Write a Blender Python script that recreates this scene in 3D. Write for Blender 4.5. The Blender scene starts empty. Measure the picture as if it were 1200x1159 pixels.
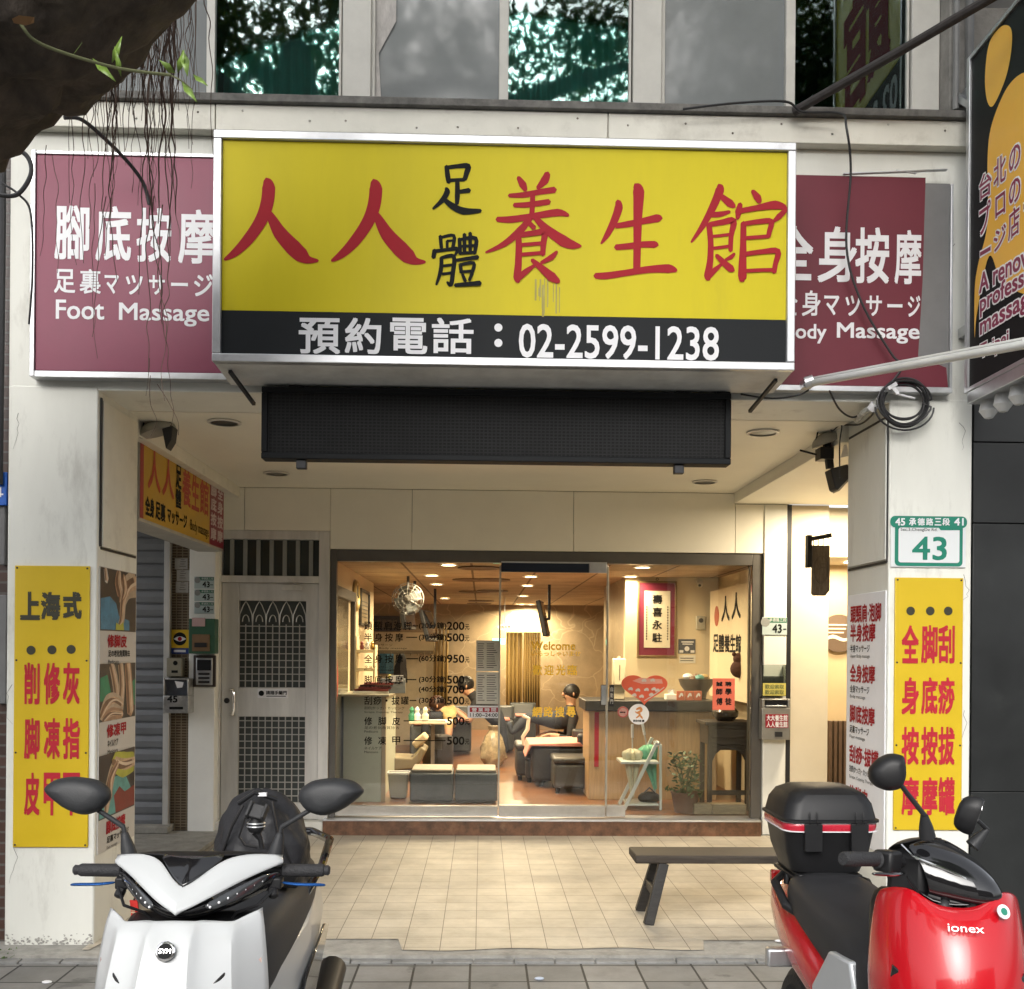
import bpy, bmesh, math, random
from mathutils import Vector, Matrix, noise
R = math.radians
scene = bpy.context.scene
COL = scene.collection

# ------------------------------------------------------------------ camera
F_PX, CX, CY = 1200.0, 600.0, 760.0            # focal length and principal point, in photograph pixels
YAW, ROLL, EYE = R(1.67), 0.008, 1.5
fw = Vector((math.sin(YAW), math.cos(YAW), 0)); rt = Vector((math.cos(YAW), -math.sin(YAW), 0)); up = Vector((0, 0, 1))
cam_d = bpy.data.cameras.new('camera'); cam = bpy.data.objects.new('camera', cam_d); COL.objects.link(cam)
cr = rt*math.cos(ROLL) + up*math.sin(ROLL); cu = up*math.cos(ROLL) - rt*math.sin(ROLL)
m = Matrix.Identity(4)
for i in range(3):
    m[i][0] = cr[i]; m[i][1] = cu[i]; m[i][2] = -fw[i]
m[2][3] = EYE
cam.matrix_world = m
cam_d.sensor_width = 36; cam_d.sensor_fit = 'HORIZONTAL'; cam_d.lens = 36*F_PX/1200
cam_d.shift_y = (CY-579.5)/1200
cam_d.clip_start = 0.05; cam_d.clip_end = 500
scene.camera = cam
# ------------------------------------------------------------------ world, sun, exposure
world = bpy.data.worlds.new('World'); scene.world = world; world.use_nodes = True
nt = world.node_tree; bg = nt.nodes['Background']
SUN_EL, SUN_AZ = R(34), R(192)                  # azimuth clockwise from +Y
sky = nt.nodes.new('ShaderNodeTexSky'); sky.sky_type = 'NISHITA'; sky.sun_disc = False
sky.sun_elevation = SUN_EL; sky.sun_rotation = SUN_AZ; sky.air_density = 1.0; sky.dust_density = 4.0; sky.ozone_density = 1.0
hs = nt.nodes.new('ShaderNodeHueSaturation'); hs.inputs['Saturation'].default_value = 0.22     # overcast: grey sky
nt.links.new(sky.outputs[0], hs.inputs['Color']); nt.links.new(hs.outputs[0], bg.inputs['Color'])
bg.inputs['Strength'].default_value = 0.15
sun_d = bpy.data.lights.new('sun', 'SUN'); sun_d.energy = 0.75; sun_d.angle = R(40); sun_d.color = (1, .97, .92)
sun = bpy.data.objects.new('sun', sun_d); COL.objects.link(sun)
sd = Vector((math.sin(SUN_AZ)*math.cos(SUN_EL), math.cos(SUN_AZ)*math.cos(SUN_EL), math.sin(SUN_EL)))
sun.rotation_euler = sd.to_track_quat('Z', 'Y').to_euler()
scene.view_settings.view_transform = 'Standard'; scene.view_settings.look = 'None'
scene.view_settings.exposure = 1.07; scene.view_settings.gamma = 1
scene.cycles.use_denoising = True
scene.cycles.max_bounces = 8; scene.cycles.transparent_max_bounces = 16
scene.cycles.sample_clamp_indirect = 6
scene.cycles.caustics_reflective = False; scene.cycles.caustics_refractive = False

# ------------------------------------------------------------------ measuring: photograph pixel -> point on a real plane
def ray(px, py):
    u = (px-CX)/F_PX; v = (CY-py)/F_PX
    return fw + cr*u + cu*v
def W(px, py, Y):
    d = ray(px, py); return Vector((0, 0, EYE)) + d*(Y/d.y)
def WX(px, py, X):
    d = ray(px, py); return Vector((0, 0, EYE)) + d*(X/d.x)
def RC(px0, py0, px1, py1, Y):
    xm, ym = (px0+px1)/2, (py0+py1)/2
    return W(px0, ym, Y).x, W(px1, ym, Y).x, W(xm, py1, Y).z, W(xm, py0, Y).z

# ------------------------------------------------------------------ materials
MATS = {}
def mat(name, col, rough=.5, metal=0., var=.1, vs=5., bump=0., bs=60., spec=.5, coat=0., dirt=None, dirt_amt=0., ds=1.5, stretch=None):
    if name in MATS: return MATS[name]
    m = bpy.data.materials.new(name); m.use_nodes = True; t = m.node_tree; n = t.nodes; L = t.links
    b = n['Principled BSDF']
    tc = n.new('ShaderNodeTexCoord'); mp = n.new('ShaderNodeMapping')
    L.new(tc.outputs['Object'], mp.inputs['Vector'])
    if stretch: mp.inputs['Scale'].default_value = stretch
    no = n.new('ShaderNodeTexNoise'); no.inputs['Scale'].default_value = vs; no.inputs['Detail'].default_value = 6; no.inputs['Roughness'].default_value = .65
    L.new(mp.outputs[0], no.inputs['Vector'])
    rm = n.new('ShaderNodeValToRGB'); e = rm.color_ramp.elements
    e[0].position = .3; e[1].position = .72
    e[0].color = (*[c*(1-var) for c in col], 1); e[1].color = (*[min(1, c*(1+var)) for c in col], 1)
    L.new(no.outputs['Fac'], rm.inputs['Fac'])
    out = rm.outputs['Color']
    if dirt:
        n2 = n.new('ShaderNodeTexNoise'); n2.inputs['Scale'].default_value = ds; n2.inputs['Detail'].default_value = 9; n2.inputs['Roughness'].default_value = .7
        L.new(mp.outputs[0], n2.inputs['Vector'])
        r2 = n.new('ShaderNodeValToRGB'); r2.color_ramp.elements[0].position = .55; r2.color_ramp.elements[1].position = .8
        r2.color_ramp.elements[0].color = (0, 0, 0, 1); r2.color_ramp.elements[1].color = (dirt_amt,)*3+(1,)
        L.new(n2.outputs['Fac'], r2.inputs['Fac'])
        mx = n.new('ShaderNodeMixRGB'); mx.inputs['Color2'].default_value = (*dirt, 1)
        L.new(r2.outputs['Color'], mx.inputs['Fac']); L.new(out, mx.inputs['Color1']); out = mx.outputs[0]
    L.new(out, b.inputs['Base Color'])
    b.inputs['Roughness'].default_value = rough; b.inputs['Metallic'].default_value = metal
    b.inputs['Specular IOR Level'].default_value = spec; b.inputs['Coat Weight'].default_value = coat; b.inputs['Coat Roughness'].default_value = .06
    if var > 0 and rough > .08:
        mr = n.new('ShaderNodeMapRange'); mr.inputs['To Min'].default_value = max(.02, rough-.08); mr.inputs['To Max'].default_value = min(1, rough+.1)
        L.new(no.outputs['Fac'], mr.inputs['Value']); L.new(mr.outputs[0], b.inputs['Roughness'])
    if bump:
        n3 = n.new('ShaderNodeTexNoise'); n3.inputs['Scale'].default_value = bs; n3.inputs['Detail'].default_value = 4
        L.new(mp.outputs[0], n3.inputs['Vector'])
        bu = n.new('ShaderNodeBump'); bu.inputs['Strength'].default_value = bump; bu.inputs['Distance'].default_value = .01
        L.new(n3.outputs['Fac'], bu.inputs['Height']); L.new(bu.outputs[0], b.inputs['Normal'])
    MATS[name] = m; return m
def emit(name, col, s):
    if name in MATS: return MATS[name]
    m = bpy.data.materials.new(name); m.use_nodes = True; b = m.node_tree.nodes['Principled BSDF']
    b.inputs['Base Color'].default_value = (*col, 1); b.inputs['Emission Color'].default_value = (*col, 1); b.inputs['Emission Strength'].default_value = s
    MATS[name] = m; return m
def glass(name, tint, ior=1.5, rough=0.0, refl=(1, 1, 1)):
    m = bpy.data.materials.new(name); m.use_nodes = True; t = m.node_tree; n = t.nodes
    n.remove(n['Principled BSDF'])
    tr = n.new('ShaderNodeBsdfTransparent'); tr.inputs[0].default_value = (*tint, 1)
    gl = n.new('ShaderNodeBsdfGlossy'); gl.inputs['Roughness'].default_value = rough; gl.inputs[0].default_value = (*refl, 1)
    fr = n.new('ShaderNodeFresnel'); fr.inputs[0].default_value = ior
    mx = n.new('ShaderNodeMixShader')
    t.links.new(fr.outputs[0], mx.inputs[0]); t.links.new(tr.outputs[0], mx.inputs[1]); t.links.new(gl.outputs[0], mx.inputs[2])
    t.links.new(mx.outputs[0], n['Material Output'].inputs[0])
    return m
def grid_mat(name, tile, gap, c1, c2, mortar, off=(0, 0), stagger=0., freq=2, axes='XY', rough=.6, bump=.4, spots=None, spot_amt=0., rib=0.):
    """tiles / bricks / pavers laid in the object's own plane"""
    m = bpy.data.materials.new(name); m.use_nodes = True; t = m.node_tree; n = t.nodes; L = t.links; b = n['Principled BSDF']
    tc = n.new('ShaderNodeTexCoord'); sx = n.new('ShaderNodeSeparateXYZ'); cb = n.new('ShaderNodeCombineXYZ')
    L.new(tc.outputs['Object'], sx.inputs[0]); L.new(sx.outputs[axes[0]], cb.inputs[0]); L.new(sx.outputs[axes[1]], cb.inputs[1])
    mp = n.new('ShaderNodeMapping'); mp.inputs['Location'].default_value = (*off, 0); L.new(cb.outputs[0], mp.inputs[0])
    br = n.new('ShaderNodeTexBrick'); L.new(mp.outputs[0], br.inputs['Vector'])
    br.inputs['Scale'].default_value = 1; br.inputs['Brick Width'].default_value = tile[0]; br.inputs['Row Height'].default_value = tile[1]
    br.inputs['Mortar Size'].default_value = gap; br.inputs['Mortar Smooth'].default_value = .2; br.offset = stagger; br.offset_frequency = freq
    br.inputs['Color1'].default_value = (*c1, 1); br.inputs['Color2'].default_value = (*c2, 1); br.inputs['Mortar'].default_value = (*mortar, 1)
    out = br.outputs['Color']
    n1 = n.new('ShaderNodeTexNoise'); n1.inputs['Scale'].default_value = 2.2; n1.inputs['Detail'].default_value = 10; n1.inputs['Roughness'].default_value = .7
    L.new(tc.outputs['Object'], n1.inputs['Vector'])
    r1 = n.new('ShaderNodeValToRGB'); r1.color_ramp.elements[0].position = .3; r1.color_ramp.elements[1].position = .7
    r1.color_ramp.elements[0].color = (.62, .61, .60, 1); r1.color_ramp.elements[1].color = (1.12, 1.12, 1.12, 1)
    L.new(n1.outputs['Fac'], r1.inputs['Fac'])
    mx = n.new('ShaderNodeMixRGB'); mx.blend_type = 'MULTIPLY'; mx.inputs[0].default_value = 1
    L.new(out, mx.inputs[1]); L.new(r1.outputs[0], mx.inputs[2]); out = mx.outputs[0]
    if spots:
        n2 = n.new('ShaderNodeTexNoise'); n2.inputs['Scale'].default_value = 3.7; n2.inputs['Detail'].default_value = 5; n2.inputs['Roughness'].default_value = .6
        L.new(tc.outputs['Object'], n2.inputs['Vector'])
        r2 = n.new('ShaderNodeValToRGB'); r2.color_ramp.elements[0].position = .6; r2.color_ramp.elements[1].position = .66
        r2.color_ramp.elements[0].color = (0, 0, 0, 1); r2.color_ramp.elements[1].color = (spot_amt,)*3+(1,)
        L.new(n2.outputs['Fac'], r2.inputs['Fac'])
        m2 = n.new('ShaderNodeMixRGB'); m2.inputs[2].default_value = (*spots, 1)
        L.new(r2.outputs[0], m2.inputs[0]); L.new(out, m2.inputs[1]); out = m2.outputs[0]
    L.new(out, b.inputs['Base Color']); b.inputs['Roughness'].default_value = rough
    n4 = n.new('ShaderNodeTexNoise'); n4.inputs['Scale'].default_value = 120; n4.inputs['Detail'].default_value = 3
    L.new(tc.outputs['Object'], n4.inputs['Vector'])
    ma = n.new('ShaderNodeMath'); ma.operation = 'MULTIPLY_ADD'; ma.inputs[1].default_value = -1.0
    L.new(br.outputs['Fac'], ma.inputs[0])
    ms = n.new('ShaderNodeMath'); ms.operation = 'MULTIPLY'; ms.inputs[1].default_value = .35; L.new(n4.outputs['Fac'], ms.inputs[0])
    L.new(ms.outputs[0], ma.inputs[2]); h = ma.outputs[0]
    if rib:
        wv = n.new('ShaderNodeTexWave'); wv.bands_direction = 'Y'; wv.inputs['Scale'].default_value = rib; wv.inputs['Distortion'].default_value = 1.5
        wv.inputs['Detail Scale'].default_value = 8
        L.new(tc.outputs['Object'], wv.inputs['Vector'])
        m4 = n.new('ShaderNodeMath'); m4.operation = 'MULTIPLY_ADD'; m4.inputs[1].default_value = .3; L.new(wv.outputs['Fac'], m4.inputs[0]); L.new(h, m4.inputs[2]); h = m4.outputs[0]
    bu = n.new('ShaderNodeBump'); bu.inputs['Strength'].default_value = bump; bu.inputs['Distance'].default_value = .006
    L.new(h, bu.inputs['Height']); L.new(bu.outputs[0], b.inputs['Normal'])
    MATS[name] = m; return m

# ------------------------------------------------------------------ mesh building
class MB:
    def __init__(s, M=None): s.v = []; s.f = []; s.M = M; s.fm = []; s.cur = 0
    def add(s, vs, fs):
        o = len(s.v)
        for v in vs:
            v = Vector(v); s.v.append(s.M @ v if s.M else v)
        for f in fs: s.f.append([i+o for i in f]); s.fm.append(s.cur)
        return s
    def box(s, x0, x1, y0, y1, z0, z1):
        if x0 > x1: x0, x1 = x1, x0
        if y0 > y1: y0, y1 = y1, y0
        if z0 > z1: z0, z1 = z1, z0
        return s.add([(x0,y0,z0),(x1,y0,z0),(x1,y1,z0),(x0,y1,z0),(x0,y0,z1),(x1,y0,z1),(x1,y1,z1),(x0,y1,z1)],
            [(0,3,2,1),(4,5,6,7),(0,1,5,4),(1,2,6,5),(2,3,7,6),(3,0,4,7)])
    def bar(s, a, b, w, h):
        a = Vector(a); b = Vector(b); d = (b-a).normalized()
        ref = Vector((0, 0, 1)) if abs(d.z) < .9 else Vector((0, 1, 0))
        e1 = d.cross(ref).normalized()*w/2; e2 = e1.cross(d).normalized()*h/2
        return s.loft([[p+e1+e2, p-e1+e2, p-e1-e2, p+e1-e2] for p in (a, b)])
    def loft(s, rings, cap=True, closed=True):
        n = len(rings[0]); vs = [p for r in rings for p in r]; fs = []
        for i in range(len(rings)-1):
            for j in range(n if closed else n-1):
                k = (j+1) % n
                fs.append((i*n+j, i*n+k, (i+1)*n+k, (i+1)*n+j))
        if cap and closed:
            fs.append(tuple(reversed(range(n)))); fs.append(tuple((len(rings)-1)*n+j for j in range(n)))
        return s.add(vs, fs)
    def tube(s, pts, r, n=8, cap=True):
        pts = [Vector(p) for p in pts]; rs = r if isinstance(r, (list, tuple)) else [r]*len(pts)
        rings = []; prev = None
        for i, p in enumerate(pts):
            d = (pts[min(i+1, len(pts)-1)]-pts[max(i-1, 0)])
            d = d.normalized() if d.length > 1e-9 else Vector((0, 0, 1))
            if prev is None:
                ref = Vector((0, 0, 1)) if abs(d.z) < .9 else Vector((1, 0, 0)); e1 = d.cross(ref).normalized()
            else:
                e1 = prev - d*prev.dot(d); e1 = e1.normalized() if e1.length > 1e-6 else d.orthogonal().normalized()
            prev = e1; e2 = d.cross(e1)
            rings.append([p + (e1*math.cos(a)+e2*math.sin(a))*rs[i] for a in [2*math.pi*k/n for k in range(n)]])
        return s.loft(rings, cap)
    def lathe(s, prof, c=(0, 0, 0), axis='Z', n=24, cap=True):
        c = Vector(c); rings = []
        for (r, h) in prof:
            ring = []
            for k in range(n):
                a = 2*math.pi*k/n; x, y = r*math.cos(a), r*math.sin(a)
                p = {'Z': (x, y, h), 'Y': (x, h, -y), 'X': (h, x, y)}[axis]
                ring.append(c+Vector(p))
            rings.append(ring)
        return s.loft(rings, cap)
    def ball(s, c, r, n=12, sq=(1, 1, 1)):
        prof = [(max(1e-4, math.sin(math.pi*i/n)), -math.cos(math.pi*i/n)) for i in range(n+1)]
        c = Vector(c); rings = [[c+Vector((a*math.cos(2*math.pi*k/(2*n))*r*sq[0], a*math.sin(2*math.pi*k/(2*n))*r*sq[1], h*r*sq[2])) for k in range(2*n)] for a, h in prof]
        return s.loft(rings)
    def torus(s, c, r1, r2, axis='X', n=32, k=10):
        c = Vector(c); vs = []; fs = []
        for i in range(n):
            a = 2*math.pi*i/n
            for j in range(k):
                b = 2*math.pi*j/k; rr = r1+r2*math.cos(b); h = r2*math.sin(b)
                p = {'X': (h, rr*math.cos(a), rr*math.sin(a)), 'Y': (rr*math.cos(a), h, rr*math.sin(a)), 'Z': (rr*math.cos(a), rr*math.sin(a), h)}[axis]
                vs.append(c+Vector(p))
        for i in range(n):
            for j in range(k):
                fs.append((i*k+j, ((i+1) % n)*k+j, ((i+1) % n)*k+(j+1) % k, i*k+(j+1) % k))
        return s.add(vs, fs)
    def prism(s, poly, fr, d0, d1):
        """2-D outline in the plane of frame fr, from depth d0 (front) to d1"""
        n = len(poly)
        vs = [fr(u, v, d0) for u, v in poly]+[fr(u, v, d1) for u, v in poly]
        fs = [tuple(range(n)), tuple(reversed(range(n, 2*n)))]+[(i, i+n, (i+1) % n+n, (i+1) % n) for i in range(n)]
        return s.add(vs, fs)
    def stroke(s, pts, fr, d, th=.0015):
        """brush stroke of varying half-width in the plane of frame fr"""
        P = [Vector((p[0], p[1])) for p in pts]; ws = [p[2] for p in pts]
        # resample with a Catmull-Rom curve
        Q = []; N = len(P)
        for i in range(N-1):
            p0 = P[max(i-1, 0)]; p1 = P[i]; p2 = P[i+1]; p3 = P[min(i+2, N-1)]
            for k in range(4):
                t = k/4
                q = .5*((2*p1)+(p2-p0)*t+(2*p0-5*p1+4*p2-p3)*t*t+(3*p1-p0-3*p2+p3)*t**3)
                Q.append((q, ws[i]*(1-t)+ws[i+1]*t))
        Q.append((P[-1], ws[-1]))
        Lf, Rt = [], []
        for i, (q, w) in enumerate(Q):
            dd = Q[min(i+1, len(Q)-1)][0]-Q[max(i-1, 0)][0]
            dd = dd.normalized() if dd.length > 1e-9 else Vector((1, 0))
            nn = Vector((-dd.y, dd.x)); Lf.append(q+nn*w); Rt.append(q-nn*w)
        d0 = (Q[0][0]-Q[1][0]).normalized()*Q[0][1]*.7; d1 = (Q[-1][0]-Q[-2][0]).normalized()*Q[-1][1]*.7
        Lf = [Q[0][0]+d0]+Lf+[Q[-1][0]+d1]; Rt = [Q[0][0]+d0]+Rt+[Q[-1][0]+d1]
        n = len(Lf)
        vs = [fr(p.x, p.y, d) for p in Lf]+[fr(p.x, p.y, d) for p in Rt]
        return s.add(vs, [(i, i+1, n+i+1, n+i) for i in range(n-1)])
    def build(s, name, mt, parent=None, smooth=True, bev=0, seg=2, sub=0, solid=0, ang=35, crease=None):
        me = bpy.data.meshes.new(name); me.from_pydata(s.v, [], s.f); me.validate(); 
        bm = bmesh.new(); bm.from_mesh(me); bmesh.ops.remove_doubles(bm, verts=bm.verts, dist=1e-5)
        if s.closed_ok(): bmesh.ops.recalc_face_normals(bm, faces=bm.faces)
        bm.to_mesh(me); bm.free()
        mts = mt if isinstance(mt, (list, tuple)) else [mt]
        for q in mts: me.materials.append(q)
        if len(mts) > 1 and len(me.polygons) == len(s.fm): me.polygons.foreach_set('material_index', s.fm)
        if smooth:
            me.polygons.foreach_set('use_smooth', [True]*len(me.polygons)); me.set_sharp_from_angle(angle=R(ang))
        if crease:
            at = me.attributes.new('crease_edge', 'FLOAT', 'EDGE'); inv = s.M.inverted() if s.M else Matrix.Identity(4)
            L_ = [inv @ v.co for v in me.vertices]; cnt = {}
            for p in me.polygons:
                for e in p.edge_keys: cnt[e] = cnt.get(e, 0)+1
            deg = {}
            for e in me.edges:
                for i in e.vertices: deg[i] = deg.get(i, 0)+1
            av = me.attributes.new('crease_vert', 'FLOAT', 'POINT')
            for i, n_ in deg.items():
                if n_ == 2: av.data[i].value = 1.0
            for e in me.edges:
                p, q = L_[e.vertices[0]], L_[e.vertices[1]]
                if abs(p.x) < 1e-4 and abs(q.x) < 1e-4: at.data[e.index].value = crease
                elif cnt.get(tuple(sorted(e.vertices)), 0) == 1: at.data[e.index].value = .9
                elif any(abs(abs(p.x)-c_) < .012 and abs(abs(q.x)-c_) < .012 for c_ in getattr(s, 'ridge', ())): at.data[e.index].value = .8
        o = bpy.data.objects.new(name, me); COL.objects.link(o)
        if solid:
            md = o.modifiers.new('solid', 'SOLIDIFY'); md.thickness = solid; md.offset = 0
        if bev:
            md = o.modifiers.new('bevel', 'BEVEL'); md.width = bev; md.segments = seg; md.limit_method = 'ANGLE'; md.angle_limit = R(40); md.harden_normals = False
        if sub:
            md = o.modifiers.new('sub', 'SUBSURF'); md.levels = sub; md.render_levels = sub
        if parent: put(o, parent)
        return o
    def closed_ok(s): return True
def put(o, p):
    o.parent = p; o.matrix_parent_inverse = Matrix.Translation(-Vector(p.location)) if p.type == 'EMPTY' else Matrix.Identity(4)
def thing(name, label, cat, loc=(0, 0, 0), group=None):
    o = bpy.data.objects.new(name, None); COL.objects.link(o); o.location = loc; o.empty_display_size = .1
    o['label'] = label; o['category'] = cat
    if group: o['group'] = group
    return o
def tag(o, label, cat, group=None):
    o['label'] = label; o['category'] = cat
    if group: o['group'] = group
    return o
def struct(o, kind='structure'): o['kind'] = kind; return o
def dup(root, delta, label=None):
    r = root.copy(); COL.objects.link(r); r.location = Vector(root.location)+Vector(delta)
    if label: r['label'] = label
    for ch in list(root.children):
        c = ch.copy(); COL.objects.link(c); c.parent = r
        for g in list(ch.children):
            d = g.copy(); COL.objects.link(d); d.parent = c
    return r

# frames: (u, v, depth towards the viewer) -> point
def front(Y): return lambda u, v, d=0: Vector((u, Y-d, v))
def side_r(X): return lambda u, v, d=0: Vector((X+d, u, v))        # a face looking to +x, u = Y
def side_l(X): return lambda u, v, d=0: Vector((X-d, -u, v))       # a face looking to -x, u = -Y
# ------------------------------------------------------------------ writing
GC = {}
def glyphs(body, bold=0.):
    k = (body, bold)
    if k in GC: return GC[k]
    c = bpy.data.curves.new('writing', 'FONT'); c.body = body; c.resolution_u = 3
    o = bpy.data.objects.new('writing', c); COL.objects.link(o); bpy.context.view_layer.update()
    me = bpy.data.meshes.new_from_object(o.evaluated_get(bpy.context.evaluated_depsgraph_get()))
    vs = [(v.co.x, v.co.y) for v in me.vertices]; fs = [tuple(p.vertices) for p in me.polygons]
    bpy.data.objects.remove(o); bpy.data.curves.remove(c); bpy.data.meshes.remove(me)
    x0 = min(v[0] for v in vs); x1 = max(v[0] for v in vs); y0 = min(v[1] for v in vs); y1 = max(v[1] for v in vs)
    GC[k] = (vs, fs, x0, x1, y0, y1); return GC[k]
class TX(MB):
    def closed_ok(s): return False
    def mark(s, i0, v0, v1):
        if not hasattr(s, 'marks'): s.marks = []
        s.marks.append((i0, len(s.v), (v0+v1)/2, abs(v1-v0)))
    def build(s, name, mt, parent=None, **k):
        mk = getattr(s, 'marks', [])
        if not name.endswith('lettering') or not mk or sum(m_[1]-m_[0] for m_ in mk) != len(s.v): return MB.build(s, name, mt, parent, **k)
        rows = []                                  # one object for each row of writing
        for m_ in mk:
            for r in rows:
                if abs(r[0][2]-m_[2]) < .45*max(r[0][3], m_[3]): r.append(m_); break
            else: rows.append([m_])
        if len(rows) == 1: return MB.build(s, name, mt, parent, **k)
        first = None
        for r in rows:
            t = MB(); t.closed_ok = lambda: False; ren = {}
            for i0, i1, _, _ in r:
                for i in range(i0, i1): ren[i] = len(t.v); t.v.append(s.v[i])
            for f in s.f:
                if f[0] in ren: t.f.append([ren[i] for i in f])
            t.fm = [0]*len(t.f); o = t.build(name, mt, parent, **k); first = first or o
        return first
    def line(s, body, u0, u1, v0, v1, fr, d=.002, bold=.0):
        vs, fs, x0, x1, y0, y1 = glyphs(body)
        a = (u1-u0)/max(1e-6, x1-x0); b = (v1-v0)/max(1e-6, y1-y0); i0 = len(s.v)
        sh = [(0, 0)] if bold < .012 else [(0, 0), (-bold, -bold), (bold, bold), (-bold, bold), (bold, -bold)]
        for k, (p, q) in enumerate(sh): s.add([fr(u0+(x-x0+p)*a, v0+(y-y0+q)*b, d+.00006*k) for x, y in vs], fs)
        s.mark(i0, v0, v1); return s
    def disc(s, u, v, r, fr, d=.002, n=24, ru=None):
        ru = ru or r; i0 = len(s.v)
        s.add([fr(u+ru*math.cos(2*math.pi*k/n), v+r*math.sin(2*math.pi*k/n), d) for k in range(n)], [tuple(range(n))]); s.mark(i0, v-r, v+r); return s
    def rect(s, u0, u1, v0, v1, fr, d=.002):
        i0 = len(s.v); s.add([fr(u0, v0, d), fr(u1, v0, d), fr(u1, v1, d), fr(u0, v1, d)], [(0, 1, 2, 3)]); s.mark(i0, v0, v1); return s
    def poly(s, pts, fr, d=.002):
        return s.add([fr(u, v, d) for u, v in pts], [tuple(range(len(pts)))])
def pl(tx, body, px0, py0, px1, py1, Y, d=.002, bold=.0):
    """a line of writing measured in the photograph, on a plane facing the street"""
    x0, x1, z0, z1 = RC(px0, py0, px1, py1, Y); return tx.line(body, x0, x1, z0, z1, front(Y), d, bold)
def patch(rows, M=None, mirror=True):
    b = TX(M); full = []
    for r in rows:
        r = [Vector(p) for p in r]
        if mirror: r = [Vector((-p.x, p.y, p.z)) for p in reversed(r) if p.x > 1e-6]+r
        full.append(r)
    return b.loft(full, cap=False, closed=False)

YP, YB = 5.2, 8.3            # plane of the pillars, plane of the shop front
CEIL = 2.78
white_paint = mat('white_paint', (.72, .72, .66), .6, var=.06, vs=3, bump=.18, bs=9, dirt=(.30, .28, .24), dirt_amt=.7, ds=4.5, stretch=(1, 1, .3))
cream = mat('cream_paint', (.80, .77, .665), .55, var=.04, vs=2, bump=.05, bs=30)
cream_beam = mat('cream_beam', (.70, .68, .60), .6, var=.08, vs=4, bump=.1, bs=25, dirt=(.18, .15, .11), dirt_amt=.5, ds=3)
alu = mat('aluminium', (.55, .56, .57), .35, .85, var=.12, vs=8)
steel = mat('brushed_steel', (.62, .61, .58), .42, .4, var=.2, vs=6, stretch=(1, 1, .15))
dark_metal = mat('dark_metal', (.02, .02, .022), .45, .2)
black_plastic = mat('black_plastic', (.010, .010, .011), .45, var=.15, vs=20, spec=.35)
matte_black = mat('matte_black', (.022, .022, .023), .6, var=.2, vs=30, bump=.1, bs=300)
white_vinyl = mat('white_vinyl', (.72, .72, .74), .45, var=.05)
black_vinyl = mat('black_vinyl', (.010, .011, .011), .7, var=.05, spec=.15)
red_vinyl = mat('red_vinyl', (.34, .012, .022), .6, var=.06, spec=.2)
yellow_face = mat('yellow_face', (.60, .50, .012), .5, spec=.2, bump=.06, bs=5, var=.06, vs=3, dirt=(.36, .29, .03), dirt_amt=.45, ds=3, stretch=(1, 1, .2))
banner_yellow = mat('banner_yellow', (.60, .415, .012), .38, var=.05, vs=6, dirt=(.4, .27, .01), dirt_amt=.4, ds=3)
chrome = mat('chrome', (.8, .8, .8), .12, 1., var=.02)
wood_dark = mat('dark_wood', (.028, .018, .012), .45, var=.4, vs=10, stretch=(1, 8, 8))
wood_mid = mat('light_wood', (.42, .27, .13), .5, var=.2, vs=7, stretch=(8, 8, .7))
paper = mat('paper', (.68, .67, .62), .8, var=.05)
# ================================================================== SETTING: pavement, arcade floor, road
pave = grid_mat('pavers', (.268, .236), .006, (.20, .20, .19), (.27, .265, .25), (.035, .035, .032), off=(.045, .02), rough=.75, bump=.5, spots=(.085, .085, .08), spot_amt=.75)
tiles = grid_mat('arcade_tiles', (.1791, .1791), .0022, (.44, .395, .315), (.50, .45, .36), (.12, .10, .075), off=(.02, .05), rough=.5, bump=.3, spots=(.36, .31, .235), spot_amt=.55, rib=9)
b = TX(); b.add([(-14, -9, -.03), (14, -9, -.03), (14, 5.02, -.03), (-14, 5.02, -.03)], [(0, 1, 2, 3)])
o = struct(b.build('pavement', pave, smooth=False))
asphalt = mat('asphalt', (.05, .05, .052), .9, var=.25, vs=40, bump=.3, bs=200)
b = MB(); b.box(-120, 120, -120, 120, -.6, -.18); struct(b.build('road', asphalt, smooth=False))
b = MB(); b.box(-14, 14, -9.2, -9, -.3, -.03); struct(b.build('kerb', mat('kerb_stone', (.25, .25, .24), .8, bump=.2), bev=.01))
# cement strip with cobbles where the tiles break off
cement = mat('cement', (.30, .29, .26), .85, var=.25, vs=9, bump=.4, bs=50, dirt=(.08, .08, .07), dirt_amt=.8, ds=5)
b = MB(); b.box(-14, 14, 5.02, 8.28, -.3, -.0045); struct(b.build('cement_ground', cement, smooth=False))
rnd = random.Random(4)
b = TX()
def edge(x): return 5.105+.02*math.sin(x*3.1)+.012*math.sin(x*11)
pts = []; x = -1.96
gaps = [(-.98, -.42, 5.29), (1.13, 1.56, 5.26), (-1.9, -1.0, 5.29)]
while x <= 2.06:
    y = edge(x)
    for g in gaps:
        if g[0] < x < g[1]: y = g[2]
    pts.append((x, y, 0)); x += .035
b.add(pts+[(2.06, 8.22, 0), (-1.96, 8.22, 0)], [tuple(range(len(pts)+2))])
b.add([(-2.45, 5.8, 0), (-1.96, 5.8, 0), (-1.96, 8.22, 0), (-2.45, 8.22, 0)], [(0, 1, 2, 3)])
b.add([(2.06, 5.8, 0), (4.6, 5.8, 0), (4.6, 8.22, 0), (2.06, 8.22, 0)], [(0, 1, 2, 3)])
struct(b.build('arcade_floor', tiles, smooth=False))
b = MB(); b.box(-4, -2.02, 5.9, 8.2, .001, .035); struct(b.build('entry_slab', cement, bev=.006))
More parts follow.
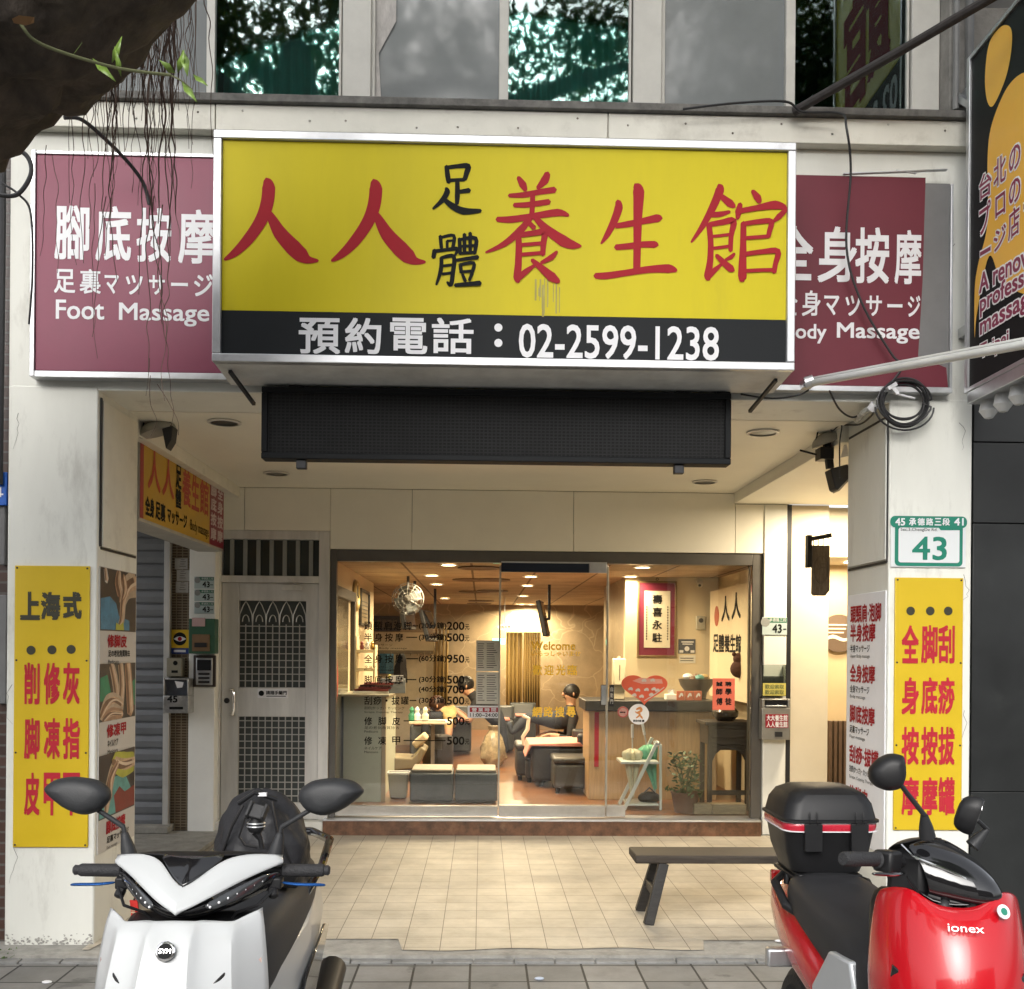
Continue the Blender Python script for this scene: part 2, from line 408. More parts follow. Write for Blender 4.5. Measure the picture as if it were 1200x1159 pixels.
# cobbles in the mortar along the broken edge, and a row of narrow kerb pavers
stone = mat('cobble', (.27, .26, .24), .8, var=.4, vs=14, bump=.3, bs=90)
b = MB()
x = -.55
while x < 2.3:
    w = rnd.uniform(.05, .13); y = 5.075+rnd.uniform(-.01, .012)
    b.ball((x+w/2, y, -.022), 1, 6, (w*.48, rnd.uniform(.016, .026), .018)); x += w+.012
o = b.build('cobbles', stone); o['kind'] = 'stuff'; o['label'] = 'strip of grey cobbles set in mortar between the beige tiles and pavers'
b = MB(); x = -2.6
slabm = mat('kerb_slab', (.22, .22, .21), .8, var=.3, vs=8, bump=.3, bs=80)
while x < 2.7:
    b.box(x, x+.19, 4.965, 5.035, -.08, -.018+rnd.uniform(-.003, .002)); x += .198
o = struct(b.build('pavement_edge', slabm, bev=.004))
# weeds at the foot of the pillar
leaf_g = mat('weed_leaf', (.10, .17, .045), .6, var=.3, vs=30)
b = TX()
for i in range(420):
    x = -2.62+abs(rnd.gauss(0, .2)); y = 5.09+rnd.uniform(-.09, .05); h = rnd.uniform(.02, .055)*(1.3-min(1, abs(x+2.62)/.5)); a = rnd.uniform(0, 6.3); w = rnd.uniform(.006, .014)
    dx, dy = math.cos(a), math.sin(a)
    b.add([(x-dy*w, y+dx*w, -.03), (x+dx*.02, y+dy*.02, -.03+h), (x+dy*w, y-dx*w, -.03+h*.5)], [(0, 1, 2)])
o = b.build('weeds', leaf_g, smooth=False); o['kind'] = 'stuff'; o['label'] = 'green weeds at the foot of the left white pillar'

# ================================================================== THE SHOP BUILDING
shop = thing('massage_shop', 'cream shop house with white pillars, open arcade and green upper windows', 'building', (0, YB, 0))
xl0, xl1 = W(8, 700, YP).x, W(113, 700, YP).x
xr0, xr1 = W(1041, 700, YP).x, W(1138, 700, YP).x
zband0 = W(600, 167, YP).z; zband1 = W(600, 134, YP).z
for x0, x1 in ((xl0, xl1), (xr0, xr1)):
    b = MB(); b.box(x0, x1, YP, YP+.6, -.05, CEIL+.02)
    p = b.build('pillar', white_paint, shop, bev=.008)
    # access panel let into the side that faces the arcade
    xs = x1 if x0 < 0 else x0; s = 1 if x0 < 0 else -1
    q = MB()
    za, zb = (1.98, 2.66) if x0 < 0 else (1.98, 2.60)
    if x0 < 0: q.box(xs+.002, xs+.012, YP+.05, YP+.56, za+.02, 2.74)
    else: q.box(xs-.012, xs-.002, YP+.02, YP+.56, 1.975, 2.70)
    q.build('access_panel', white_paint if x0 > 0 else cream_beam, p, bev=.002)
    g = MB()
    if x0 < 0:
        g.box(xs+.001, xs+.008, YP+.028, YP+.045, 2.0, 2.75); g.box(xs+.001, xs+.006, YP+.045, YP+.565, 1.985, 1.997)
    else:
        g.box(xs-.006, xs-.001, YP+.02, YP+.57, 1.955, 1.968); g.box(xs-.006, xs-.001, YP+.02, YP+.57, 2.704, 2.716); g.box(xs-.006, xs-.001, YP+.01, YP+.018, 1.96, 2.71)
    g.build('panel_gap', dark_metal, p)
# rough skirting where the left pillar's paint has worn away at the base
worn = mat('worn_plaster', (.36, .35, .32), .9, var=.35, vs=30, bump=.6, bs=70)
b = MB()
for i in range(110):
    x = rnd.uniform(xl0, xl1); z = abs(rnd.gauss(0, .022)); r = rnd.uniform(.002, .008)
    b.add([(x+r*rnd.uniform(.5, 1.6)*math.cos(2*math.pi*k/7), YP-.0025-.00002*i, z+r*rnd.uniform(.6, 1.2)*math.sin(2*math.pi*k/7)) for k in range(7)], [tuple(range(7))])
b.build('chipped_paint', worn, shop, smooth=False)['kind'] = 'stuff'
b = MB()
for cx0, cz0, n_ in ((xl0+.05, 2.66, 6), (xl0+.22, 3.35, 8), (xr0+.36, 2.68, 6), (xr1-.04, 1.9, 9), (xr1-.03, 1.2, 8), (xl0+.03, 1.3, 7), (xr1-.1, 3.6, 8), (xr0+.2, 3.9, 6), (xl0+.04, .5, 6)):
    q = [(cx0, YP-.001, cz0)]
    for k in range(n_): q.append((min(max(q[-1][0]+rnd.gauss(0, .018), xl0+.004), xr1-.004), YP-.001, q[-1][2]-rnd.uniform(.01, .045)))
    b.tube(q, [.0009*(1-k/(n_+1))+.0003 for k in range(n_+1)], 5)
b.build('hairline_cracks', mat('crack_grey', (.16, .15, .13), .9), shop)['kind'] = 'stuff'
# beam over the arcade, cornice band in sheets with joints, sill ledge
b = MB(); b.box(xl0-.0, xr1, YP+.003, YP+.45, CEIL, zband0); b.build('beam', white_paint, shop, bev=.004)
b = MB(); xs = [xl0-.02]+[W(px, 145, YP).x for px in (256, 711)]+[xr1+.01]
for i in range(3): b.box(xs[i]+.002, xs[i+1]-.002, YP-.06, YP+.45, zband0+.001, zband1-.012)
band = b.build('cornice', cream_beam, shop, bev=.004)
b = MB()
for i in range(18):
    x = xl0+.1+i*.27+rnd.uniform(-.05, .05); z = zband0+.06+rnd.uniform(-.03, .05)
    b.lathe([(.006, 0), (.006, .004), (.001, .005)], (x, YP-.06, z), 'Y', 8)
b.build('screw', mat('rust_screw', (.12, .08, .05), .7), shop)
b = MB(); b.box(xl0-.02, xr1+.01, YP-.09, YP+.5, zband1-.01, zband1+.028); b.box(xl0-.02, xr1+.01, YP-.05, YP+.5, zband1+.03, zband1+.045)
b.build('sill_ledge', mat('weathered_sill', (.13, .125, .115), .8, var=.4, vs=15, bump=.3, bs=40), shop, bev=.003)
# upper wall with three sliding windows
YW = YP+.16; zw0 = zband1+.045; zw1 = zw0+1.75
wf = mat('window_frame', (.50, .49, .45), .5, var=.08, vs=6)
# window panes: a dark tinted reflective glass, and insect-screened panes
pane_m = glass('tinted_glass', (.56, .80, .76), 1.9, .022, (.72, .90, .88))
screen_m = mat('screened_pane', (.135, .148, .15), .5, var=.12, vs=2, spec=.4, coat=.9)
curt_m = mat('teal_curtain', (.36, .52, .50), .8, var=.12, vs=9, stretch=(3, 3, .3))
units = [(112, 402, 243, 253), (436, 741, 585, 596), (775, 1066, 920, 931)]
xx = lambda px: W(px, 60, YW).x
pos = [(xx(a), xx(bb), xx(c), xx(d)) for a, bb, c, d in units]
last = xl0-.02
for a, bb, c, d in pos+[(pos[-1][1]+.15, 0, 0, 0)]:
    if a > last+.01: MB().box(last, a-.0, YW-.03, YW+.25, zw0, zw1).build('mullion', wf, shop, bev=.006)
    last = bb
for a, bb, c, d in pos:
    w = MB()
    for x in (a, bb): w.box(x-.006, x+.018 if x == a else x-.02, YW-.012, YW+.06, zw0, zw1)
    w.box(c, d, YW-.018, YW+.05, zw0, zw1); w.box(a, bb, YW-.016, YW+.06, zw1-.05, zw1); w.box(a, bb, YW-.016, YW+.06, zw0, zw0+.012)
    f = w.build('upper_window', wf, shop, bev=.003)
    MB().box(a+.019, c-.001, YW+.012, YW+.018, zw0+.013, zw1-.051).build('screen', screen_m, f)
    MB().box(d+.001, bb-.021, YW+.005, YW+.011, zw0+.013, zw1-.051).build('pane', pane_m, f)
    cu_ = TX(); n = 70; rows = []
    for zz in (zw0, zw1): rows.append([(d+(bb-d)*i/n, YW+.16+.022*math.sin(i*1.05)+.012*math.sin(i*.37), zz) for i in range(n+1)])
    cu_.loft(rows, cap=False, closed=False); cu_.build('curtain', curt_m, f)
    if a > -1 and a < 0:      # white curtain caught behind the screen of the middle window
        t = TX(); x0, x1, z0, z1 = RC(437, -20, 464, 118, YW-.002)
        t.poly([(x0, z1), (x1, z1), (x1, z0+.42), (x0+.03, z0+.25), (x0+.045, z0), (x0, z0)], front(YW+.006), .002)
        t.build('white_curtain', mat('white_curtain', (.42, .40, .38), .9, var=.2, vs=16, bump=.5, bs=14, stretch=(3, 3, 1)), f)
MB().box(xl0, xr1, YW+.30, YW+.5, zw0-.1, zw1).build('dark_room', mat('dark_room', (.03, .035, .035), .9), shop)
MB().box(xl0, xr1, YP, YP+.6, zw1+.002, zw1+1.6).build('upper_wall', white_paint, shop)
MB().box(xl0, xr1, YP, YB+9, zw1+1.603, zw1+1.8).build('roof', cement, shop)
MB().box(xl0, xl0+.15, YP+.61, YB+9, CEIL+.25, zw1+1.6).build('gable_wall', white_paint, shop)
MB().box(xr1-.15, xr1, YP+.61, YB+9, CEIL+.25, zw1+1.6).build('gable_wall', white_paint, shop)
# arcade ceiling, side beams
b = MB(); b.box(-1.955, 2.04, YP+.46, YB+.0, CEIL, CEIL+.2); b.build('ceiling', cream, shop)
b = MB(); b.box(-3.6, -1.957, YP+.61, YB, CEIL-.085, CEIL+.2); b.build('side_beam', cream_beam, shop, bev=.004)
b = MB(); b.box(2.042, 4.6, YP+.61, YB, CEIL-.085, CEIL+.2); b.build('side_beam', cream, shop, bev=.004)
# fascia: four boards with dark joints between
zf0 = W(640, 646, YB).z
seams = [W(px, 610, YB).x for px in (287, 483, 672, 861)]
b = MB()
x_d0, x_d1 = W(252, 800, YB).x, W(386, 800, YB).x          # stainless door opening
x_g1 = W(893, 800, YB).x                                   # right end of the glass front
z_door = W(320, 622, YB).z
for i in range(3):
    x0 = seams[i]+.002; x1 = seams[i+1]-.002
    if i == 0:
        b.box(x0, x_d1-.001, YB-.02, YB, z_door+.002, CEIL-.004); b.box(x_d1+.001, x1, YB-.02, YB, zf0, CEIL-.004)
    else: b.box(x0, x1, YB-.02, YB, zf0, CEIL-.004)
b.box(seams[3]+.002, W(921, 610, YB).x, YB-.02, YB, zf0, CEIL-.09)
b.box(-2.2, seams[0]-.002, YB-.018, YB, z_door+.002, CEIL-.004)
b.build('fascia', cream, shop, bev=.002)
MB().box(-2.2, 2.5, YB+.001, YB+.05, z_door+.004, CEIL+.2).build('fascia_backing', dark_metal, shop)
# marble step
zs = W(640, 961, 8.2).z; marble = mat('brown_marble', (.13, .062, .032), .3, var=.6, vs=11, dirt=(.30, .19, .11), dirt_amt=.6, ds=9)
xs0, xs1 = W(378, 970, 8.2).x, W(892, 970, 8.2).x
b = MB(); b.box(xs0, xs1, 8.2, 8.45, -.01, zs-.012); st = b.build('doorstep', marble, shop, bev=.002)
MB().box(xs0, xs1, 8.188, 8.45, zs-.0115, zs).build('step_edge', alu, st, bev=.002)
# white jamb on the right of the glass, and the dark gap beside it
b = MB(); b.box(x_g1+.001, W(920, 800, YB).x, YB-.03, YB+.2, 0, CEIL-.09); b.build('door_jamb', white_paint, shop, bev=.006)
b = MB(); b.box(W(920.5, 800, YB).x, W(926, 800, YB).x, YB-.01, YB+.2, 0, CEIL-.088); b.build('expansion_gap', dark_metal, shop)
# white jamb left of the steel door, cement plinth
xj0, xj1 = W(222, 800, 8.2).x, W(253, 800, 8.2).x
MB().box(xj0, xj1, 8.17, 8.5, .02, CEIL-.09).build('door_jamb', mat('jamb_white', (.86, .86, .82), .5, var=.04), shop, bev=.008)
MB().box(xj1+.001, xs0-.001, 8.2, 8.34, .0, .105).build('door_sill', white_paint, shop, bev=.006)
# ---------------------------------------------------------------- shop glass front
zi = .13                                                   # floor inside
zg1 = zf0; zg0 = zs
frame_m = mat('bronze_frame', (.12, .112, .10), .4, .5, var=.1)
b = MB()
xg0 = x_d1+.002
b.box(xg0, W(402, 800, YB).x*0+xg0+.05, YB-.005, YB+.07, zg0, zg1-.002)
b.box(x_g1-.085, x_g1-.002, YB-.005, YB+.07, zg0, zg1-.002)
b.box(xg0+.051, x_g1-.086, YB-.004, YB+.07, W(640, 660, YB).z, zg1-.002)
fr_o = b.build('glass_front', frame_m, shop, bev=.003)
zt = W(640, 660, YB).z-.002
x1g = W(585, 800, YB).x; x2g = W(711, 800, YB).x
# rails at the foot of the glass
b = MB(); rail_m = mat('rail_metal', (.42, .40, .36), .35, .7, var=.15)
zr = W(640, 945, YB).z
b.box(xg0+.051, x1g-.004, YB, YB+.05, zg0+.012, zr); b.box(x1g+.004, x2g-.004, YB-.03, YB+.02, zg0+.012, zr+.012); b.box(x2g+.002, W(733, 900, YB).x, YB-.005, YB+.05, zg0+.012, zr+.01)
b.build('bottom_rail', rail_m, fr_o, bev=.003)
b = MB()
b.box(x1g-.006, x1g+.008, YB-.02, YB+.012, zr, zt-.02); b.box(x2g-.008, x2g+.008, YB-.024, YB+.012, zr, zt-.02)
b.build('glass_stile', mat('stile', (.38, .36, .30), .35, .6), fr_o, bev=.002)
b = MB(); za = W(640, 671, YB).z; b.box(x1g+.009, W(690, 660, YB).x, YB-.028, YB+.02, za, zt)
b.build('door_operator', mat('operator_blue', (.018, .026, .045), .3, .3), fr_o, bev=.003)
b = MB(); b.box(W(690.5, 660, YB).x, x2g-.009, YB-.03, YB+.02, za, zt); b.box(x1g+.009, x2g-.009, YB-.03, YB+.02, zt+.001, zt+.012); b.build('operator_cap', alu, fr_o, bev=.002)
shop_glass = glass('shop_glass', (.94, .96, .94), 1.42, 0.)
for x0, x1, yy in ((xg0+.051, x1g-.007, YB+.026), (x1g+.009, x2g-.009, YB-.01), (x2g+.009, x_g1-.086, YB+.026)):
    MB().box(x0, x1, yy, yy+.008, zr-.01 if x0 < .9 else zg0+.02, zt-.001).build('pane', shop_glass, fr_o, smooth=False)
# ---------------------------------------------------------------- stainless door
dr = thing('metal_door', 'stainless steel door with pierced lattice panels and barred transom', 'door', (-1.8, YB, 0))
x0, x1 = x_d0+.003, x_d1-.003; zb = .107; zh = W(320, 683, YB).z; zt2 = z_door
b = MB(); b.box(x0, x0+.045, YB-.02, YB+.06, zb, zt2); b.box(x1-.085, x1, YB-.02, YB+.06, zb, zt2)
b.box(x0+.0455, x1-.0855, YB-.02, YB+.06, zt2-.07, zt2); b.box(x0+.0455, x1-.0855, YB-.022, YB+.06, zh-.0, zh+.055)
b.build('door_frame', steel, dr, bev=.003)
b = MB(); n = 7
for i in range(n):
    x = x0+.05+(x1-x0-.14)*(i+.7)/(n+.3); b.box(x-.016, x+.016, YB, YB+.02, zh+.056, zt2-.071)
b.build('transom_bars', mat('dull_steel', (.27, .28, .26), .5, .3), dr)
MB().box(x0+.046, x1-.086, YB+.04, YB+.05, zh+.056, zt2-.071).build('transom_pane', mat('transom_dark', (.045, .055, .052), .2), dr)
# door leaf: stiles, rails, lattice
dx0, dx1 = x0+.048, x1-.088; dz0, dz1 = zb+.004, zh-.004
la0, la1 = W(279, 800, YB).x, W(358, 800, YB).x
zl = [W(318, y, YB).z for y in (704, 806, 840, 941)]
b = MB(); b.box(dx0, la0, YB, YB+.045, dz0, dz1); b.box(la1, dx1, YB, YB+.045, dz0, dz1)
for za, zc in ((zl[0], dz1), (zl[2], zl[1]), (dz0, zl[3])): b.box(la0+.0005, la1-.0005, YB+.003, YB+.042, za, zc)
b.build('door_leaf', steel, dr, bev=.002)
lat = mat('lattice_steel', (.48, .47, .44), .35, .6)
b = MB(); nx = 10; dxx = (la1-la0)/nx
ztop = zl[0]-.19
k = 0
z = zl[1]
while z < ztop-.01:
    b.box(la0, la1, YB+.014, YB+.022, z-.004, z+.004); z += dxx*1.02
zg = z-dxx*1.02
z = zl[3]
while z < zl[2]+.001:
    b.box(la0, la1, YB+.014, YB+.022, z-.004, z+.004); z += dxx*1.02
for i in range(nx+1):
    x = la0+i*dxx
    b.box(x-.004, x+.004, YB+.0125, YB+.0205, zl[1], ztop); b.box(x-.004, x+.004, YB+.0125, YB+.0205, zl[3], zl[2])
for i in range(5):            # small arches and the big interlaced pointed arches above
    xc = la0+dxx*(2*i+1)
    b.tube([(xc+dxx*.5*math.cos(t), YB+.017, ztop+.055*math.sin(t)+.02) for t in [math.pi*k/8 for k in range(9)]], .004, 6)
    b.tube([(xc-dxx*1.0, YB+.017, ztop), (xc-dxx*.9, YB+.017, ztop+.08), (xc-dxx*.4, YB+.017, ztop+.15), (xc, YB+.017, zl[0]-.005), (xc+dxx*.4, YB+.017, ztop+.15), (xc+dxx*.9, YB+.017, ztop+.08), (xc+dxx, YB+.017, ztop)], .0045, 6)
b.build('lattice', lat, dr)
MB().box(la0, la1, YB+.05, YB+.055, zl[3], zl[0]).build('door_backing', mat('door_mesh_dark', (.06, .07, .066), .6, var=.2), dr)
hx = W(276, 820, YB).x; b = MB(); z0, z1 = W(276, 837, YB).z, W(276, 808, YB).z
b.tube([(hx-.045, YB-.005, z0), (hx-.01, YB-.05, z0), (hx, YB-.055, z0+.03), (hx, YB-.055, z1-.03), (hx-.01, YB-.05, z1), (hx-.045, YB-.005, z1)], .011, 10)
b.build('door_handle', chrome, dr)
b = MB(); b.lathe([(.022, 0), (.022, -.012), (.001, -.013)], (W(266, 821, YB).x, YB, W(266, 821, YB).z), 'Y', 16); b.build('lock', dark_metal, dr)
b = MB(); a = RC(331, 686, 355, 692, YB); b.box(a[0], a[1], YB-.05, YB-.022, a[2], a[3]); b.bar((a[1]-.03, YB-.036, a[3]), (a[0]+.05, YB-.036, a[3]+.05), .012, .012); b.build('door_closer', steel, dr, bev=.004)
a = RC(302, 807, 338, 818, YB); s = MB().box(a[0], a[1], YB-.004, YB+.0025, a[2], a[3]).build('door_plate', white_vinyl, dr, bev=.002)
t = TX(); t.disc(a[0]+.03, (a[2]+a[3])/2, .022, front(YB), .0055); pl(t, '請隨手關門', 312, 809.5, 336, 814, YB, .0055, .02); t.rect(a[0]+.07, a[1]-.02, a[2]+.012, a[2]+.018, front(YB), .0055); t.build('lettering', black_vinyl, s)
# ---------------------------------------------------------------- neighbours
lh = thing('neighbour_house', 'grey roller shutter and brown tiled pier beside the stainless door', 'building', (-3, 8.2, 0))
shut = mat('shutter_grey', (.20, .21, .225), .5, .3, var=.12, vs=4)
x0, x1 = -3.4, W(193, 800, 8.2).x; zt = 2.75
b = MB(); z = .06; rows = []
while z < zt:
    for dz, dy in ((0, 0), (.012, -.0), (.014, -.018), (.06, -.024), (.098, -.014), (.1, 0)): rows.append((z+dz, 8.2+dy))
    z += .104
b2 = TX(); b2.loft([[(x0, y, zz), (x1, y, zz)] for zz, y in rows], cap=False, closed=False)
b2.build('roller_shutter', shut, lh, ang=20)
MB().box(x1, W(200, 800, 8.2).x, 8.16, 8.26, .05, zt).build('shutter_rail', steel, lh, bev=.003)
MB().box(-3.4, W(203, 980, 8.2).x, 8.05, 8.3, .036, .09).build('shutter_sill', cement, lh, bev=.006)
mosaic = grid_mat('brown_mosaic', (.045, .022), .004, (.10, .062, .03), (.075, .045, .022), (.25, .2, .13), axes='XZ', rough=.4, bump=.4)
MB().box(W(200, 800, 8.2).x+.001, xj0-.001, 8.21, 8.4, .02, CEIL).build('tiled_pier', mosaic, lh)
MB().box(-3.4, -2.3, YB+.02, YB+.1, .02, CEIL+.2).build('back_wall', cement, lh)
bw = thing('tiled_building', 'narrow strip of brown tiled building beside the pillar with the photo posters', 'building', (-3.4, 5.3, 0))
btile = grid_mat('brown_tile', (.10, .055), .006, (.075, .04, .03), (.055, .032, .026), (.10, .09, .08), axes='XZ', rough=.35, bump=.4)
MB().box(-4.4, xl0-.012, YP+.06, YP+.6, -.03, 7).build('tiled_wall', btile, bw)
b = MB(); b.box(xl0-.06, xl0-.014, YP+.03, YP+.056, 1.2, 1.75); b.box(xl0-.05, xl0-.02, YP+.02, YP+.055, 1.9, 2.2); b.build('meter_box', mat('grey_box', (.14, .14, .14), .6, bump=.2), bw, bev=.006)
a = RC(-3, 553, 9, 592, YP); b = MB(); b.box(a[0]-.08, a[1]-.006, YP+.0, YP+.02, a[2], a[3]); s = b.build('blue_plate', mat('blue_enamel', (.01, .10, .45), .35), bw, bev=.003)
t = TX(); t.rect(a[0]+.005, a[0]+.03, a[2]+.05, a[2]+.058, front(YP), .002); t.rect(a[0]+.012, a[0]+.02, a[2]+.04, a[2]+.09, front(YP), .0022); t.build('plate_mark', white_vinyl, s)
b = MB(); b.tube([(xl0-.035, YP-.01, 2.3), (xl0-.03, YP-.01, 3.6), (xl0-.035, YP-.01, 5)], .016, 8); b.build('drain_pipe', dark_metal, bw)
# right: the dark shop front
db = thing('dark_shop', 'black panelled shop beyond the white pillar with the number plate', 'building', (3.4, 5.2, 0))
darkp = mat('dark_panel', (.012, .0135, .0135), .42, var=.3, vs=3, dirt=(.03, .032, .03), dirt_amt=.5, ds=5)
xd = xr1+.004
zs_ = [-.03, W(1160, 614, YP).z-.0, W(1160, 612, YP).z+.005, W(1160, 519, YP).z, 3.5]
b = MB(); b.box(xd, 4.8, YP+.02, YP+.5, -.03, 3.5); b.build('backing_wall', dark_metal, db)
b = MB()
for za, zc in ((.0, .78), (.784, zs_[1]), (zs_[1]+.006, zs_[3]), (zs_[3]+.006, 3.5)): b.box(xd+.002, 4.8, YP-.004, YP+.018, za, zc)
b.build('cladding_panel', darkp, db, bev=.002)
MB().box(xd, 4.8, YP+.05, YP+.6, 3.502, 8).build('upper_wall', mat('stone_cladding', (.26, .24, .21), .7, var=.25, vs=9, bump=.3), db)
# stone pier and pipes to the right of the upper windows
b = MB(); xq = pos[-1][1]+.15
b.box(xq+.002, xr1+.0, YP+.02, YP+.3, zw0, zw1); b.build('stone_pier', mat('stone_pier', (.24, .23, .21), .75, var=.3, vs=9, bump=.4, bs=30), shop, bev=.01)
b = MB()
for i, xo in enumerate((.06, .13)): b.tube([(xr1-xo+.02, YP-.02, zw0+.02), (xr1-xo+.02, YP-.02, zw1)], .022-.006*i, 8)
b.build('rain_pipe', mat('grey_pipe', (.17, .17, .165), .6, var=.2), shop)
# right: the lit neighbour lobby seen between the jamb and the pillar
nb = thing('neighbour_lobby', 'warm lit cream lobby with brown slats beside the right pillar', 'building', (3, YB, 0))
xa = W(926.5, 800, YB).x; lob = mat('lobby_cream', (.62, .55, .42), .6, var=.04)
MB().box(xa, W(963, 800, YB).x+.05, YB-.0, YB+.1, 0, CEIL-.088).build('entrance_wall', lob, nb)
MB().box(W(963, 800, YB).x+.051, 4.6, YB+.9, YB+1, 0, CEIL-.088).build('back_wall', mat('lobby_tan', (.50, .38, .22), .6, var=.05), nb)
MB().box(W(963, 800, YB).x+.045, 4.6, YB+.105, YB+.9, CEIL-.5, CEIL-.09).build('lobby_soffit', lob, nb)
MB().box(4.5, 4.6, 5.8, YB+.9, 0, CEIL-.09).build('lobby_side_wall', lob, nb)
MB().box(W(963, 800, YB).x+.051, 4.5, YB, YB+.9, -.02, .004).build('lobby_floor', tiles, nb)
b = MB(); a = RC(971, 845, 1010, 985, YB+.85)
for i in range(14): b.box(a[0]+i*.045, a[0]+i*.045+.026, YB+.84, YB+.898, .0, a[3])
b.build('slat_panel', mat('slat_brown', (.085, .05, .03), .5, var=.2, vs=12), nb, bev=.003)
t = MB(); c = W(976, 742, YB+.86); t.lathe([(.001, 0), (.17, 0), (.17, -.02), (.001, -.021)], (c.x+.06, YB+.885, c.z), 'Y', 40); lo = t.build('round_emblem', mat('emblem_brown', (.10, .065, .04), .5), nb)
t = TX()
for k in range(3): t.rect(c.x-.04, c.x+.14-.02*k, c.z+.07-.035*k, c.z+.082-.035*k, front(YB+.864), .002)
t.stroke([(c.x-.1, c.z-.07, .012), (c.x, c.z-.03, .016), (c.x+.1, c.z-.06, .014), (c.x+.2, c.z-.03, .01)], front(YB+.864), .0025); t.build('emblem_mark', lob, lo)
ld = bpy.data.lights.new('lobby_lamp', 'AREA'); ld.shape = 'DISK'; ld.size = .3; ld.energy = 42; ld.color = (1, .84, .60)
lo_ = bpy.data.objects.new('lobby_lamp', ld); COL.objects.link(lo_); lo_.location = (2.95, YB-.55, CEIL-.13)
ld2 = ld.copy(); ld2.energy = 15; lo2 = bpy.data.objects.new('lobby_lamp', ld2); COL.objects.link(lo2); lo2.location = (3.2, YB+.5, CEIL-.53)
# ================================================================== SIGNS
YS = 4.78
X0, X1 = W(249, 290, YS).x, W(932.5, 300, YS).x; Z0, Z1 = W(591, 428.5, YS).z, W(591, 159, YS).z
zmid = W(591, 367.5, YS).z
ms = thing('main_sign', 'big yellow and black shop sign with red brush characters and a phone number', 'sign', (0, YP, Z0))
t_ = .038
b = MB()
b.box(X0, X1, YS, YP-.062, Z0, Z0+t_); b.box(X0, X1, YS, YP-.062, Z1-t_, Z1)
b.box(X0, X0+t_, YS, YP-.062, Z0+t_+.001, Z1-t_-.001); b.box(X1-t_, X1, YS, YP-.062, Z0+t_+.001, Z1-t_-.001)
b.build('sign_frame', mat('sign_alu', (.60, .61, .63), .35, .6, var=.12, vs=5, dirt=(.12, .11, .10), dirt_amt=.5, ds=4), ms, bev=.004)
b = MB(); b.box(X0+t_+.001, X1-t_-.001, YS+.02, YS+.05, zmid, Z1-t_-.001); b.build('yellow_panel', yellow_face, ms)
b = MB(); b.box(X0+t_+.001, X1-t_-.001, YS+.02, YS+.05, Z0+t_+.001, zmid-.001); b.build('black_panel', mat('sign_black', (.012, .014, .016), .6, var=.1, spec=.2), ms)
b = MB(); b.box(X0+.01, X1-.01, YS+.051, YP-.063, Z0-.0, Z0+.02)
z = Z0; b.loft([[(x, YS+.04, Z0-.001), (x, YP-.13, Z0-.018), (x, YP-.063, Z0-.02), (x, YP-.063, Z0-.001)] for x in (X0+.004, X1-.004)])
b.build('sign_underside', mat('sign_tray', (.62, .62, .60), .5, .0, var=.2, vs=5), ms)
for x in (X0+.06, X1-.06): MB().bar((x, YS+.1, Z0-.02), (x+(.05 if x < 0 else -.05), YP-.03, Z0-.105), .016, .016).build('bracket', dark_metal, ms)
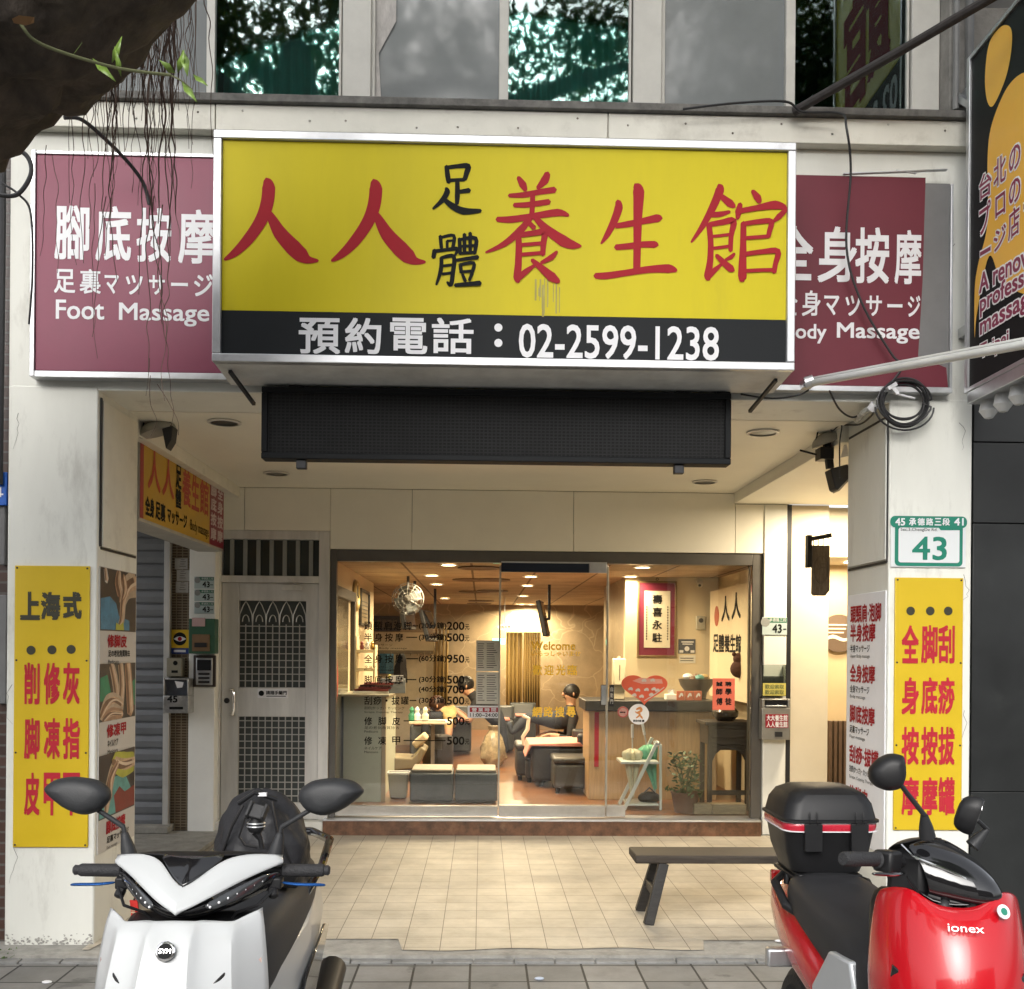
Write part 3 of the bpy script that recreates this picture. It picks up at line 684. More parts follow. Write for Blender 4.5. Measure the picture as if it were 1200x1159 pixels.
# water marks below the character in the middle
st_m = mat('water_mark', (.36, .31, .07), .6, var=.3, vs=20, stretch=(6, 1, .4)); b = TX()
for i in range(16):
    px = 618+rnd.uniform(0, 38); x0_, x1_, za, zc = RC(px, rnd.uniform(322, 336), px+rnd.uniform(.7, 2.2), rnd.uniform(345, 371), YS-.0)
    b.rect(x0_, x1_, za, zc, front(YS+.02), .0006+.00004*i)
b.build('water_marks', st_m, ms)
KAI = {
'ren': [[(938,92,10),(945,120,20),(938,180,20),(915,240,19),(870,305,17),(825,350,12),(790,373,4)], [(933,195,8),(955,228,14),(985,280,21),(1030,330,25),(1060,358,23),(1085,374,12),(1118,377,4)]],
'sheng': [[(972,168,8),(975,190,13),(960,235,12),(935,285,9),(913,317,3)],[(965,255,8),(1010,248,10),(1060,238,10),(1110,228,13),(1125,228,6)],[(965,330,9),(1010,326,10),(1060,320,10),(1100,320,11),(1112,322,5)],[(893,430,9),(930,430,11),(1000,420,10),(1080,408,11),(1150,405,14),(1178,412,5)],[(1035,112,10),(1045,135,18),(1042,220,14),(1040,320,12),(1038,415,11)]],
'yang': [[(622,84,6),(638,110,12),(648,130,6)],[(725,70,9),(715,95,13),(690,122,6)],[(590,148,6),(640,146,9),(700,135,9),(750,128,10)],[(608,182,7),(660,180,9),(730,170,9)],[(548,232,8),(600,232,11),(680,220,10),(760,208,12),(798,218,5)],[(672,138,8),(672,180,8),(668,228,8)],[(668,222,8),(628,272,12),(570,320,9),(508,348,3)],[(682,226,8),(720,265,13),(780,308,18),(815,322,13),(843,326,3)],[(655,240,7),(678,262,8)],[(620,278,9),(624,320,10),(622,390,11),(618,435,12),(622,452,6)],[(625,288,8),(680,280,9),(713,278,11),(710,320,9),(708,356,8)],[(632,322,6),(705,316,6)],[(632,356,6),(705,350,6)],[(618,442,10),(650,415,9),(682,392,4)],[(758,345,4),(738,366,9),(702,385,5)],[(670,375,6),(705,405,11),(740,435,15),(765,452,6)]],
'guan': [[(128,112,8),(130,130,14),(105,190,12),(70,255,9),(30,312,3)],[(135,150,8),(165,175,13),(182,187,6)],[(100,215,9),(130,214,9),(165,205,5)],[(92,250,9),(98,310,9),(96,380,10),(88,430,12),(93,443,6)],[(95,250,8),(140,242,9),(178,238,11),(170,290,8),(168,342,7)],[(105,292,5),(165,285,5)],[(105,334,5),(165,326,5)],[(90,432,10),(115,408,8),(142,385,3)],[(182,352,4),(170,364,7),(150,374,4)],[(118,358,6),(145,385,10),(168,405,12),(180,412,4)],[(245,132,6),(262,155,12),(270,172,7)],[(202,178,7),(196,205,11),(192,230,5)],[(200,203,8),(260,192,9),(325,182,14),(360,195,7),(338,222,9),(312,245,3)],[(213,245,9),(212,320,10),(209,430,14),(212,448,6)],[(215,248,7),(270,240,8),(310,240,9),(304,275,8),(300,294,7)],[(218,298,6),(300,292,6)],[(215,355,7),(280,346,8),(333,345,10),(325,390,8),(320,418,8)],[(215,414,6),(270,411,6),(320,410,6)]],
'zu': [[(370,45,6),(374,80,7),(378,102,6)],[(370,50,5),(410,45,6),(445,45,8),(440,70,7),(433,92,6)],[(378,95,5),(433,92,5)],[(408,97,6),(408,150,7),(406,178,5)],[(410,136,5),(450,130,7)],[(368,122,4),(372,136,8),(355,165,7),(322,195,3)],[(360,160,5),(390,185,9),(430,203,10),(490,202,5)]],
'ti': [[(348,290,5),(352,332,5)],[(350,296,4),(395,289,5),(392,332,5)],[(372,308,4),(393,306,3)],[(372,308,4),(372,332,4)],[(328,340,6),(324,366,6)],[(328,344,5),(375,338,5),(408,336,6),(400,358,3)],[(352,366,5),(350,410,6),(334,462,3)],[(350,368,4),(395,362,6),(392,420,6),(385,462,6),(372,452,3)],[(355,396,4),(390,392,4)],[(355,424,4),(390,420,4)],[(415,300,5),(418,354,5)],[(415,304,4),(472,299,6),(468,352,5)],[(433,284,5),(433,350,5)],[(453,280,5),(453,350,5)],[(418,328,4),(470,324,4)],[(418,352,4),(468,348,4)],[(405,376,4),(480,365,6)],[(418,390,5),(422,420,5)],[(418,392,4),(465,386,5),(460,418,5)],[(422,417,4),(460,414,4)],[(426,426,4),(436,450,5)],[(460,422,5),(450,447,4)],[(400,464,5),(488,457,7)]],
}
def brush(key, ox, oy, Y, d, name, m, par, dx=0):
    fat = 1.3 if name[0] == 'b' else 1.13
    b = TX(); s = 1/3
    for i, st in enumerate(KAI[key]):
        P = [(ox+x*s+dx, oy+y*s, w*s) for x, y, w in st]
        Q = [(W(x, y, Y).x, W(x, y, Y).z, w*Y/F_PX) for x, y, w in P]
        b.stroke([(x, z, w*fat) for x, z, w in Q], front(Y), d+.0002*i)
    return b.build(name, m, par, smooth=False)
yf = YS+.02
brush('ren', 0, 180, yf, .002, 'red_lettering', red_vinyl, ms)
brush('ren', 0, 181.5, yf, .002, 'red_lettering', red_vinyl, ms, dx=125.5)
brush('zu', 400, 180, yf, .002, 'black_lettering', black_vinyl, ms)
brush('ti', 400, 180, yf, .002, 'black_lettering', black_vinyl, ms)
brush('yang', 400, 180, yf, .002, 'red_lettering', red_vinyl, ms)
brush('sheng', 400, 180, yf, .002, 'red_lettering', red_vinyl, ms)
brush('guan', 800, 180, yf, .002, 'red_lettering', red_vinyl, ms)
t = TX()
for ch, a, c in (('預', 351, 398), ('約', 405, 446), ('電', 458, 500), ('話', 507, 554)): pl(t, ch, a, 373.5, c, 414, yf, .002, .018)
for yy in (384, 402):
    c = W(584, yy, yf); t.disc(c.x, c.z, .019, front(yf), .002)
pl(t, '02-2599-1238', 608.5, 382, 842, 420.5, yf, .002, .012)
t.build('white_lettering', white_vinyl, ms)
# ------------------------------------------------------------------ pink wall signs on the beam
pink = mat('pink_panel', (.225, .05, .088), .4, spec=.3, var=.07, vs=2, dirt=(.25, .08, .11), dirt_amt=.3, ds=1.5)
maroon = mat('maroon_panel', (.14, .025, .038), .45, spec=.25, var=.08, vs=2, dirt=(.15, .03, .045), dirt_amt=.3)
yw = YP-.065
x0, x1, z0, z1 = RC(42, 184, 330, 438, yw); z0 = W(150, 436, yw).z
ws = thing('wall_sign', 'pink foot massage sign with white lettering, half behind hanging roots', 'sign', (x0, YP, z0))
MB().box(x0, x1, yw, YP-.002, z0, z1).build('sign_panel', pink, ws, bev=.004)
b = MB(); b.box(x0-.025, x0-.001, yw-.01, YP-.002, z0-.03, z1+.02); b.box(x0, x1, yw-.01, YP-.002, z0-.033, z0-.001); b.box(x0, x1, yw-.006, YP-.002, z1+.001, z1+.02)
b.build('sign_frame', alu, ws, bev=.003)
t = TX()
for ch, a, c, ya, yb_ in (('腳', 65, 104, 242, 303), ('底', 113, 153, 243, 305), ('按', 161, 200, 245, 306), ('摩', 210, 252, 247, 308)): pl(t, ch, a, ya, c, yb_, yw, .002, .02)
for ch, a, c, ya, yb_ in (('足', 64, 88, 316, 343), ('裏', 94, 118, 316, 344), ('マ', 123, 139, 323, 344), ('ツ', 148, 167, 323, 345), ('サ', 175, 193, 323, 345), ('ー', 201, 220, 332, 335), ('ジ', 228, 249, 322, 347)): pl(t, ch, a, ya, c, yb_, yw, .002, .016)
pl(t, 'Foot', 66, 352, 122, 374, yw, .002, .013); pl(t, 'Massage', 140, 356, 245, 382, yw, .002, .013)
t.build('lettering', white_vinyl, ws)
x0, x1, z0, z1 = RC(860, 206, 1112, 452, yw); xa = W(1084, 300, yw).x; xb = W(1076, 400, yw).x
ws = thing('wall_sign', 'maroon body massage sign with torn edge and grey strip beside the yellow sign', 'sign', (x1, YP, z0))
b = MB(); b.prism([(x0, z0), (x1, z0), (x1-.01, z0+.1), (xb, z0+.155), (xb+.02, (z0+z1)/2), (xa, z1), (x0, z1)], lambda u, v, d=0: Vector((u, d, v)), yw, yw+.006)
b.build('sign_panel', maroon, ws)
b = MB(); b.box(x0, x1+.005, yw+.008, YP-.002, z0, z1-.025); b.build('grey_backing', mat('grey_back', (.17, .17, .17), .5, .2, var=.15, vs=3), ws)
b = MB(); b.box(x0, x1+.02, yw-.008, YP-.002, z0-.03, z0-.001); b.box(x1+.006, x1+.02, yw-.004, YP-.002, z0, z1-.03); b.bar((x1-.55, yw-.008, z1+.005), (x1-.02, yw-.012, z1+.035), .02, .008); b.bar((x1-.28, yw-.008, z1+.03), (x1-.18, yw-.02, z1+.01), .012, .006)
b.build('sign_frame', alu, ws, bev=.003)
t = TX()
for ch, a, c, ya, yb_ in (('全', 908, 952, 265, 327), ('身', 959, 1003, 267, 330), ('按', 1003, 1041, 268, 331), ('摩', 1049, 1079, 271, 332)): pl(t, ch, a, ya, c, yb_, yw, .002, .02)
for ch, a, c, ya, yb_ in (('全', 910, 934, 340, 369), ('身', 940, 961, 341, 370), ('マ', 966, 983, 347, 369), ('ツ', 991, 1008, 347, 370), ('サ', 1015, 1033, 347, 370), ('ー', 1040, 1057, 357, 360), ('ジ', 1064, 1078, 347, 371)): pl(t, ch, a, ya, c, yb_, yw, .002, .016)
pl(t, 'Body', 920, 380, 968, 402, yw, .002, .015); pl(t, 'Massage', 981, 379, 1077, 402, yw, .002, .015)
t.build('lettering', white_vinyl, ws)
# ------------------------------------------------------------------ LED board under the sign
YL = YP-.11
x0, x1 = W(306, 500, YL).x, W(857, 500, YL).x; z0, z1 = W(580, 540.5, YL).z, W(580, 456.5, YL).z
led = thing('led_board', 'long black LED message board hanging under the yellow sign', 'LED board', ((x0+x1)/2, YL, z1))
f = .03; b = MB(); b.box(x0, x1, YL, YL+.1, z1-f, z1); b.box(x0, x1, YL, YL+.1, z0, z0+f); b.box(x0, x0+f, YL, YL+.1, z0+f+.001, z1-f-.001); b.box(x1-f, x1, YL, YL+.1, z0+f+.001, z1-f-.001)
b.build('led_frame', mat('led_frame', (.008, .009, .010), .6, .0, var=.1, spec=.2), led, bev=.004)
ledm = grid_mat('led_grid', (.0205, .0165), .0035, (.0035, .0035, .0035), (.005, .005, .005), (.016, .0165, .017), axes='XZ', rough=.9, bump=.8)
MB().box(x0+f+.001, x1-f-.001, YL+.012, YL+.09, z0+f+.001, z1-f-.001).build('led_panel', ledm, led)
b = MB()
for px in (352, 797): x = W(px, 540, YL).x; b.box(x-.025, x+.025, YL+.02, YL+.06, z0-.045, z0-.001)
for px in (345, 802, 850): x = W(px, 455, YL).x; b.box(x-.035, x+.035, YL+.03, YL+.09, z1+.001, z1+.09)
b.build('mounting_lug', dark_metal, led, bev=.004)
# ------------------------------------------------------------------ hanging sign along the left of the arcade
XH = W(262, 612, 8.05).x; ya, yb_ = 6.08, 8.05
zb_, zt_ = 2.235, 2.765
hs_ = thing('hanging_sign', 'yellow and red lightbox sign hanging along the arcade ceiling beside the grey shutter', 'sign', (XH, 7, zt_))
MB().box(XH-.2, XH, ya, yb_, zb_, zt_).build('sign_box', mat('box_grey', (.40, .39, .36), .6, var=.15, vs=6, dirt=(.2, .19, .17), dirt_amt=.4), hs_, bev=.003)
fr = side_r(XH); d = .003
t = TX(); t.rect(ya+.075, yb_-.42, zb_+.02, zt_-.02, fr, d); t.build('yellow_face', mat('hang_yellow', (.50, .30, .018), .42, var=.08, vs=4), hs_)
t = TX(); t.rect(ya+.01, ya+.075, zb_+.02, zt_-.02, fr, d); t.build('red_edge', mat('hang_red', (.30, .02, .018), .4), hs_)
t = TX(); t.rect(yb_-.42, yb_-.012, zb_+.02, zt_-.02, fr, d); t.build('red_face', mat('hang_maroon', (.22, .012, .03), .4), hs_)
MB().box(XH+.001, XH+.01, ya, yb_, zt_-.018, zt_).build('top_rail', alu, hs_)
t = TX()
L0 = yb_-.42-ya-.075; A = ya+.075
for ch, u0, u1 in (('人', .05, .21), ('人', .24, .40), ('養', .53, .66), ('生', .68, .80), ('館', .82, .97)): t.line(ch, A+L0*u0, A+L0*u1, zb_+.22, zt_-.07, fr, d+.002, .02)
t.build('red_lettering', mat('hang_letter', (.42, .05, .02), .45), hs_)
t = TX()
t.line('足', A+L0*.43, A+L0*.51, zt_-.22, zt_-.06, fr, d+.002, .03); t.line('體', A+L0*.43, A+L0*.51, zb_+.18, zb_+.30, fr, d+.002, .03)
t.line('全身', A+L0*.02, A+L0*.13, zb_+.05, zb_+.16, fr, d+.002, .04); t.line('足裏', A+L0*.15, A+L0*.28, zb_+.05, zb_+.16, fr, d+.002, .03); t.line('マッサージ', A+L0*.31, A+L0*.60, zb_+.06, zb_+.15, fr, d+.002, .03)
t.line('Body massage', A+L0*.66, A+L0*.98, zb_+.045, zb_+.14, fr, d+.002, .01); t.build('black_lettering', black_vinyl, hs_)
t = TX()
for j, col in enumerate(('腳底按摩', '全身按摩')):
    for i, ch in enumerate(col): t.line(ch, yb_-.39+.19*j, yb_-.24+.19*j, zt_-.14-.11*i, zt_-.05-.11*i, fr, d+.002, .03)
t.build('white_lettering', mat('hang_white', (.55, .45, .45), .5), hs_)
# ------------------------------------------------------------------ yellow banners on the pillars
def banner(px, name, label, dots, rows, top=None):
    Y = YP-.012; x0, x1, z0, z1 = RC(*px, Y)
    s = thing(name, label, 'banner', (x0, YP, z0))
    b = MB(); b.box(x0, x1, Y, YP-.001, z0, z1); b.build('banner_sheet', banner_yellow, s, bev=.003)
    b = MB()
    for xx_ in (x0+.012, x1-.012):
        for k in range(4): b.lathe([(.005, 0), (.005, -.003), (.001, -.004)], (xx_, Y, z1-.012-(z1-z0-.024)*k/3), 'Y', 8)
    b.build('nail', dark_metal, s)
    t = TX()
    for q in dots:
        c = W(*q, Y); t.disc(c.x, c.z, .0225, front(Y), .002)
    if top: 
        for ch, a, bb, c, dd in top: pl(t, ch, a, bb, c, dd, Y, .002, .045)
    t.build('black_lettering', mat('banner_black', (.03, .028, .012), .5), s)
    t = TX()
    for cells, xs, (ya, yb2) in rows:
        for ch, (a, c) in zip(cells, xs): pl(t, ch, a, ya, c, yb2, Y, .002, .03)
    t.build('red_lettering', mat('banner_red', (.43, .022, .036), .6, spec=.2), s)
cols = ((29, 46), (52, 70), (74.5, 93))
banner((16, 663, 104, 993), 'pillar_banner', 'yellow foot care banner with three black characters above its black dots', ((36.5, 762), (61, 761.5), (83.5, 761)),
    [('削修灰', cols, (778, 824)), ('脚凍指', cols, (843, 888)), ('皮甲甲', cols, (907, 954))], [('上', 25, 695, 46, 725), ('海', 49, 695, 70, 725), ('式', 75, 695, 95, 724)])
cols = ((1057, 1076), (1080, 1098), (1100, 1118))
banner((1048, 677, 1128, 973), 'pillar_banner', 'yellow massage banner on the white pillar under the number plate 43', ((1067, 716), (1090, 716), (1111, 716)),
    [('全脚刮', cols, (734, 776)), ('身底痧', cols, (795, 836)), ('按按拔', cols, (853, 895)), ('摩摩罐', cols, (912, 954))])
# ------------------------------------------------------------------ house number plate
Y = YP-.01; x0, x1, z0, z1 = RC(1043, 607, 1133, 665, Y)
s = thing('number_plate', 'white and green house number plate 43 above a yellow banner', 'number plate', (x0, YP, z0))
green = mat('plate_green', (.012, .20, .13), .35, var=.04)
MB().box(x0+.004, x1-.004, Y, YP-.001, z0, z1-.02).build('plate', mat('plate_white', (.70, .72, .72), .3, var=.03), s, bev=.003)
def rrect(t, px0, py0, px1, py1, r, Y, d):
    a0, a1, c0, c1 = RC(px0, py0, px1, py1, Y); r = r*Y/F_PX; P = []
    for cx, cz, a in ((a1-r, c1-r, 0), (a0+r, c1-r, 1), (a0+r, c0+r, 2), (a1-r, c0+r, 3)):
        for k in range(7): P.append((cx+r*math.cos(math.pi/2*(a+k/6)), cz+r*math.sin(math.pi/2*(a+k/6))))
    t.poly(P, front(Y), d)
t = TX(); rrect(t, 1043, 605, 1133, 618.5, 6, Y, .003); rrect(t, 1048.5, 610, 1128, 663.5, 5, Y, .002); t.build('green_border', green, s)
t = TX(); rrect(t, 1052.5, 618.6, 1124, 659.5, 3, Y, .004); t.build('white_field', MATS['plate_white'], s)
t = TX(); t.poly([(W(1099, 618, Y).x, W(1099, 618, Y).z), (W(1125, 618, Y).x, W(1125, 618, Y).z), (W(1125, 622, Y).x, W(1125, 621.5, Y).z), (W(1102, 622, Y).x, W(1102, 621.5, Y).z)], front(Y), .0048)
pl(t, '43', 1069, 629.5, 1108.5, 656, Y, .005, .014); t.build('green_lettering', green, s)
t = TX()
for ch, a, c in (('45', 1049, 1060), ('承', 1065, 1073), ('德', 1075, 1083), ('路', 1085, 1093), ('三', 1095, 1102.5), ('段', 1104, 1112.5), ('41', 1118, 1128.5)): pl(t, ch, a, 607.5, c, 615.7, Y, .005, .025)
t.build('white_lettering', white_vinyl, s)
t = TX(); pl(t, 'Sec.3,ChengDe Rd.', 1055, 618.9, 1098, 623.5, Y, .006, .01); t.build('black_lettering', black_vinyl, s)
# ------------------------------------------------------------------ photo posters on the inner side of the left pillar
XP = xl1+.0; skin1 = mat('print_skin', (.34, .20, .12), .5, var=.25, vs=14); skin2 = mat('print_skin_pale', (.42, .33, .24), .5, var=.25, vs=14)
pr_dark = mat('print_dark', (.035, .03, .028), .4, var=.5, vs=9); pr_blue = mat('print_blue', (.06, .20, .32), .5, var=.35, vs=22); pr_green = mat('print_green', (.02, .20, .10), .5, var=.3, vs=12)
pr_red = mat('print_red', (.20, .03, .02), .5, var=.3); pr_lime = mat('print_lime', (.38, .38, .05), .5, var=.3); pr_white = mat('print_white', (.52, .50, .47), .5, var=.04)
pr_teal = mat('print_teal', (.10, .30, .28), .5, var=.3, vs=18)
skin_lt = mat('print_skin_light', (.50, .34, .22), .5, var=.3, vs=20); skin_dk = mat('print_skin_dark', (.17, .09, .05), .5, var=.4, vs=20); skin_hi = mat('print_skin_gleam', (.60, .48, .36), .5, var=.2)
def pposter(label, zt, h, hp, art, red, jp, en):
    Ya, Yb = YP+.03, YP+.57; fr = side_r(XP); s = thing('photo_poster', label, 'poster', (XP, YP+.3, zt-h), 'photo posters on the left pillar')
    MB().box(XP+.001, XP+.006, Ya, Yb, zt-h, zt).build('poster_sheet', pr_white, s)
    fr = side_r(XP+.006); U = lambda u: Ya+(Yb-Ya)*u; V = lambda v: zt-hp+hp*v
    fc = lambda u, v, d=0: fr(min(max(u, Ya+.005), Yb-.005), min(max(v, zt-hp+.001), zt-.004), d)
    t = TX(); t.rect(Ya+.004, Yb-.004, zt-hp, zt-.003, fr, .001); t.build('photo_ground', pr_dark, s)
    for i, (kind, m_, P) in enumerate(art):
        t = TX()
        if kind == 's':
            t.stroke([(U(u), V(v), w*(Yb-Ya)) for u, v, w in P], fc, .0014+.0003*i)
            if m_ in (skin1, skin2, pr_lime, pr_white):          # printed light and dark edges of the limb
                for q_, (du, k_, mm) in enumerate(((.03, .45, skin_lt), (-.05, .3, skin_dk), (.05, .12, skin_hi))):
                    h_ = TX(); h_.stroke([(U(u+du*w/.1), V(v), w*k_*(Yb-Ya)) for u, v, w in P], fc, .00146+.0003*i+.00005*q_); h_.build('photo_print', mm, s, smooth=False)
        else: t.poly([(U(u), V(v)) for u, v in P], fr, .0014+.0003*i)
        t.build('photo_print', m_, s, smooth=False)
    t = TX(); t.line(red, U(.2), U(.72), zt-hp-.085, zt-hp-.02, fr, .002, .03); t.build('red_lettering', red_vinyl, s)
    t = TX(); t.line(jp, U(.22), U(.82) if len(jp) > 6 else U(.5), zt-hp-.135, zt-hp-.1, fr, .002, .02); t.line(en, U(.22), U(.5), zt-hp-.172, zt-hp-.15, fr, .002, .0); t.build('black_lettering', black_vinyl, s)
S = 's'
pposter('poster with a foot held over a blue towel, topmost on the left pillar', 1.90, .49, .325,
    [('p', pr_blue, [(.02, .02), (.02, .5), (.25, .55), (.42, .45), (.5, .25), (.8, .18), (.8, .02)]), (S, skin1, [(.5, .98, .05), (.48, .8, .1), (.55, .6, .09), (.52, .5, .03)]), (S, skin2, [(.98, .85, .16), (.75, .75, .13), (.62, .5, .08), (.58, .2, .07), (.5, .1, .03)]), (S, skin1, [(.62, .9, .05), (.66, .7, .07), (.6, .55, .03)]), (S, pr_white, [(.12, .98, .04), (.16, .8, .05)]), ('p', pr_lime, [(.4, .02), (.42, .14), (.52, .1), (.62, .16), (.64, .02)])], '修脚皮', '足の老化角質除去', 'Pedicure')
pposter('poster with bare toes on a green cloth, middle one on the left pillar', 1.408, .465, .30,
    [('p', pr_green, [(.02, .35), (.02, .75), (.2, .8), (.3, .5), (.2, .35)]), ('p', pr_green, [(.98, .2), (.98, .7), (.85, .6), (.85, .25)]), (S, skin2, [(.3, .98, .06), (.4, .7, .08), (.45, .4, .08), (.35, .1, .1)]), (S, skin2, [(.55, .99, .07), (.6, .6, .08), (.55, .2, .09)]), (S, skin1, [(.75, .99, .09), (.8, .6, .1), (.85, .1, .1)]), (S, skin2, [(.05, .1, .06), (.2, .3, .09), (.4, .35, .07), (.6, .25, .06)]), (S, skin1, [(.1, .02, .05), (.3, .12, .06), (.6, .08, .05)])], '修凍甲', 'ネイルケア', 'Manicure')
pposter('poster with a foot on teal and red towels, lowest on the left pillar', .94, .50, .33,
    [('p', pr_teal, [(.02, .02), (.02, .4), (.3, .6), (.7, .6), (.9, .3), (.98, .02)]), ('p', pr_red, [(.45, .02), (.4, .3), (.55, .42), (.7, .3), (.98, .35), (.98, .02)]), (S, skin2, [(.2, .1, .05), (.25, .4, .1), (.4, .75, .08), (.6, .7, .05)]), (S, pr_lime, [(.4, .85, .1), (.65, .75, .13), (.95, .75, .1)]), (S, skin1, [(.3, .3, .05), (.32, .6, .06), (.5, .8, .04)])], '腳底按摩', '足裏マッサージ', 'Foot massage')
# ------------------------------------------------------------------ white service list on the inner side of the right pillar
XB = xr0; fr = side_l(XB-.008)
Ya, Yb = YP+.015, YP+.565
bd_t = 1.815; bd = thing('service_board', 'white service list with red lettering on the inner side of the right pillar', 'notice board', (XB, YP+.3, .6))
MB().box(XB-.008, XB-.001, Ya, Yb, .45, bd_t).build('board_sheet', mat('board_white', (.80, .81, .84), .4, var=.05), bd, bev=.002)
U = lambda u: -(Yb-(Yb-Ya)*u)
tr, tb = TX(), TX()
z = bd_t-.06
for red, jp, en, w in (('頭頸肩·泡脚', None, None, .9), ('半身按摩', '半身マッサージ', 'Upper Body massage', .76), ('全身按摩', '全身マッサージ', 'Body massage', .76), ('脚底按摩', '足裏マッサージ', 'Foot massage', .76), ('刮痧·拔罐', '刮痧(かっさ)・カッピング', 'Scrape, Cupping, Therapy', .86), ('修脚皮', '足の老化角質除去', 'Pedicure', .6), ('修凍甲', 'ネイルケア', 'Manicure', .6)):
    tr.line(red, U(.1), U(w), z-.095, z, fr, .002, .028); z -= .105
    if jp:
        tb.line(jp, U(.1), U(.62 if len(jp) < 8 else .75), z-.05, z-.008, fr, .002, .015); tb.line(en, U(.1), U(.3+.018*len(en)), z-.085, z-.062, fr, .002, 0); z -= .12
    else: z -= .0
tr.build('red_lettering', red_vinyl, bd); tb.build('black_lettering', black_vinyl, bd)
# ------------------------------------------------------------------ projecting sign on the right, square to the facade
XS = 2.405
a = WX(1135, 75, XS); c = WX(1135, 455, XS); Yf = (a.y+c.y)/2; zt_, zb_ = a.z, c.z
ps = thing('projecting_sign', 'black sign with an orange footprint jutting out over the pavement', 'sign', (XS, Yf, zb_))
Yn = Yf-1.15; ztop = a.z+.0
MB().box(XS, XS+.16, Yn, Yf, zb_, zt_).build('sign_box', mat('projecting_black', (.010, .010, .010), .6, spec=.2, var=.1), ps, bev=.002)
b = MB(); q = .022
b.box(XS-.012, XS+.17, Yf-q, Yf+.01, zb_-q, zt_+q); b.box(XS-.012, XS+.17, Yn-.01, Yn+q, zb_-q, zt_+q); b.box(XS-.012, XS+.17, Yn+q+.001, Yf-q-.001, zt_+.001, zt_+q); b.box(XS-.012, XS+.17, Yn+q+.001, Yf-q-.001, zb_-q, zb_-.001)
b.build('sign_frame', alu, ps, bev=.003)
fr = side_l(XS); 
def ps_pt(px, py): p = WX(px, py, XS); return (-p.y, p.z)
orange = mat('print_orange', (.90, .50, .06), .4, var=.03)
t = TX()
def ell(pts, d):
    P = [Vector(ps_pt(*p)) for p in pts]; n = len(P); Q = []
    for i in range(n):
        p0, p1, p2, p3 = P[i-1], P[i], P[(i+1) % n], P[(i+2) % n]
        for k in range(6):
            s = k/6; Q.append(tuple(.5*((2*p1)+(p2-p0)*s+(2*p0-5*p1+4*p2-p3)*s*s+(3*p1-p0-3*p2+p3)*s**3)))
    t.poly(Q, fr, d)
ell([(1155, 85), (1160, 50), (1174, 31), (1185, 33), (1186, 55), (1180, 88), (1168, 118), (1161, 125), (1156, 112)], .002)
cz_, cy_ = zt_-.62, Yf-.75
for k, (yy, zz, ry, rz) in enumerate(((Yf-.66, zt_-.14+.06, .09, .13), (Yf-.86, zt_-.09, .08, .1), (Yf-1.02, zt_-.16, .07, .1))): t.poly([(-yy+ry*math.cos(2*math.pi*i/28), min(zt_-.004, zz+rz*math.sin(2*math.pi*i/28))) for i in range(28)], fr, .002+.0003*k)
ell([(1158, 190), (1162, 150), (1176, 112), (1190, 92), (1206, 84), (1222, 92), (1236, 130), (1236, 250), (1222, 330), (1205, 345), (1175, 330), (1160, 300), (1146, 365), (1143, 395), (1143, 340), (1147, 310), (1158, 262)], .0035)
t.build('footprint_print', orange, ps)
def skew(t, body, p0, p1, p2, d, bold=.02):
    """writing in the parallelogram p0 (lower left) p1 (lower right) p2 (upper left), photograph pixels on the sign's side"""
    o, e1, e2 = Vector(ps_pt(*p0)), Vector(ps_pt(*p1)), Vector(ps_pt(*p2)); e1 -= o; e2 -= o
    vs, fs, x0, x1, y0, y1 = glyphs(body)
    for k, (p, q) in enumerate(((0, 0), (bold, bold), (-bold, -bold), (bold, -bold), (-bold, bold), (bold, 0), (-bold, 0), (0, bold), (0, -bold))): t.add([fr(*(o+e1*((x+p-x0)/(x1-x0))+e2*((y+q-y0)/(y1-y0))), d+.00006*k) for x, y in vs], fs)
t2 = TX(); t3 = TX()
for body, p0, p1, p2 in (('台', (1149, 236), (1163, 226), (1149, 208)), ('北', (1166, 221), (1180, 210), (1166, 190)), ('の', (1184, 205), (1197, 192), (1184, 178)), ('プ', (1149, 277), (1162, 268), (1149, 243)), ('ロ', (1168, 256), (1179, 248), (1168, 232)), ('の', (1184, 243), (1197, 232), (1184, 216)), ('ー', (1150, 300), (1162, 293), (1150, 296)), ('ジ', (1166, 296), (1180, 286), (1166, 272)), ('店', (1183, 283), (1196, 272), (1183, 250)),
        ('マ', (1201, 280), (1215, 270), (1201, 240)), ('A renowned', (1149, 344), (1240, 290), (1149, 322)), ('professional', (1150, 372), (1240, 318), (1150, 346)), ('massage in', (1150, 399), (1240, 345), (1150, 374)), ('Taipei', (1150, 425), (1183, 408), (1150, 404))):
    skew(t2, body, p0, p1, p2, .0055, .018 if body.isascii() else .012); skew(t3, body, p0, p1, p2, .0045, .075 if body.isascii() else .06)
t3.build('letter_outline', mat('outline_white', (.92, .92, .92), .5), ps); t2.build('magenta_lettering', mat('print_magenta', (.26, .02, .07), .4), ps)
for k in range(7): MB().lathe([(.001, 0), (.035, 0), (.045, -.05), (.02, -.085), (.001, -.09)], (XS+.06, Yf-.1-k*.14, zb_-q-.06), 'Z', 14).build('bulb', mat('bulb_plastic', (.55, .56, .56), .3, var=.05), ps)
MB().box(XS-.01, XS+.16, Yn, Yf-.02, zb_-q-.06, zb_-q-.002).build('lamp_tray', alu, ps, bev=.003)
b = MB()
for z in (zt_-.12, zb_+.3): b.box(XS+.03, XS+.09, Yf+.011, YP+.02, z, z+.05)
b.bar((XS+.02, Yf+.0, zt_-.22), (XS+.02, YP+.1, zt_-.0), .03, .03); b.build('wall_bracket', alu, ps)
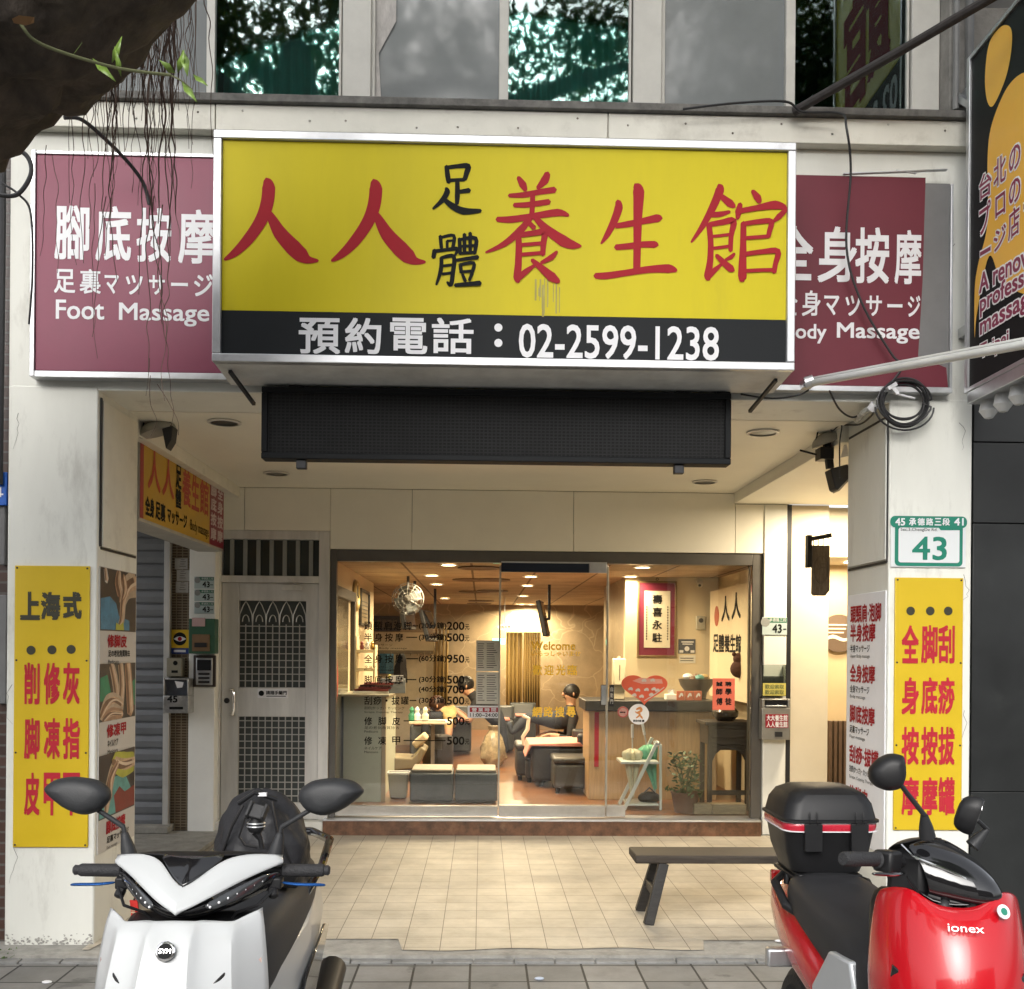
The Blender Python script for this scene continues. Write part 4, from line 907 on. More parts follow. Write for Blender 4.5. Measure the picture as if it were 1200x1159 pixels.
# upper part: phone board and yellow sign (seen mirrored in the end window)
us = thing('upper_projecting_sign', 'tall yellow sign with red characters above the black footprint sign', 'sign', (XS, 4.2, zt_+.3))
z0 = zt_+.20
MB().box(XS+.0, XS+.16, 3.75, 4.86, z0, z0+.32).build('black_board', MATS['projecting_black'], us, bev=.002)
MB().box(XS+.0, XS+.16, 3.75, 4.86, z0+.325, z0+3.0).build('yellow_board', mat('upper_yellow', (.86, .76, .04), .4), us, bev=.002)
b = MB(); b.box(XS-.012, XS+.172, 4.862, 4.885, z0-.02, z0+3.02); b.box(XS-.012, XS+.172, 3.72, 3.748, z0-.02, z0+3.02); b.box(XS-.012, XS+.172, 3.7485, 4.8615, z0-.02, z0-.001); b.build('sign_frame', alu, us)
fr = side_l(XS); t = TX(); t.line('02', -4.80, -4.58, z0+.06, z0+.26, fr, .002, .02); t.line('2599', -4.5, -4.1, z0+.06, z0+.26, fr, .002, .02); t.build('white_lettering', white_vinyl, us)
t = TX()
for i, ch in enumerate('館生養'): t.line(ch, -4.7, -3.92, z0+.42+i*.85, z0+1.17+i*.85, fr, .002, .03)
t.build('red_lettering', red_vinyl, us)
# ------------------------------------------------------------------ small boards and boxes by the doors
Yj = 8.17
def plate43(px, label, Y=Yj):
    x0, x1, z0, z1 = RC(*px, Y); s = thing('unit_plate', label, 'number plate', (x0, Y, z0), 'unit number plates by the doors'); h = z1-z0
    MB().box(x0, x1, Y-.006, Y-.001, z0, z1).build('plate', mat('pale_plate', (.42, .50, .50), .4, var=.04), s, bev=.001)
    fr = front(Y-.006); t = TX(); t.rect(x0+.03, x1-.002, z1-h*.3, z1-.002, fr, .001); t.build('green_strip', mat('strip_green', (.02, .14, .075), .4), s)
    t = TX(); t.disc(x0+.025, z1-h*.28, h*.26, fr, .0012); t.build('round_mark', mat('mark_grey', (.25, .26, .25), .5), s)
    t = TX(); t.line('43', x0+(x1-x0)*.42, x0+(x1-x0)*.78, z0+h*.13, z0+h*.6, fr, .002, .02); t.rect(x1-.03, x1-.006, z0+h*.3, z0+h*.36, fr, .002); t.build('black_lettering', black_vinyl, s)
    t = TX(); t.line('承德路三段', x0+.055, x1-.006, z1-h*.25, z1-.005, fr, .002, .01); t.build('white_lettering', white_vinyl, s)
plate43((228, 676, 251, 690), 'small pale number plate 43, topmost of three on the white jamb')
plate43((228, 691, 251, 704.5), 'small pale number plate 43, middle of three on the white jamb')
plate43((228, 705.5, 251, 719), 'small pale number plate 43, lowest of three above the green mailbox')
plate43((893, 723.5, 922, 744), 'pale number plate 43 on the jamb right of the glass front', YB-.03)
x0, x1, z0, z1 = RC(221, 725, 252, 766, 8.06); s = thing('mailbox', 'green mailbox with brown paper flap beneath three number plates', 'mailbox', (x0, Yj, z0))
MB().box(x0, x1, 8.06, Yj-.001, z0, z1).build('box_body', mat('mail_green', (.035, .11, .065), .45, var=.15, dirt=(.1, .13, .1), dirt_amt=.4, ds=6), s, bev=.006)
MB().box(x0+.03, x1-.04, 8.05, 8.0595, z0+.02, z0+.15).build('flap', mat('flap_brown', (.20, .12, .06), .6, var=.2), s, bev=.002)
MB().box(x0+.05, x1-.06, 8.042, 8.0495, z0+.05, z0+.085).build('slot', dark_metal, s)
a = RC(225, 724, 240, 734, 8.05); q = MB(); q.box(a[0], a[1], 8.052, 8.0595, a[2], a[3]); ss = q.build('sticker', mat('pink_paper', (.55, .38, .38), .7), s)
x0, x1, z0, z1 = RC(226, 768, 252, 805, 8.13); s = thing('intercom', 'grey door intercom panel with dark screen under the green mailbox', 'intercom', (x0, Yj, z0))
MB().box(x0, x1, 8.14, Yj-.001, z0, z1).build('mount', mat('intercom_brown', (.04, .03, .026), .4), s, bev=.005)
MB().box(x0+.025, x1-.02, 8.125, 8.139, z0+.015, z1-.02).build('panel', alu, s, bev=.004)
MB().box(x0+.035, x1-.03, 8.12, 8.124, z0+.13, z1-.035).build('screen', mat('screen_dark', (.02, .022, .025), .15), s)
b = MB()
for k in range(3): b.box(x0+.045, x1-.04, 8.117, 8.1245, z0+.03+.032*k, z0+.048+.032*k)
b.build('button_row', dark_metal, s, bev=.002)
x0, x1, z0, z1 = RC(190, 795, 220, 836, 8.0); s = thing('mailbox', 'battered steel mailbox with white tape on the brown tiled pier', 'mailbox', (x0, 8.1, z0))
crumple = mat('battered_steel', (.48, .48, .47), .3, .7, var=.3, vs=20, bump=.5, bs=18)
zm = z0+(z1-z0)*.5
b = MB(); b.box(x0, x1, 8.02, 8.208, z0, zm); b.box(x0, x0+.012, 8.02, 8.208, zm+.001, z1); b.box(x1-.012, x1, 8.02, 8.208, zm+.001, z1); b.box(x0+.013, x1-.013, 8.02, 8.208, z1-.012, z1); b.build('box_body', crumple, s, bev=.004)
MB().box(x0+.013, x1-.013, 8.08, 8.2, zm+.001, z1-.013).build('window', mat('box_inside', (.10, .11, .13), .3, var=.3, vs=15), s)
fr = front(8.02); t = TX(); t.line('45', x0+.035, x0+.11, z0+.085, z0+.135, fr, .002, .03); t.rect(x0+.05, x1-.04, z0+.03, z0+.05, fr, .002); t.build('black_lettering', black_vinyl, s)
t = TX(); t.poly([(x0+.09, z1-.02), (x0+.16, z1-.03), (x0+.15, z1-.07), (x0+.11, z1-.075)], fr, .004); t.build('tape', white_vinyl, s)
x0, x1, z0, z1 = RC(195, 771, 213, 793, 8.12); s = thing('meter_box', 'small beige meter box above the battered steel mailbox', 'meter box', (x0, 8.2, z0))
MB().box(x0, x1, 8.12, 8.208, z0, z1).build('box_body', mat('meter_beige', (.26, .24, .18), .6, var=.15), s, bev=.006)
t = TX(); c = (x0+x1)/2; t.disc(c+.01, z1-.04, .018, front(8.12), .002); t.rect(c-.02, c+.03, z0+.03, z0+.05, front(8.12), .002); t.build('meter_mark', black_vinyl, s)
x0, x1, z0, z1 = RC(201, 738, 221, 766, 8.2); s = thing('security_sticker', 'yellow and blue security sticker with a red eye beside the green mailbox', 'sticker', (x0, 8.2, z0))
MB().box(x0, x1, 8.195, 8.2085, z0+.045, z1).build('yellow_field', mat('sticker_yellow', (.70, .45, .02), .4), s)
MB().box(x0, x1, 8.195, 8.2085, z0, z0+.044).build('blue_field', mat('sticker_blue', (.02, .05, .22), .4), s)
fr = front(8.195); c = (x0+x1)/2; zc = z0+.045+(z1-z0-.045)/2
t = TX(); t.disc(c, zc, .052, fr, .001); t.build('black_disc', black_vinyl, s)
t = TX(); t.poly([(c-.05+.1*k/12, zc+.02*math.sin(math.pi*k/12)) for k in range(13)]+[(c+.05-.1*k/12, zc-.02*math.sin(math.pi*k/12)) for k in range(1, 12)], fr, .002); t.rect(x0+.02, x1-.02, z0+.012, z0+.03, fr, .002); t.build('white_eye', white_vinyl, s)
t = TX(); t.disc(c, zc, .017, fr, .003); t.build('red_pupil', red_vinyl, s)
x0, x1, z0, z1 = RC(206, 654, 221, 695, 8.2); s = thing('paper_notices', 'column of tattered white notices on the brown tiled pier', 'notices', (x0, 8.2, z0))
for k in range(3):
    h = (z1-z0)/3; pz = z0+k*h; b = TX(); b.loft([[(x0+.01*math.sin(k*2)+(x1-x0)*i/4, 8.203-.004*math.sin(i*1.7+k)-.002, pz+.003+h*.95*j) for i in range(5)] for j in (0, 1)], cap=False, closed=False)
    q = b.build('notice', mat('notice_paper', (.40, .38, .34), .85, var=.12, vs=25), s)
    t = TX()
    for j in range(4): t.rect(x0+.03+.004*j, x1-.02-.01*(j % 2), pz+.025+.018*j, pz+.029+.018*j, front(8.195), .002)
    t.build('print', mat('notice_ink', (.12, .1, .1), .8), s)
# right jamb: leaflet holder and steel mailbox
Yr = YB-.03
x0, x1, z0, z1 = RC(894, 779, 922, 816, Yr-.1); s = thing('leaflet_holder', 'clear acrylic leaflet holder with a yellow label above the steel mailbox', 'leaflet holder', (x0, Yr, z0))
acr = glass('acrylic', (.80, .83, .80), 1.45, .02)
b = MB(); b.box(x0, x1, Yr-.085, Yr-.08, z0, z1); b.box(x0, x0+.005, Yr-.079, Yr-.002, z0, z1); b.box(x1-.005, x1, Yr-.079, Yr-.002, z0, z1); b.box(x0+.006, x1-.006, Yr-.079, Yr-.002, z0, z0+.005); b.build('holder', acr, s)
MB().box(x0+.012, x1-.012, Yr-.05, Yr-.03, z0+.006, z0+.16).build('leaflets', mat('leaflet_grey', (.17, .17, .15), .6, var=.4, vs=9), s)
MB().box(x0+.004, x1-.004, Yr-.09, Yr-.0855, z0+.005, z0+.105).build('label', mat('label_yellow', (.60, .52, .12), .6), s)
t = TX(); t.line('歡迎索取', x0+.02, x1-.02, z0+.06, z0+.095, front(Yr-.09), .002, .02); t.line('歡迎索取', x0+.02, x1-.02, z0+.015, z0+.05, front(Yr-.09), .002, .02); t.build('lettering', mat('olive_ink', (.14, .16, .05), .6), s)
x0, x1, z0, z1 = RC(893, 819, 926, 867, Yr-.1); s = thing('mailbox', 'grey steel mailbox with a red name label right of the glass front', 'mailbox', (x0, Yr, z0))
mst = mat('mail_steel', (.33, .32, .29), .35, .6, var=.12)
b = MB(); h = z1-z0
b.box(x0, x1, Yr-.1, Yr-.001, z0, z0+h*.78); b.box(x0, x0+.02, Yr-.1, Yr-.001, z0+h*.78+.001, z1); b.box(x1-.02, x1, Yr-.1, Yr-.001, z0+h*.78+.001, z1); b.box(x0+.021, x1-.021, Yr-.1, Yr-.001, z1-.012, z1); b.build('box_body', mst, s, bev=.004)
MB().box(x0+.022, x1-.022, Yr-.075, Yr-.002, z0+h*.78+.001, z1-.013).build('opening', dark_metal, s)
MB().box(x0+.03, x1-.03, Yr-.103, Yr-.078, z0+h*.80, z0+h*.84).build('flap', alu, s, bev=.002)
a = RC(897, 837, 925, 853, Yr-.1); MB().box(a[0], a[1]-.01, Yr-.104, Yr-.1005, a[2], a[3]).build('red_label', mat('label_red', (.30, .015, .03), .4), s)
t = TX(); hh = a[3]-a[2]; t.line('大大養生館', a[0]+.008, a[1]-.018, a[2]+hh*.53, a[3]-.006, front(Yr-.104), .002, .02); t.line('人人養生館', a[0]+.008, a[1]-.018, a[2]+.006, a[2]+hh*.47, front(Yr-.104), .002, .02); t.build('white_lettering', white_vinyl, s)
MB().box(x0+.105, x0+.165, Yr-.106, Yr-.101, z0+.025, z0+.065).build('lock_window', dark_metal, s)
# wooden shop sign on an iron bracket in the neighbour's entrance
YQ = 7.35
x0, x1, z0, z1 = RC(952, 639, 972.5, 698, YQ); s = thing('wooden_sign', 'dark wooden plank sign hanging from an iron bracket beside the right pillar', 'sign', (x0, YQ, z0))
wm = mat('plank', (.17, .135, .105), .6, var=.35, vs=16, stretch=(6, 6, 1), bump=.3, bs=60)
b = MB(); c = .025; b.prism([(x0, z0+.015), (x0+.012, z0), (x1-.03, z0), (x1, z0+.04), (x1, z1), (x0, z1)], lambda u, v, d=0: Vector((u, d, v)), YQ, YQ+.03); pk = b.build('plank', wm, s, bev=.003)
a = RC(946, 627, 953, 665, YQ); b = MB(); b.box(a[0], a[1]-.012, YQ-.01, YQ+.05, a[2], a[3]); b.bar((a[1]-.02, YQ+.015, z1+.045), (x1+.012, YQ+.015, z1+.075), .03, .03)
for k in range(4): q = x0+.01+(x1-x0-.02)*k/3; b.tube([(q, YQ+.015, z1-.005), (q, YQ+.015, z1+.06)], .004, 6)
b.build('iron_bracket', dark_metal, s)
t = TX(); cx_, cz_ = (x0+x1)/2, z0+(z1-z0)*.52; pm = mat('plank_mark', (.13, .11, .09), .6)
t.tube([(cx_+.05*math.cos(k*math.pi/12), YQ-.002, cz_+.1*math.sin(k*math.pi/12)) for k in range(25)], .003, 5)
t.line('行', cx_-.022, cx_+.03, cz_-.04, cz_+.05, front(YQ), .002, .0); t.build('carved_mark', pm, s)
# ================================================================== INSIDE THE SHOP
IC = 2.235; YI = YB+.1; YW1, YW2 = 11.8, 17.2
wall_in = mat('interior_wall', (.60, .50, .33), .6, var=.05, vs=2)
def vein_mat():
    m = mat('beige_marble', (.27, .21, .135), .35, var=.22, vs=2.5); n = m.node_tree.nodes; L = m.node_tree.links
    b = n['Principled BSDF']; src = b.inputs['Base Color'].links[0].from_socket
    tc = n.new('ShaderNodeTexCoord'); v = n.new('ShaderNodeTexVoronoi'); v.feature = 'DISTANCE_TO_EDGE'; v.inputs['Scale'].default_value = 2.6
    no = n.new('ShaderNodeTexNoise'); no.inputs['Scale'].default_value = 2.5; mx0 = n.new('ShaderNodeMixRGB'); mx0.inputs[0].default_value = .35
    L.new(tc.outputs['Object'], no.inputs['Vector']); L.new(tc.outputs['Object'], mx0.inputs[1]); L.new(no.outputs['Color'], mx0.inputs[2]); L.new(mx0.outputs[0], v.inputs['Vector'])
    r = n.new('ShaderNodeValToRGB'); r.color_ramp.elements[0].position = .0; r.color_ramp.elements[1].position = .018; r.color_ramp.elements[0].color = (.45, .45, .45, 1); r.color_ramp.elements[1].color = (0, 0, 0, 1)
    L.new(v.outputs['Distance'], r.inputs[0]); mx = n.new('ShaderNodeMixRGB'); mx.inputs[2].default_value = (.56, .47, .33, 1)
    L.new(r.outputs[0], mx.inputs[0]); L.new(src, mx.inputs[1]); L.new(mx.outputs[0], b.inputs['Base Color']); return m
marble_in = vein_mat()
ceil_in = grid_mat('ceiling_tiles', (.605, .605), .012, (.46, .35, .22), (.44, .335, .21), (.14, .09, .05), off=(.1, .2), rough=.8, bump=.3)
floor_in = grid_mat('plank_floor', (.9, .11), .003, (.20, .085, .032), (.15, .062, .024), (.05, .02, .01), stagger=.5, rough=.3, bump=.1)
room = thing('shop_interior', 'warm lit massage room behind the glass with wooden floor and tiled ceiling', 'room', (0, 12, zi))
xL, xR = -1.25, 2.40
MB().box(-4.2, xR, YI+.36, YW2, zi-.02, zi).build('floor', floor_in, room, smooth=False)
MB().box(xg0, x_g1, 8.452, YI+.358, zi-.02, zi-.0015).build('threshold_floor', floor_in, room, smooth=False)
MB().box(-4.2, xR, YI, YW2, IC, IC+.08).build('ceiling', ceil_in, room, smooth=False)
MB().box(xL-.1, xL, YI, YW1, zi, IC).build('left_wall', wall_in, room)
MB().box(-4.2, xL-.101, YW1-.1, YW1, zi, IC).build('left_wall', wall_in, room)
MB().box(-4.3, -4.201, YW1, YW2, zi, IC).build('left_wall', marble_in, room)
MB().box(-4.2, xR, YW2, YW2+.1, zi, IC).build('back_wall', marble_in, room)
MB().box(xR, xR+.1, YI, YW2, zi, IC).build('right_wall', wall_in, room)
MB().box(xL, xR, YI-.08+.02, YI+.02, zt+0*zi if False else W(640, 659, YB).z, IC+.35).build('front_header', wall_in, room)
# cream wall behind the counter, facing the street
YK = 10.35; xk = W(733, 700, YK).x
MB().box(xk, xR-.001, YK, YK+.12, zi, IC-.001).build('counter_wall', mat('counter_wall', (.66, .56, .38), .6, var=.04, vs=2), room)
MB().box(xk+.001, xk+.13, YK+.121, 12.2, zi, IC-.001).build('counter_wall', marble_in, room)
# ceiling lamps
lamp_e = emit('lamp_glow', (1, .82, .55), 14)
def downlight(x, y, label, z=IC, energy=9, on=True, r=.085, group='lit round ceiling lamps inside the shop', col=(1, .77, .49)):
    t = thing('ceiling_lamp', label, 'lamp', (x, y, z), group)
    MB().lathe([(r*.8, -.002), (r, -.002), (r*1.02, -.009), (r*.82, -.012)], (x, y, z), 'Z', 24, False).build('lamp_ring', mat('lamp_white', (.6, .58, .54), .4), t)
    MB().lathe([(.001, -.004), (r*.79, -.004), (r*.79, -.007), (.001, -.0075)], (x, y, z), 'Z', 24).build('lamp_lens', lamp_e if on else mat('lamp_dark', (.03, .028, .025), .3, .3), t)
    if on and energy:
        l = bpy.data.lights.new('lamp_light', 'AREA'); l.shape = 'DISK'; l.size = .16; l.energy = energy; l.color = col; l.spread = R(165)
        lo = bpy.data.objects.new('lamp_light', l); COL.objects.link(lo); lo.location = (x, y, z-.02); put(lo, t)
    return t
ORD = ('first', 'second', 'third', 'fourth', 'fifth', 'sixth')
for i, (px, py) in enumerate(((506, 673.6), (512, 684), (521.5, 700.7), (526.5, 709.8), (530, 715.4))):
    d = ray(px, py); p = Vector((0, 0, EYE))+d*((IC-EYE)/d.z); downlight(p.x, p.y, ORD[i]+' warm lamp from the glass in the ceiling row behind the caged fan', energy=26)
for i, (px, py) in enumerate(((622, 675), (618, 685.5), (613, 698), (608.5, 708), (605.5, 716), (600, 728))):
    d = ray(px, py); p = Vector((0, 0, EYE))+d*((IC-EYE)/d.z); p.y = min(p.y, YW2-.4) if py < 720 else YW2-.3; downlight(p.x, p.y, ORD[i]+' warm lamp from the glass in the ceiling row above the sliding door', energy=26)
for i, (px, py) in enumerate(((753, 664), (735, 677))):
    d = ray(px, py); p = Vector((0, 0, EYE))+d*((IC-EYE)/d.z); downlight(p.x, min(p.y, YK-.15), ['brighter warm ceiling lamp above the counter, nearer the glass', 'warm ceiling lamp above the counter, beside the calligraphy'][i], energy=9, group='lit ceiling lamps above the counter')
downlight(-.3, 9.0, 'warm round ceiling lamp just inside the left pane', energy=12)
downlight(1.0, 8.9, 'warm round ceiling lamp just inside the sliding door', energy=17)
# ceiling air grilles
b = MB(); grm = mat('grille_brown', (.14, .09, .05), .6)
for k, (px, py) in enumerate(((562, 665), (552, 679), (576, 679), (556, 693), (577, 692), (564, 704), (562, 714))):
    d = ray(px, py); p = Vector((0, 0, EYE))+d*((IC-EYE)/d.z); b.lathe([(.001, -.001), (.2, -.001), (.2, -.012), (.17, -.014), (.15, -.004), (.001, -.004)], (p.x, min(p.y, YW2-.5), IC), 'Z', 20)
b.build('ceiling_grille', grm, room)
dg = mat('charcoal_leatherette', (.065, .072, .075), .42, var=.2, vs=8, bump=.1, bs=40)
dk = mat('dark_leatherette', (.028, .026, .024), .4, var=.3, vs=8, bump=.1, bs=40)
tan_top = mat('seat_top', (.24, .21, .16), .5, var=.1)
pinkt = mat('pink_towel', (.70, .30, .24), .9, var=.12, vs=14, bump=.5, bs=120)
# two ottomans behind the glass
def ottoman(x0, x1, label):
    y0 = 9.02; t = thing('ottoman', label, 'ottoman', ((x0+x1)/2, y0+.22, zi), 'charcoal ottomans behind the left pane')
    MB().box(x0, x1, y0, y0+.44, zi+.02, zi+.27).build('base', dg, t, bev=.018, seg=3)
    MB().box(x0+.012, x1-.012, y0+.012, y0+.43, zi+.271, zi+.30).build('seat', tan_top, t, bev=.012, seg=3)
    b = MB(); b.box(x0-.001, x1+.001, y0-.002, y0+.0, zi+.17, zi+.174); b.build('seam', dk, t)
x = [W(px, 920, 9.02).x for px in (480, 531, 532.5, 583)]
ottoman(x[0], x[1], 'charcoal ottoman with tan top beside the wire basket'); ottoman(x[2], x[3], 'charcoal ottoman with tan top beside the glass door')
# white waste basket
c = W(467, 935, 9.35); s = thing('waste_basket', 'white perforated basket between the pale counter and the ottomans', 'basket', (c.x, 9.35, zi))
mh = grid_mat('basket_mesh', (.022, .022), .006, (.20, .18, .14), (.2, .18, .14), (.55, .52, .44), axes='XZ', rough=.5, bump=.5)
b = MB(); b.loft([[(c.x+sx*w, 9.35+sy*w*.8, zi+z) for sx, sy in ((-1, -1), (1, -1), (1, 1), (-1, 1))] for w, z in ((.075, .005), (.095, .23))]); b.build('basket_body', mh, s, bev=.015)
b = MB(); b.tube([(c.x+sx*.097, 9.35+sy*.078, zi+.235) for sx, sy in ((-1, -1), (1, -1), (1, 1), (-1, 1), (-1, -1))], .007, 8); b.build('rim', white_vinyl, s)
# pale reception counter on the left
yc = 9.1; x0 = W(402, 880, yc).x; x1 = W(452, 880, yc).x; zt_ = W(430, 814, yc).z
s = thing('reception_counter', 'pale green reception counter behind the left of the glass', 'counter', (x0, yc, zi))
pale = mat('pale_green', (.40, .43, .34), .5, var=.06)
MB().box(x0, x1-.04, yc, yc+1.5, zi, zt_-.02).build('counter_body', pale, s, bev=.004)
MB().box(x0-.03, x1+.03, yc-.03, yc+1.53, zt_-.018, zt_+.004).build('counter_top', mat('counter_top', (.48, .46, .36), .4), s, bev=.004)
MB().box(x1-.038, x1, yc, yc+.04, zi, zt_-.02).build('corner_post', mat('corner_tan', (.40, .32, .2), .5), s, bev=.003)
s = thing('ledger_stack', 'stack of dark red ledgers and papers on the pale counter', 'ledgers', (x0+.2, yc+.25, zt_+.005))
zz = zt_+.005
for k, (m_, h) in enumerate(((paper, .02), (pr_red, .018), (mat('ledger_red', (.14, .02, .02), .5), .02), (mat('ledger_brown', (.09, .04, .025), .5), .016), (pr_red, .016))):
    b = MB(); b.M = Matrix.Translation((x0+.26+.01*k, yc+.25, zz)) @ Matrix.Rotation(.06*(-1)**k, 4, 'Z'); b.box(-.2+.015*k, .12, -.13, .13, 0, h); b.build('ledger', m_, s, bev=.002); zz += h+.001
s = thing('shelf_rack', 'cream desk rack with two shelves and small figures on the pale counter', 'rack', (x0+.3, yc+.9, zt_))
a = RC(418, 746, 441, 800, yc+.9); b = MB(); rk = mat('rack_cream', (.62, .52, .33), .5)
b.box(a[0], a[0]+.012, yc+.8, yc+1, zt_+.005, a[3]); b.box(a[1]-.012, a[1], yc+.8, yc+1, zt_+.005, a[3]-.08)
for z in (zt_+.02, zt_+(a[3]-zt_)*.36, zt_+(a[3]-zt_)*.7): b.box(a[0]+.0125, a[1]-.0125, yc+.8, yc+1, z, z+.03)
b.build('rack_frame', rk, s, bev=.002)
for k in range(3):
    xk_ = a[0]+.05+.05*k; z = zt_+(a[3]-zt_)*.7+.031
    q = tag(MB().lathe([(.001, 0), (.018, .0), (.022, .03), (.012, .05), (.016, .065), (.001, .085)], (xk_, yc+.9, z), 'Z', 12).build('figurine', [pr_red, white_vinyl, mat('figurine_gold', (.5, .3, .06), .35, .6)][k]), ['small red figurine', 'small white figurine', 'small gold figurine'][k]+' on the top shelf of the cream desk rack', 'figurine')
s = thing('vase_plant', 'dark vase with thin curly branches at the left end of the pale counter', 'plant', (x0+.02, yc+1.2, zt_))
c = W(414, 792, yc+1.2); b = MB(); b.lathe([(.001, 0), (.04, 0), (.05, .08), (.035, .17), (.042, .2)], (c.x, yc+1.2, zt_+.006), 'Z', 16); b.build('vase', dk, s)
b = MB()
for k in range(7):
    a_ = rnd.uniform(-.09, .09); b.tube([(c.x+a_*t+.015*math.sin(t*7+k), yc+1.2+.03*math.cos(t*5+k), zt_+.19+t*(.2+.03*k)) for t in [j/8 for j in range(9)]], .003, 5)
b.build('branch', mat('branch_tan', (.20, .14, .06), .7), s)
s = thing('clear_stand', 'grey acrylic stand with white card at the right end of the pale counter', 'stand', (x1-.1, yc+.2, zt_))
a = RC(446, 795, 475, 817, yc+.15); b = MB(); b.box(a[0], a[1], yc+.15, yc+.17, zt_+.006, zt_+.14); b.build('stand_plate', mat('stand_grey', (.24, .26, .27), .3), s, bev=.003)
MB().box(a[0]+.09, a[1]-.02, yc+.145, yc+.1495, zt_+.11, zt_+.17).build('card', white_vinyl, s)
q = tag(MB().lathe([(.001, 0), (.03, 0), (.034, .06), (.02, .09), (.008, .11), (.008, .15), (.02, .155), (.001, .16)], (x0+.36, yc+.5, zt_+.006), 'Z', 16).build('pump_bottle', mat('lime_plastic', (.50, .50, .12), .4)), 'yellow green pump bottle on the pale counter', 'bottle')
# left interior wall: sliding door frame, round clock, picture frame
a0 = WX(396, 700, xL+.002); fr = side_r(xL)
s = thing('side_doorway', 'dark framed side doorway in the left wall behind the glass', 'doorway', (xL, 9, zi))
b = MB(); y1 = WX(412, 760, xL).y; b.box(xL+.001, xL+.04, y1-.09, y1, zi, 2.02); b.box(xL+.001, xL+.04, YI+.05, y1-.091, 1.93, 2.02); b.build('door_frame', mat('dark_frame', (.05, .042, .032), .4), s, bev=.003)
MB().box(xL+.001, xL+.012, YI+.05, y1-.33, zi, 1.929).build('door_glass', mat('door_glass', (.07, .065, .045), .15), s)
b = TX()
for k in range(7): b.stroke([(8.62+.035*(k % 3)+.05*k*.3, 1.45-.05*(k % 2), .012), (8.64+.03*k, 1.25, .02), (8.62+.03*k, 1.08-.03*(k % 3), .008)], side_r(xL+.012), .002+.0003*k)
b.build('red_tassels', mat('tassel_red', (.45, .05, .03), .6), s)
yk_ = WX(415, 698, xL).y; zk_ = WX(415, 698, xL).z
s = thing('wall_clock', 'round brass clock on the left wall inside the shop', 'clock', (xL, yk_, zk_))
MB().lathe([(.001, 0), (.15, 0), (.16, .02), (.14, .04), (.13, .03), (.001, .028)], (xL+.001, yk_, zk_), 'X', 32).build('clock_case', mat('brass', (.45, .36, .15), .3, .7), s)
MB().lathe([(.001, .0285), (.128, .0285), (.001, .031)], (xL+.001, yk_, zk_), 'X', 32).build('clock_face', mat('clock_face', (.45, .42, .3), .5), s)
b = MB(); b.bar((xL+.036, yk_, zk_), (xL+.036, yk_, zk_+.1), .008, .004); b.bar((xL+.037, yk_, zk_), (xL+.037, yk_+.06, zk_-.02), .008, .004); b.build('clock_hand', black_vinyl, s)
p0 = WX(420.5, 690, xL); p1 = WX(430.5, 725, xL); s = thing('picture_frame', 'black framed certificate on the left wall beside the brass clock', 'picture', (xL, p0.y, p1.z))
b = MB(); za, zc = 1.72, 2.1; ya, yb2 = p0.y, p1.y
b.box(xL+.001, xL+.03, ya, yb2, za, za+.03); b.box(xL+.001, xL+.03, ya, yb2, zc-.03, zc); b.box(xL+.001, xL+.03, ya, ya+.04, za+.031, zc-.031); b.box(xL+.001, xL+.03, yb2-.04, yb2, za+.031, zc-.031); b.build('frame', dk, s, bev=.003)
MB().box(xL+.001, xL+.012, ya+.041, yb2-.041, za+.031, zc-.031).build('picture', mat('cert', (.34, .28, .17), .5, var=.15), s)
t = TX()
for k in range(5): t.rect(ya+.1, yb2-.1, za+.09+.04*k, za+.1+.04*k, side_r(xL+.012), .002)
t.build('print', dk, s)
# left deep part of the room: board, hooks with coat, curtain
a = RC(438, 722, 469, 740, YW2-.05); s = thing('dark_notice_board', 'dark framed board high on the far marble wall', 'board', (a[0], YW2, a[2]))
MB().box(a[0], a[1], YW2-.05, YW2-.001, a[2], a[3]).build('board', dk, s, bev=.005)
t = TX(); t.line('營業登記', a[0]+.05, a[1]-.05, a[2]+.06, a[3]-.06, front(YW2-.05), .002, .02); t.build('board_print', mat('board_brown', (.12, .09, .05), .5), s)
YC = 14.4; a = RC(440, 763, 508, 766, YC); s = thing('coat_rail', 'wall rail with hooks on the pale partition deep inside', 'coat rail', (a[0], YC, a[2]))
MB().box(W(439, 800, YC).x, W(524, 800, YC).x, YC+.03, YC+.1, zi, W(480, 741, YC).z).build('partition', mat('partition', (.62, .54, .38), .6, var=.15, vs=4), s)
b = MB(); b.box(a[0], a[1], YC, YC+.029, a[2], a[3]+.01)
for k in range(9): x = a[0]+.04+k*(a[1]-a[0]-.08)/8; b.tube([(x, YC, a[2]), (x, YC-.05, a[2]-.02), (x, YC-.06, a[2]+.02)], .006, 6)
b.build('rail', mat('rail_tan', (.22, .18, .11), .5), s)
a = RC(461, 766, 478, 800, YC-.08); s = tag(MB().loft([[(a[0]+u*(a[1]-a[0])+.01*math.sin(v*9), YC-.05+.05*math.sin(6.28*w_), a[3]-v*(a[3]-a[2])) for u, w_ in ((.35-.33*min(1, v*1.7), 0), (.5, .25), (.75+.2*min(1, v*2), .5), (.5, .75))] for v in (0, .2, .45, .7, 1)]).build('coat', dk), 'black coat hanging from the hook rail deep inside', 'coat')
tag(MB().loft([[(W(453, 780, YC).x+u*.1+.01*math.sin(v*9), YC-.03+.04*w_, W(453, 766, YC).z-v*.28) for u, w_ in ((-1, 0), (0, .6), (1, 0), (0, -1))] for v in (0, .3, .7, 1)]).build('blue_cloth', pr_blue), 'blue grey cloth hanging left of the black coat', 'cloth')
gold = mat('gold_curtain', (.36, .24, .075), .7, var=.2, vs=12, stretch=(6, 6, .3))
